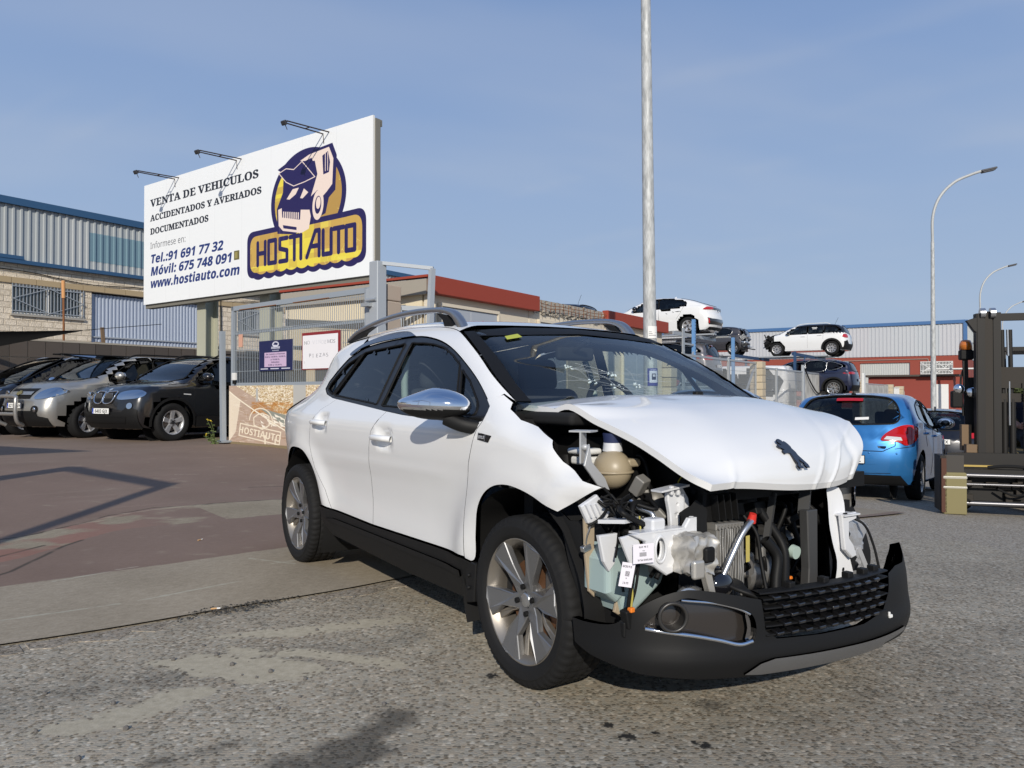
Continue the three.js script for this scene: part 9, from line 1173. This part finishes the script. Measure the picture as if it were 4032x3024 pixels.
// ---------- forklift ----------
{
  const d = 8.75, x = (2150 - 1106) / 1660 * d, y0 = gh(x, d), t = thing('forklift', 'dark worn forklift with raised mast and one wrapped fork at right edge', 'forklift', V(x, y0, -d), -0.3);
  const iron = std(C(0.016, 0.0145, 0.013), 0.6, 0.3), iron2 = std(C(0.032, 0.027, 0.022), 0.7, 0.3), rustI = std(C(0.10, 0.045, 0.03), 0.85, 0.2), H = 0.93 / 8.75 * d + EYE - y0;
  // mast: outer and inner channels each side; local x right, z towards the viewer
  const chan = (cx, z, w, dp, y1, y2) => [box(w, y2 - y1, 0.02, cx, (y1 + y2) / 2, z + dp / 2), box(0.02, y2 - y1, dp, cx - w / 2, (y1 + y2) / 2, z), box(0.02, y2 - y1, dp, cx + w / 2, (y1 + y2) / 2, z)];
  for (const [cx, m, z, top] of [[-0.16, iron, 0, H - 0.02], [-0.08, iron2, -0.02, H], [0.01, iron, -0.04, H - 0.01]]) part('mast_channel', chan(cx, z, 0.07, 0.12, 0.42, top), m, t);
  for (const [cx, m, z, top] of [[0.92, iron, 0, H + 0.06], [1.0, iron2, -0.02, H], [1.08, iron, -0.04, H - 0.01]]) part('mast_channel', chan(cx, z, 0.07, 0.12, 0.42, top), m, t);
  part('mast_crossbar', [box(0.95, 0.08, 0.08, 0.42, H - 0.06, -0.05)], iron, t); part('mast_crossbar', [box(0.95, 0.24, 0.06, 0.45, H - 0.75, -0.1), box(0.9, 0.1, 0.06, 0.45, H - 0.98, -0.12)], iron2, t);
  for (const px of [-0.14, -0.04]) part('pulley', [new THREE.CylinderGeometry(0.06, 0.06, 0.05, 20).rotateZ(1.57).translate(px, H - 0.02, 0.05)], M.silver, t);
  part('mast_hook', [extr([[-0.3, 0], [-0.18, 0.04], [-0.18, -0.14], [-0.22, -0.12]], 0.06, 0.004).translate(0, H - 0.1, 0)], iron, t);
  for (const cx of [0.12, 0.2, 0.86]) part('hydraulic_ram', [rod([cx, 0.5, -0.12], [cx - 0.02, H - 0.2, -0.12], 0.024), rod([cx, 0.5, -0.12], [cx, 1.3, -0.12], 0.034)], iron, t);
  part('ram_rod', [rod([0.155, H - 0.5, -0.1], [0.15, H - 0.2, -0.1], 0.014), rod([0.16, 1.0, -0.08], [0.16, 1.5, -0.08], 0.012)], M.silver, t);
  for (const cx of [0.32, 0.6]) { const links = []; for (let i = 0; i < 34; i++) links.push(rbox(0.06, 0.026, 0.03, 0.006, cx, 0.42 + i * 0.03, -0.06)); part('lift_chain', links, iron2, t); }
  part('lift_cylinder', [rod([0.44, 0.4, -0.1], [0.44, 1.42, -0.1], 0.04), rod([0.52, 0.4, -0.12], [0.52, 1.42, -0.12], 0.03), box(0.36, 0.06, 0.1, 0.46, 1.45, -0.1)], iron2, t);
  // carriage
  const cg = new THREE.Group(); cg.name = 'carriage'; cg.position.set(-0.25, 0.08, 0); t.add(cg);
  part('carriage_plate', [box(1.25, 0.56, 0.06, 0.35, 0.33, 0.1), box(1.3, 0.07, 0.12, 0.35, 0.40, 0.2), box(1.3, 0.05, 0.1, 0.35, 0.05, 0.18)], iron, cg); part('side_plate', [box(0.06, 0.62, 0.3, -0.36, 0.28, 0.2)], iron2, cg);
  for (const [y, r] of [[0.37, 0.022], [0.27, 0.013], [0.06, 0.024]]) part('slide_bar', [rod([-0.33, y, 0.27], [1.0, y, 0.27], r, 14)], std(C(0.2, 0.2, 0.21), 0.4, 0.7), cg);
  part('rust_bar', [box(0.07, 0.62, 0.04, 0.62, 0.28, 0.3)], rustI, cg); part('rust_bar', [box(0.05, 0.6, 0.04, -0.36, 0.26, 0.36)], rustI, cg);
  const clutter = []; for (let i = 0; i < 22; i++) clutter.push(rbox(0.05 + hash2(i, 1) * 0.08, 0.04 + hash2(i, 2) * 0.06, 0.05, 0.01, -0.1 + hash2(i, 3) * 1.0, 0.1 + hash2(i, 4) * 0.24, 0.16)); part('hydraulic_block', clutter, iron2, cg); part('hydraulic_hose', [tube([[0.1, 0.46, 0.25], [0.3, 0.48, 0.28], [0.55, 0.46, 0.24]], 0.018, 30, 8), tube([[0.2, 0.22, 0.24], [0.35, 0.16, 0.28], [0.5, 0.2, 0.28], [0.42, 0.26, 0.25]], 0.012, 30, 8), tube([[-0.1, 0.2, 0.3], [-0.15, 0.14, 0.32], [-0.08, 0.08, 0.3]], 0.012, 20, 8)], M.rubber, cg); part('bracket_block', [rbox(0.22, 0.07, 0.1, 0.01, 0.62, 0.47, 0.28), sph(0.02, 0.55, 0.46, 0.34), sph(0.02, 0.69, 0.46, 0.34)], iron2, cg);
  // fork with taped foam sleeve
  const fk = part('fork', [box(0.19, 0.55, 0.05, -0.25, 0.32, 0.32), (() => { const g = new THREE.BufferGeometry(), P = [[-0.345, -0.05, 0.3], [-0.155, -0.05, 0.3], [-0.16, -0.11, 1.1], [-0.34, -0.11, 1.1]], Q = P.map(([a, b, c]) => [a, b - 0.035, c]); return merge([sheet(P), sheet(Q, true), sheet([P[0], P[3], Q[3], Q[0]]), sheet([P[1], P[2], Q[2], Q[1]], true), sheet([P[2], P[3], Q[3], Q[2]])]); })()], std(C(0.06, 0.055, 0.05), 0.6, 0.5), cg, 'steel fork reaching to the ground'); part('foam_sleeve', [rbox(0.235, 0.47, 0.1, 0.02, -0.25, 0.17, 0.33, 0, 0, 0, 3)], std(C(0.22, 0.19, 0.09), 0.85), fk, 'dirty yellow foam sleeve'); part('tape', [rbox(0.242, 0.035, 0.106, 0.01, -0.25, 0.35, 0.33), rbox(0.242, 0.03, 0.106, 0.01, -0.25, 0.24, 0.33)], phys(C(0.45, 0.43, 0.36), 0.25, 0, { clearcoat: 0.6 }), fk);
  // wheels, body, overhead lamp
  for (const cx of [-0.30, 1.2]) { const g = tyreGeo(0.3, 0.17, 0.2); g.rotateY(Math.PI / 2); g.translate(cx, 0.3, -0.3); part('tyre', g, M.rubber, t); }
  part('chassis', [rbox(1.0, 0.5, 1.6, 0.06, 0.72, 0.42, -1.3), rbox(0.9, 0.4, 0.7, 0.1, 0.8, 0.85, -1.9)], std(C(0.10, 0.075, 0.03), 0.7), t); part('overhead_guard', [bar([0.35, 0.5, -0.9], [0.38, 1.9, -1.1], 0.05, 0.05), bar([1.25, 0.5, -0.9], [1.22, 1.9, -1.1], 0.06, 0.06), box(0.9, 0.05, 1.1, 0.8, 1.92, -1.6)], iron, t);
  part('lamp_bracket', [bar([-0.24, 0.9, -0.2], [-0.26, H - 0.45, -0.2], 0.05, 0.05), bar([-0.19, 0.9, -0.2], [-0.2, 1.55, -0.2], 0.05, 0.05), tube([[-0.28, 1.1, -0.2], [-0.3, 1.5, -0.22], [-0.26, 1.7, -0.2]], 0.012, 20, 6)], iron, t); part('beacon', [lathe([[0, 0.12], [0.05, 0.11], [0.068, 0.07], [0.07, 0], [0, 0]], 20).translate(-0.25, H - 0.42, -0.2)], phys(C(0.55, 0.16, 0.02), 0.25, 0, { clearcoat: 1 }), t, 'orange warning beacon'); part('beacon_base', [rbox(0.14, 0.12, 0.12, 0.02, -0.25, H - 0.48, -0.2)], M.black, t); for (const [lx, ly] of [[-0.21, H - 0.92], [-0.34, H - 0.88]]) part('work_lamp', [sph(0.06, lx, ly, -0.12, 1, 1, 0.6, 18, 12)], M.chrome, t); part('lamp_box', [rbox(0.12, 0.2, 0.1, 0.02, -0.36, H - 1.0, -0.15)], M.black, t);
  part('wooden_block', [box(0.14, 0.12, 0.12, -0.24, 0.72, 0.0)], M.wood, t); part('wooden_block', [box(0.1, 0.3, 0.1, -0.27, 0.85, -0.15)], M.wood, t); part('wooden_block', [box(0.13, 0.13, 0.12, -0.38, 0.62, 0.02)], M.wood, t); part('step_plate', [box(0.5, 0.02, 0.3, -0.28, 0.545, 0.0)], std(C(0.45, 0.32, 0.08), 0.6), t);
}
// ---------- far trees ----------
function tree(name, label, x, d, h, r, seed) {
  const y0 = gh(x, d), t = thing(name, label, 'tree', V(x, y0, -d), 0, 'far trees'), q = rng(seed), lf = [];
  part('trunk', [rod([0, 0, 0], [0.1, h * 0.5, 0], 0.22, 8, 0.12), rod([0.1, h * 0.45, 0], [r * 0.5, h * 0.75, 0.3], 0.1, 6, 0.04), rod([0.1, h * 0.4, 0], [-r * 0.5, h * 0.72, -0.3], 0.1, 6, 0.04)], M.wood, t);
  for (let i = 0; i < 2600; i++) { const k = Math.floor(q() * 9), cx = Math.cos(k * 2.1) * r * 0.55, cy = h * (0.5 + 0.3 * ((k * 37) % 10) / 10), cz = Math.sin(k * 2.1) * r * 0.55, a = q() * 6.283, b = Math.acos(2 * q() - 1), rr = r * 0.55 * Math.pow(q(), 0.45), g = new THREE.PlaneGeometry(0.28, 0.2); g.rotateX(q() * 3); g.rotateY(q() * 6); g.translate(cx + rr * Math.sin(b) * Math.cos(a), cy + rr * Math.cos(b) * 0.9, cz + rr * Math.sin(b) * Math.sin(a)); lf.push(g); }
  part('crown', lf, std(C(0.055 + hash2(seed, 1) * 0.02, 0.085, 0.028), 0.8), t);
}
tree('broadleaf_tree', 'green tree seen through the forklift mast', 49, 76, 6.4, 2.6, 3); tree('broadleaf_tree', 'green tree at the right edge behind the forklift', 55, 80, 6.8, 3.0, 8); tree('broadleaf_tree', 'distant green tree between warehouse corner and mast', 62, 100, 7.2, 3.2, 12);
// ---------- shade sail and its posts, left ----------
{ const d = 19, tip = V((182 - 1106) / 1660 * d, (849.6 - 713) / 1660 * d + EYE, -d), t = thing('shade_sail', 'black shade sail stretched in from the left edge', 'shade sail', V(0, 0, 0));
  const A = [-17.5, 2.8, -18], B2 = [-17.5, 1.2, -19.5], g = grid(24, 14, (u, v) => { const e0 = V(...A).lerp(tip, u), e1 = V(...B2).lerp(tip, u); e0.y -= 0.12 * Math.sin(u * Math.PI); e1.y += 0.10 * Math.sin(u * Math.PI); const p = e0.lerp(e1, v); p.y += 0.08 * Math.sin(v * Math.PI) * (1 - u); return [p.x, p.y, p.z]; });
  part('cloth', [g, g.clone().translate(0, -0.012, 0)], std(C(0.012, 0.012, 0.013), 0.9), t); part('tie_cable', [rod(tip.toArray(), [-9.4, 2.95, -20.6], 0.008)], M.black, t);
  const px = (140 - 1106) / 1660 * 22, pp = thing('rusty_pole', 'thin rusty pole in front of the barred warehouse window', 'pole', at(px, 22)); part('pole', [rod([0, 0, 0], [-0.05, (849.6 - 640) / 1660 * 22 + EYE - 0.2, 0], 0.03)], M.rust, pp); part('orange_tip', [rod([-0.05, (849.6 - 640) / 1660 * 22 + EYE - 0.25, 0], [-0.06, (849.6 - 606) / 1660 * 22 + EYE - 0.2, 0], 0.05)], std(C(0.6, 0.3, 0.12), 0.8), pp);
  const pw = (400 - 1106) / 1660 * 21.5, q = thing('timber_offcut', 'broken timber plank standing above the tiled wall', 'plank', V((223 - 1106) / 1660 * 24.5, 0, -24.5), THS); part('plank', [box(0.1, 0.9, 0.06, 0, 2.75, 0, 0, 0, 0.1)], M.wood, q); part('short_plank', [box(0.16, 0.35, 0.08, -0.18, 2.55, 0)], M.wood, q);
}
// ---------- forklift driver, mostly hidden by the mast ----------
{
  const J = { hip: [0, 0.95, 0, 0.15], chest: [0.02, 1.28, 0.02, 0.155], neck: [0.02, 1.47, 0.03, 0.055], ls: [-0.2, 1.42, 0.02, 0.062], rs: [0.22, 1.42, 0.02, 0.062], le: [-0.27, 1.16, 0.12, 0.045], re: [0.29, 1.16, 0.12, 0.045], lh: [-0.18, 1.06, 0.36, 0.034], rh: [0.2, 1.06, 0.36, 0.034], lk: [-0.13, 0.9, 0.46, 0.075], rk: [0.13, 0.9, 0.46, 0.075], lf: [-0.13, 0.5, 0.5, 0.05], rf: [0.13, 0.5, 0.5, 0.05], lt: [-0.13, 0.45, 0.66, 0.04], rt: [0.13, 0.45, 0.66, 0.04] };
  const bones = { top: [['hip', 'chest'], ['chest', 'ls'], ['chest', 'rs'], ['ls', 'le'], ['rs', 're'], ['chest', 'neck']], legs: [['hip', 'lk'], ['hip', 'rk'], ['lk', 'lf'], ['rk', 'rf'], ['lf', 'lt'], ['rf', 'rt']], arms: [['le', 'lh'], ['re', 'rh']] };
  const cap = (a, b) => { const [x0, y0, z0, r0] = J[a], [x1, y1, z1, r1] = J[b]; return [rod([x0, y0, z0], [x1, y1, z1], r0, 14, r1), sph(r0, x0, y0, z0, 1, 1, 1, 14, 10), sph(r1, x1, y1, z1, 1, 1, 1, 14, 10)]; };
  const d = 10.1, x = (2216 - 1106) / 1660 * d, t = thing('person', 'person in a dark navy shirt sitting behind the forklift mast', 'person', V(x, gh(x, d) - 0.02, -d), -0.3);
  const skin = std(C(0.42, 0.22, 0.15), 0.6), navy = std(C(0.012, 0.016, 0.035), 0.9), pts = [];
  const hy = 1.62, head = new THREE.SphereGeometry(1, 32, 24), p = head.attributes.position; for (let i = 0; i < p.count; i++) { const a = p.getX(i), b = p.getY(i), c = p.getZ(i); const nose = 0.022 * Math.exp(-(a * a) / 0.02 - Math.pow(b + 0.1, 2) / 0.04) * smooth(0.6, 1, c), eye = -0.008 * Math.exp(-Math.pow(Math.abs(a) - 0.38, 2) / 0.02 - Math.pow(b - 0.08, 2) / 0.012) * smooth(0.5, 0.9, c); p.setXYZ(i, 0.02 + a * 0.075 * (b < 0 ? 1 + b * 0.22 : 1), hy + b * 0.118, 0.05 + c * (0.095 + nose + eye)); } head.computeVertexNormals();
  const fingers = []; for (const h of ['lh', 'rh']) { const [hx, yy, hz] = J[h], s = h === 'lh' ? 1 : -1; fingers.push(rbox(0.03, 0.07, 0.08, 0.014, hx, yy, hz + 0.05)); for (let k = 0; k < 4; k++) fingers.push(tube([[hx, yy + 0.03 - k * 0.02, hz + 0.085], [hx + s * 0.02, yy + 0.03 - k * 0.02, hz + 0.12], [hx + s * 0.045, yy + 0.03 - k * 0.02, hz + 0.11]], 0.0085, 8, 6)); fingers.push(tube([[hx + s * 0.01, yy + 0.035, hz + 0.03], [hx + s * 0.04, yy + 0.045, hz + 0.06], [hx + s * 0.05, yy + 0.03, hz + 0.085]], 0.009, 8, 6)); }
  part('body', [head, rod([0.02, 1.46, 0.03], [0.02, 1.56, 0.04], 0.052, 14), ...bones.arms.flatMap((b) => cap(...b)), ...fingers, ...[-1, 1].map((s) => sph(0.028, 0.02 + s * 0.077, hy - 0.005, 0.04, 0.4, 1.1, 0.7, 10, 8))], skin, t); part('shirt', bones.top.flatMap((b) => cap(...b)), navy, t); part('trousers', bones.legs.flatMap((b) => cap(...b)), std(C(0.03, 0.03, 0.035), 0.9), t);
  const hair = new THREE.SphereGeometry(0.104, 24, 14, 0, 6.283, 0, 1.25); hair.scale(0.8, 1.16, 1); hair.rotateX(-0.35); hair.translate(0.02, hy + 0.008, 0.035); part('hair', hair, std(C(0.02, 0.015, 0.012), 0.8), t); part('mouth', [sph(0.02, 0.02, hy - 0.06, 0.132, 1.2, 0.25, 0.4, 10, 6)], std(C(0.25, 0.09, 0.07), 0.6), t); part('eyes', [-1, 1].map((s) => sph(0.011, 0.02 + s * 0.028, hy + 0.01, 0.128, 1.2, 0.7, 0.6, 10, 8)), std(C(0.05, 0.04, 0.035), 0.3), t);
}
// ---------- canopy frame added unseen left of the camera, shaped to throw the yard shadows ----------
{ const t = thing('shadow_frame', 'steel canopy frame and cloth added unseen left of the view to cast the yard shadows', 'shadow_caster', V(0, 0, 0)), Hc = 3.2, up = (x, d, h = Hc) => [x, h, -d], bm = M.steelPaint;
  part('beam', bar(up(-5.76, 1.3), up(-5.45, 2.95), 0.26, 0.1), bm, t); part('beam', bar(up(-5.45, 2.85), up(-3.84, 1.68), 0.16, 0.1), bm, t); part('beam', bar(up(-3.86, 1.8), up(-3.8, -1.0), 0.13, 0.1), bm, t);
  part('post', rod(up(-5.76, 1.3, 0), up(-5.76, 1.3), 0.06), bm, t); part('post', rod(up(-3.8, -1.0, 0), up(-3.8, -1.0), 0.06), bm, t); part('post', rod(up(-9.2, 3.2, 0), up(-9.2, 3.2), 0.06), bm, t);
  part('cloth', [grid(12, 12, (u, v) => { const a = V(-6.55, 3.3, -5.25), b = V(-9.2, 3.2, -3.2), c = V(-9.2, 3.3, -6.6), p = b.clone().lerp(c, v).lerp(a, u); p.y -= 0.12 * Math.sin(u * 3.14) * Math.sin(v * 3.14); return [p.x, p.y, p.z]; })], CM.under, t);
}
renderer.render(scene, camera);
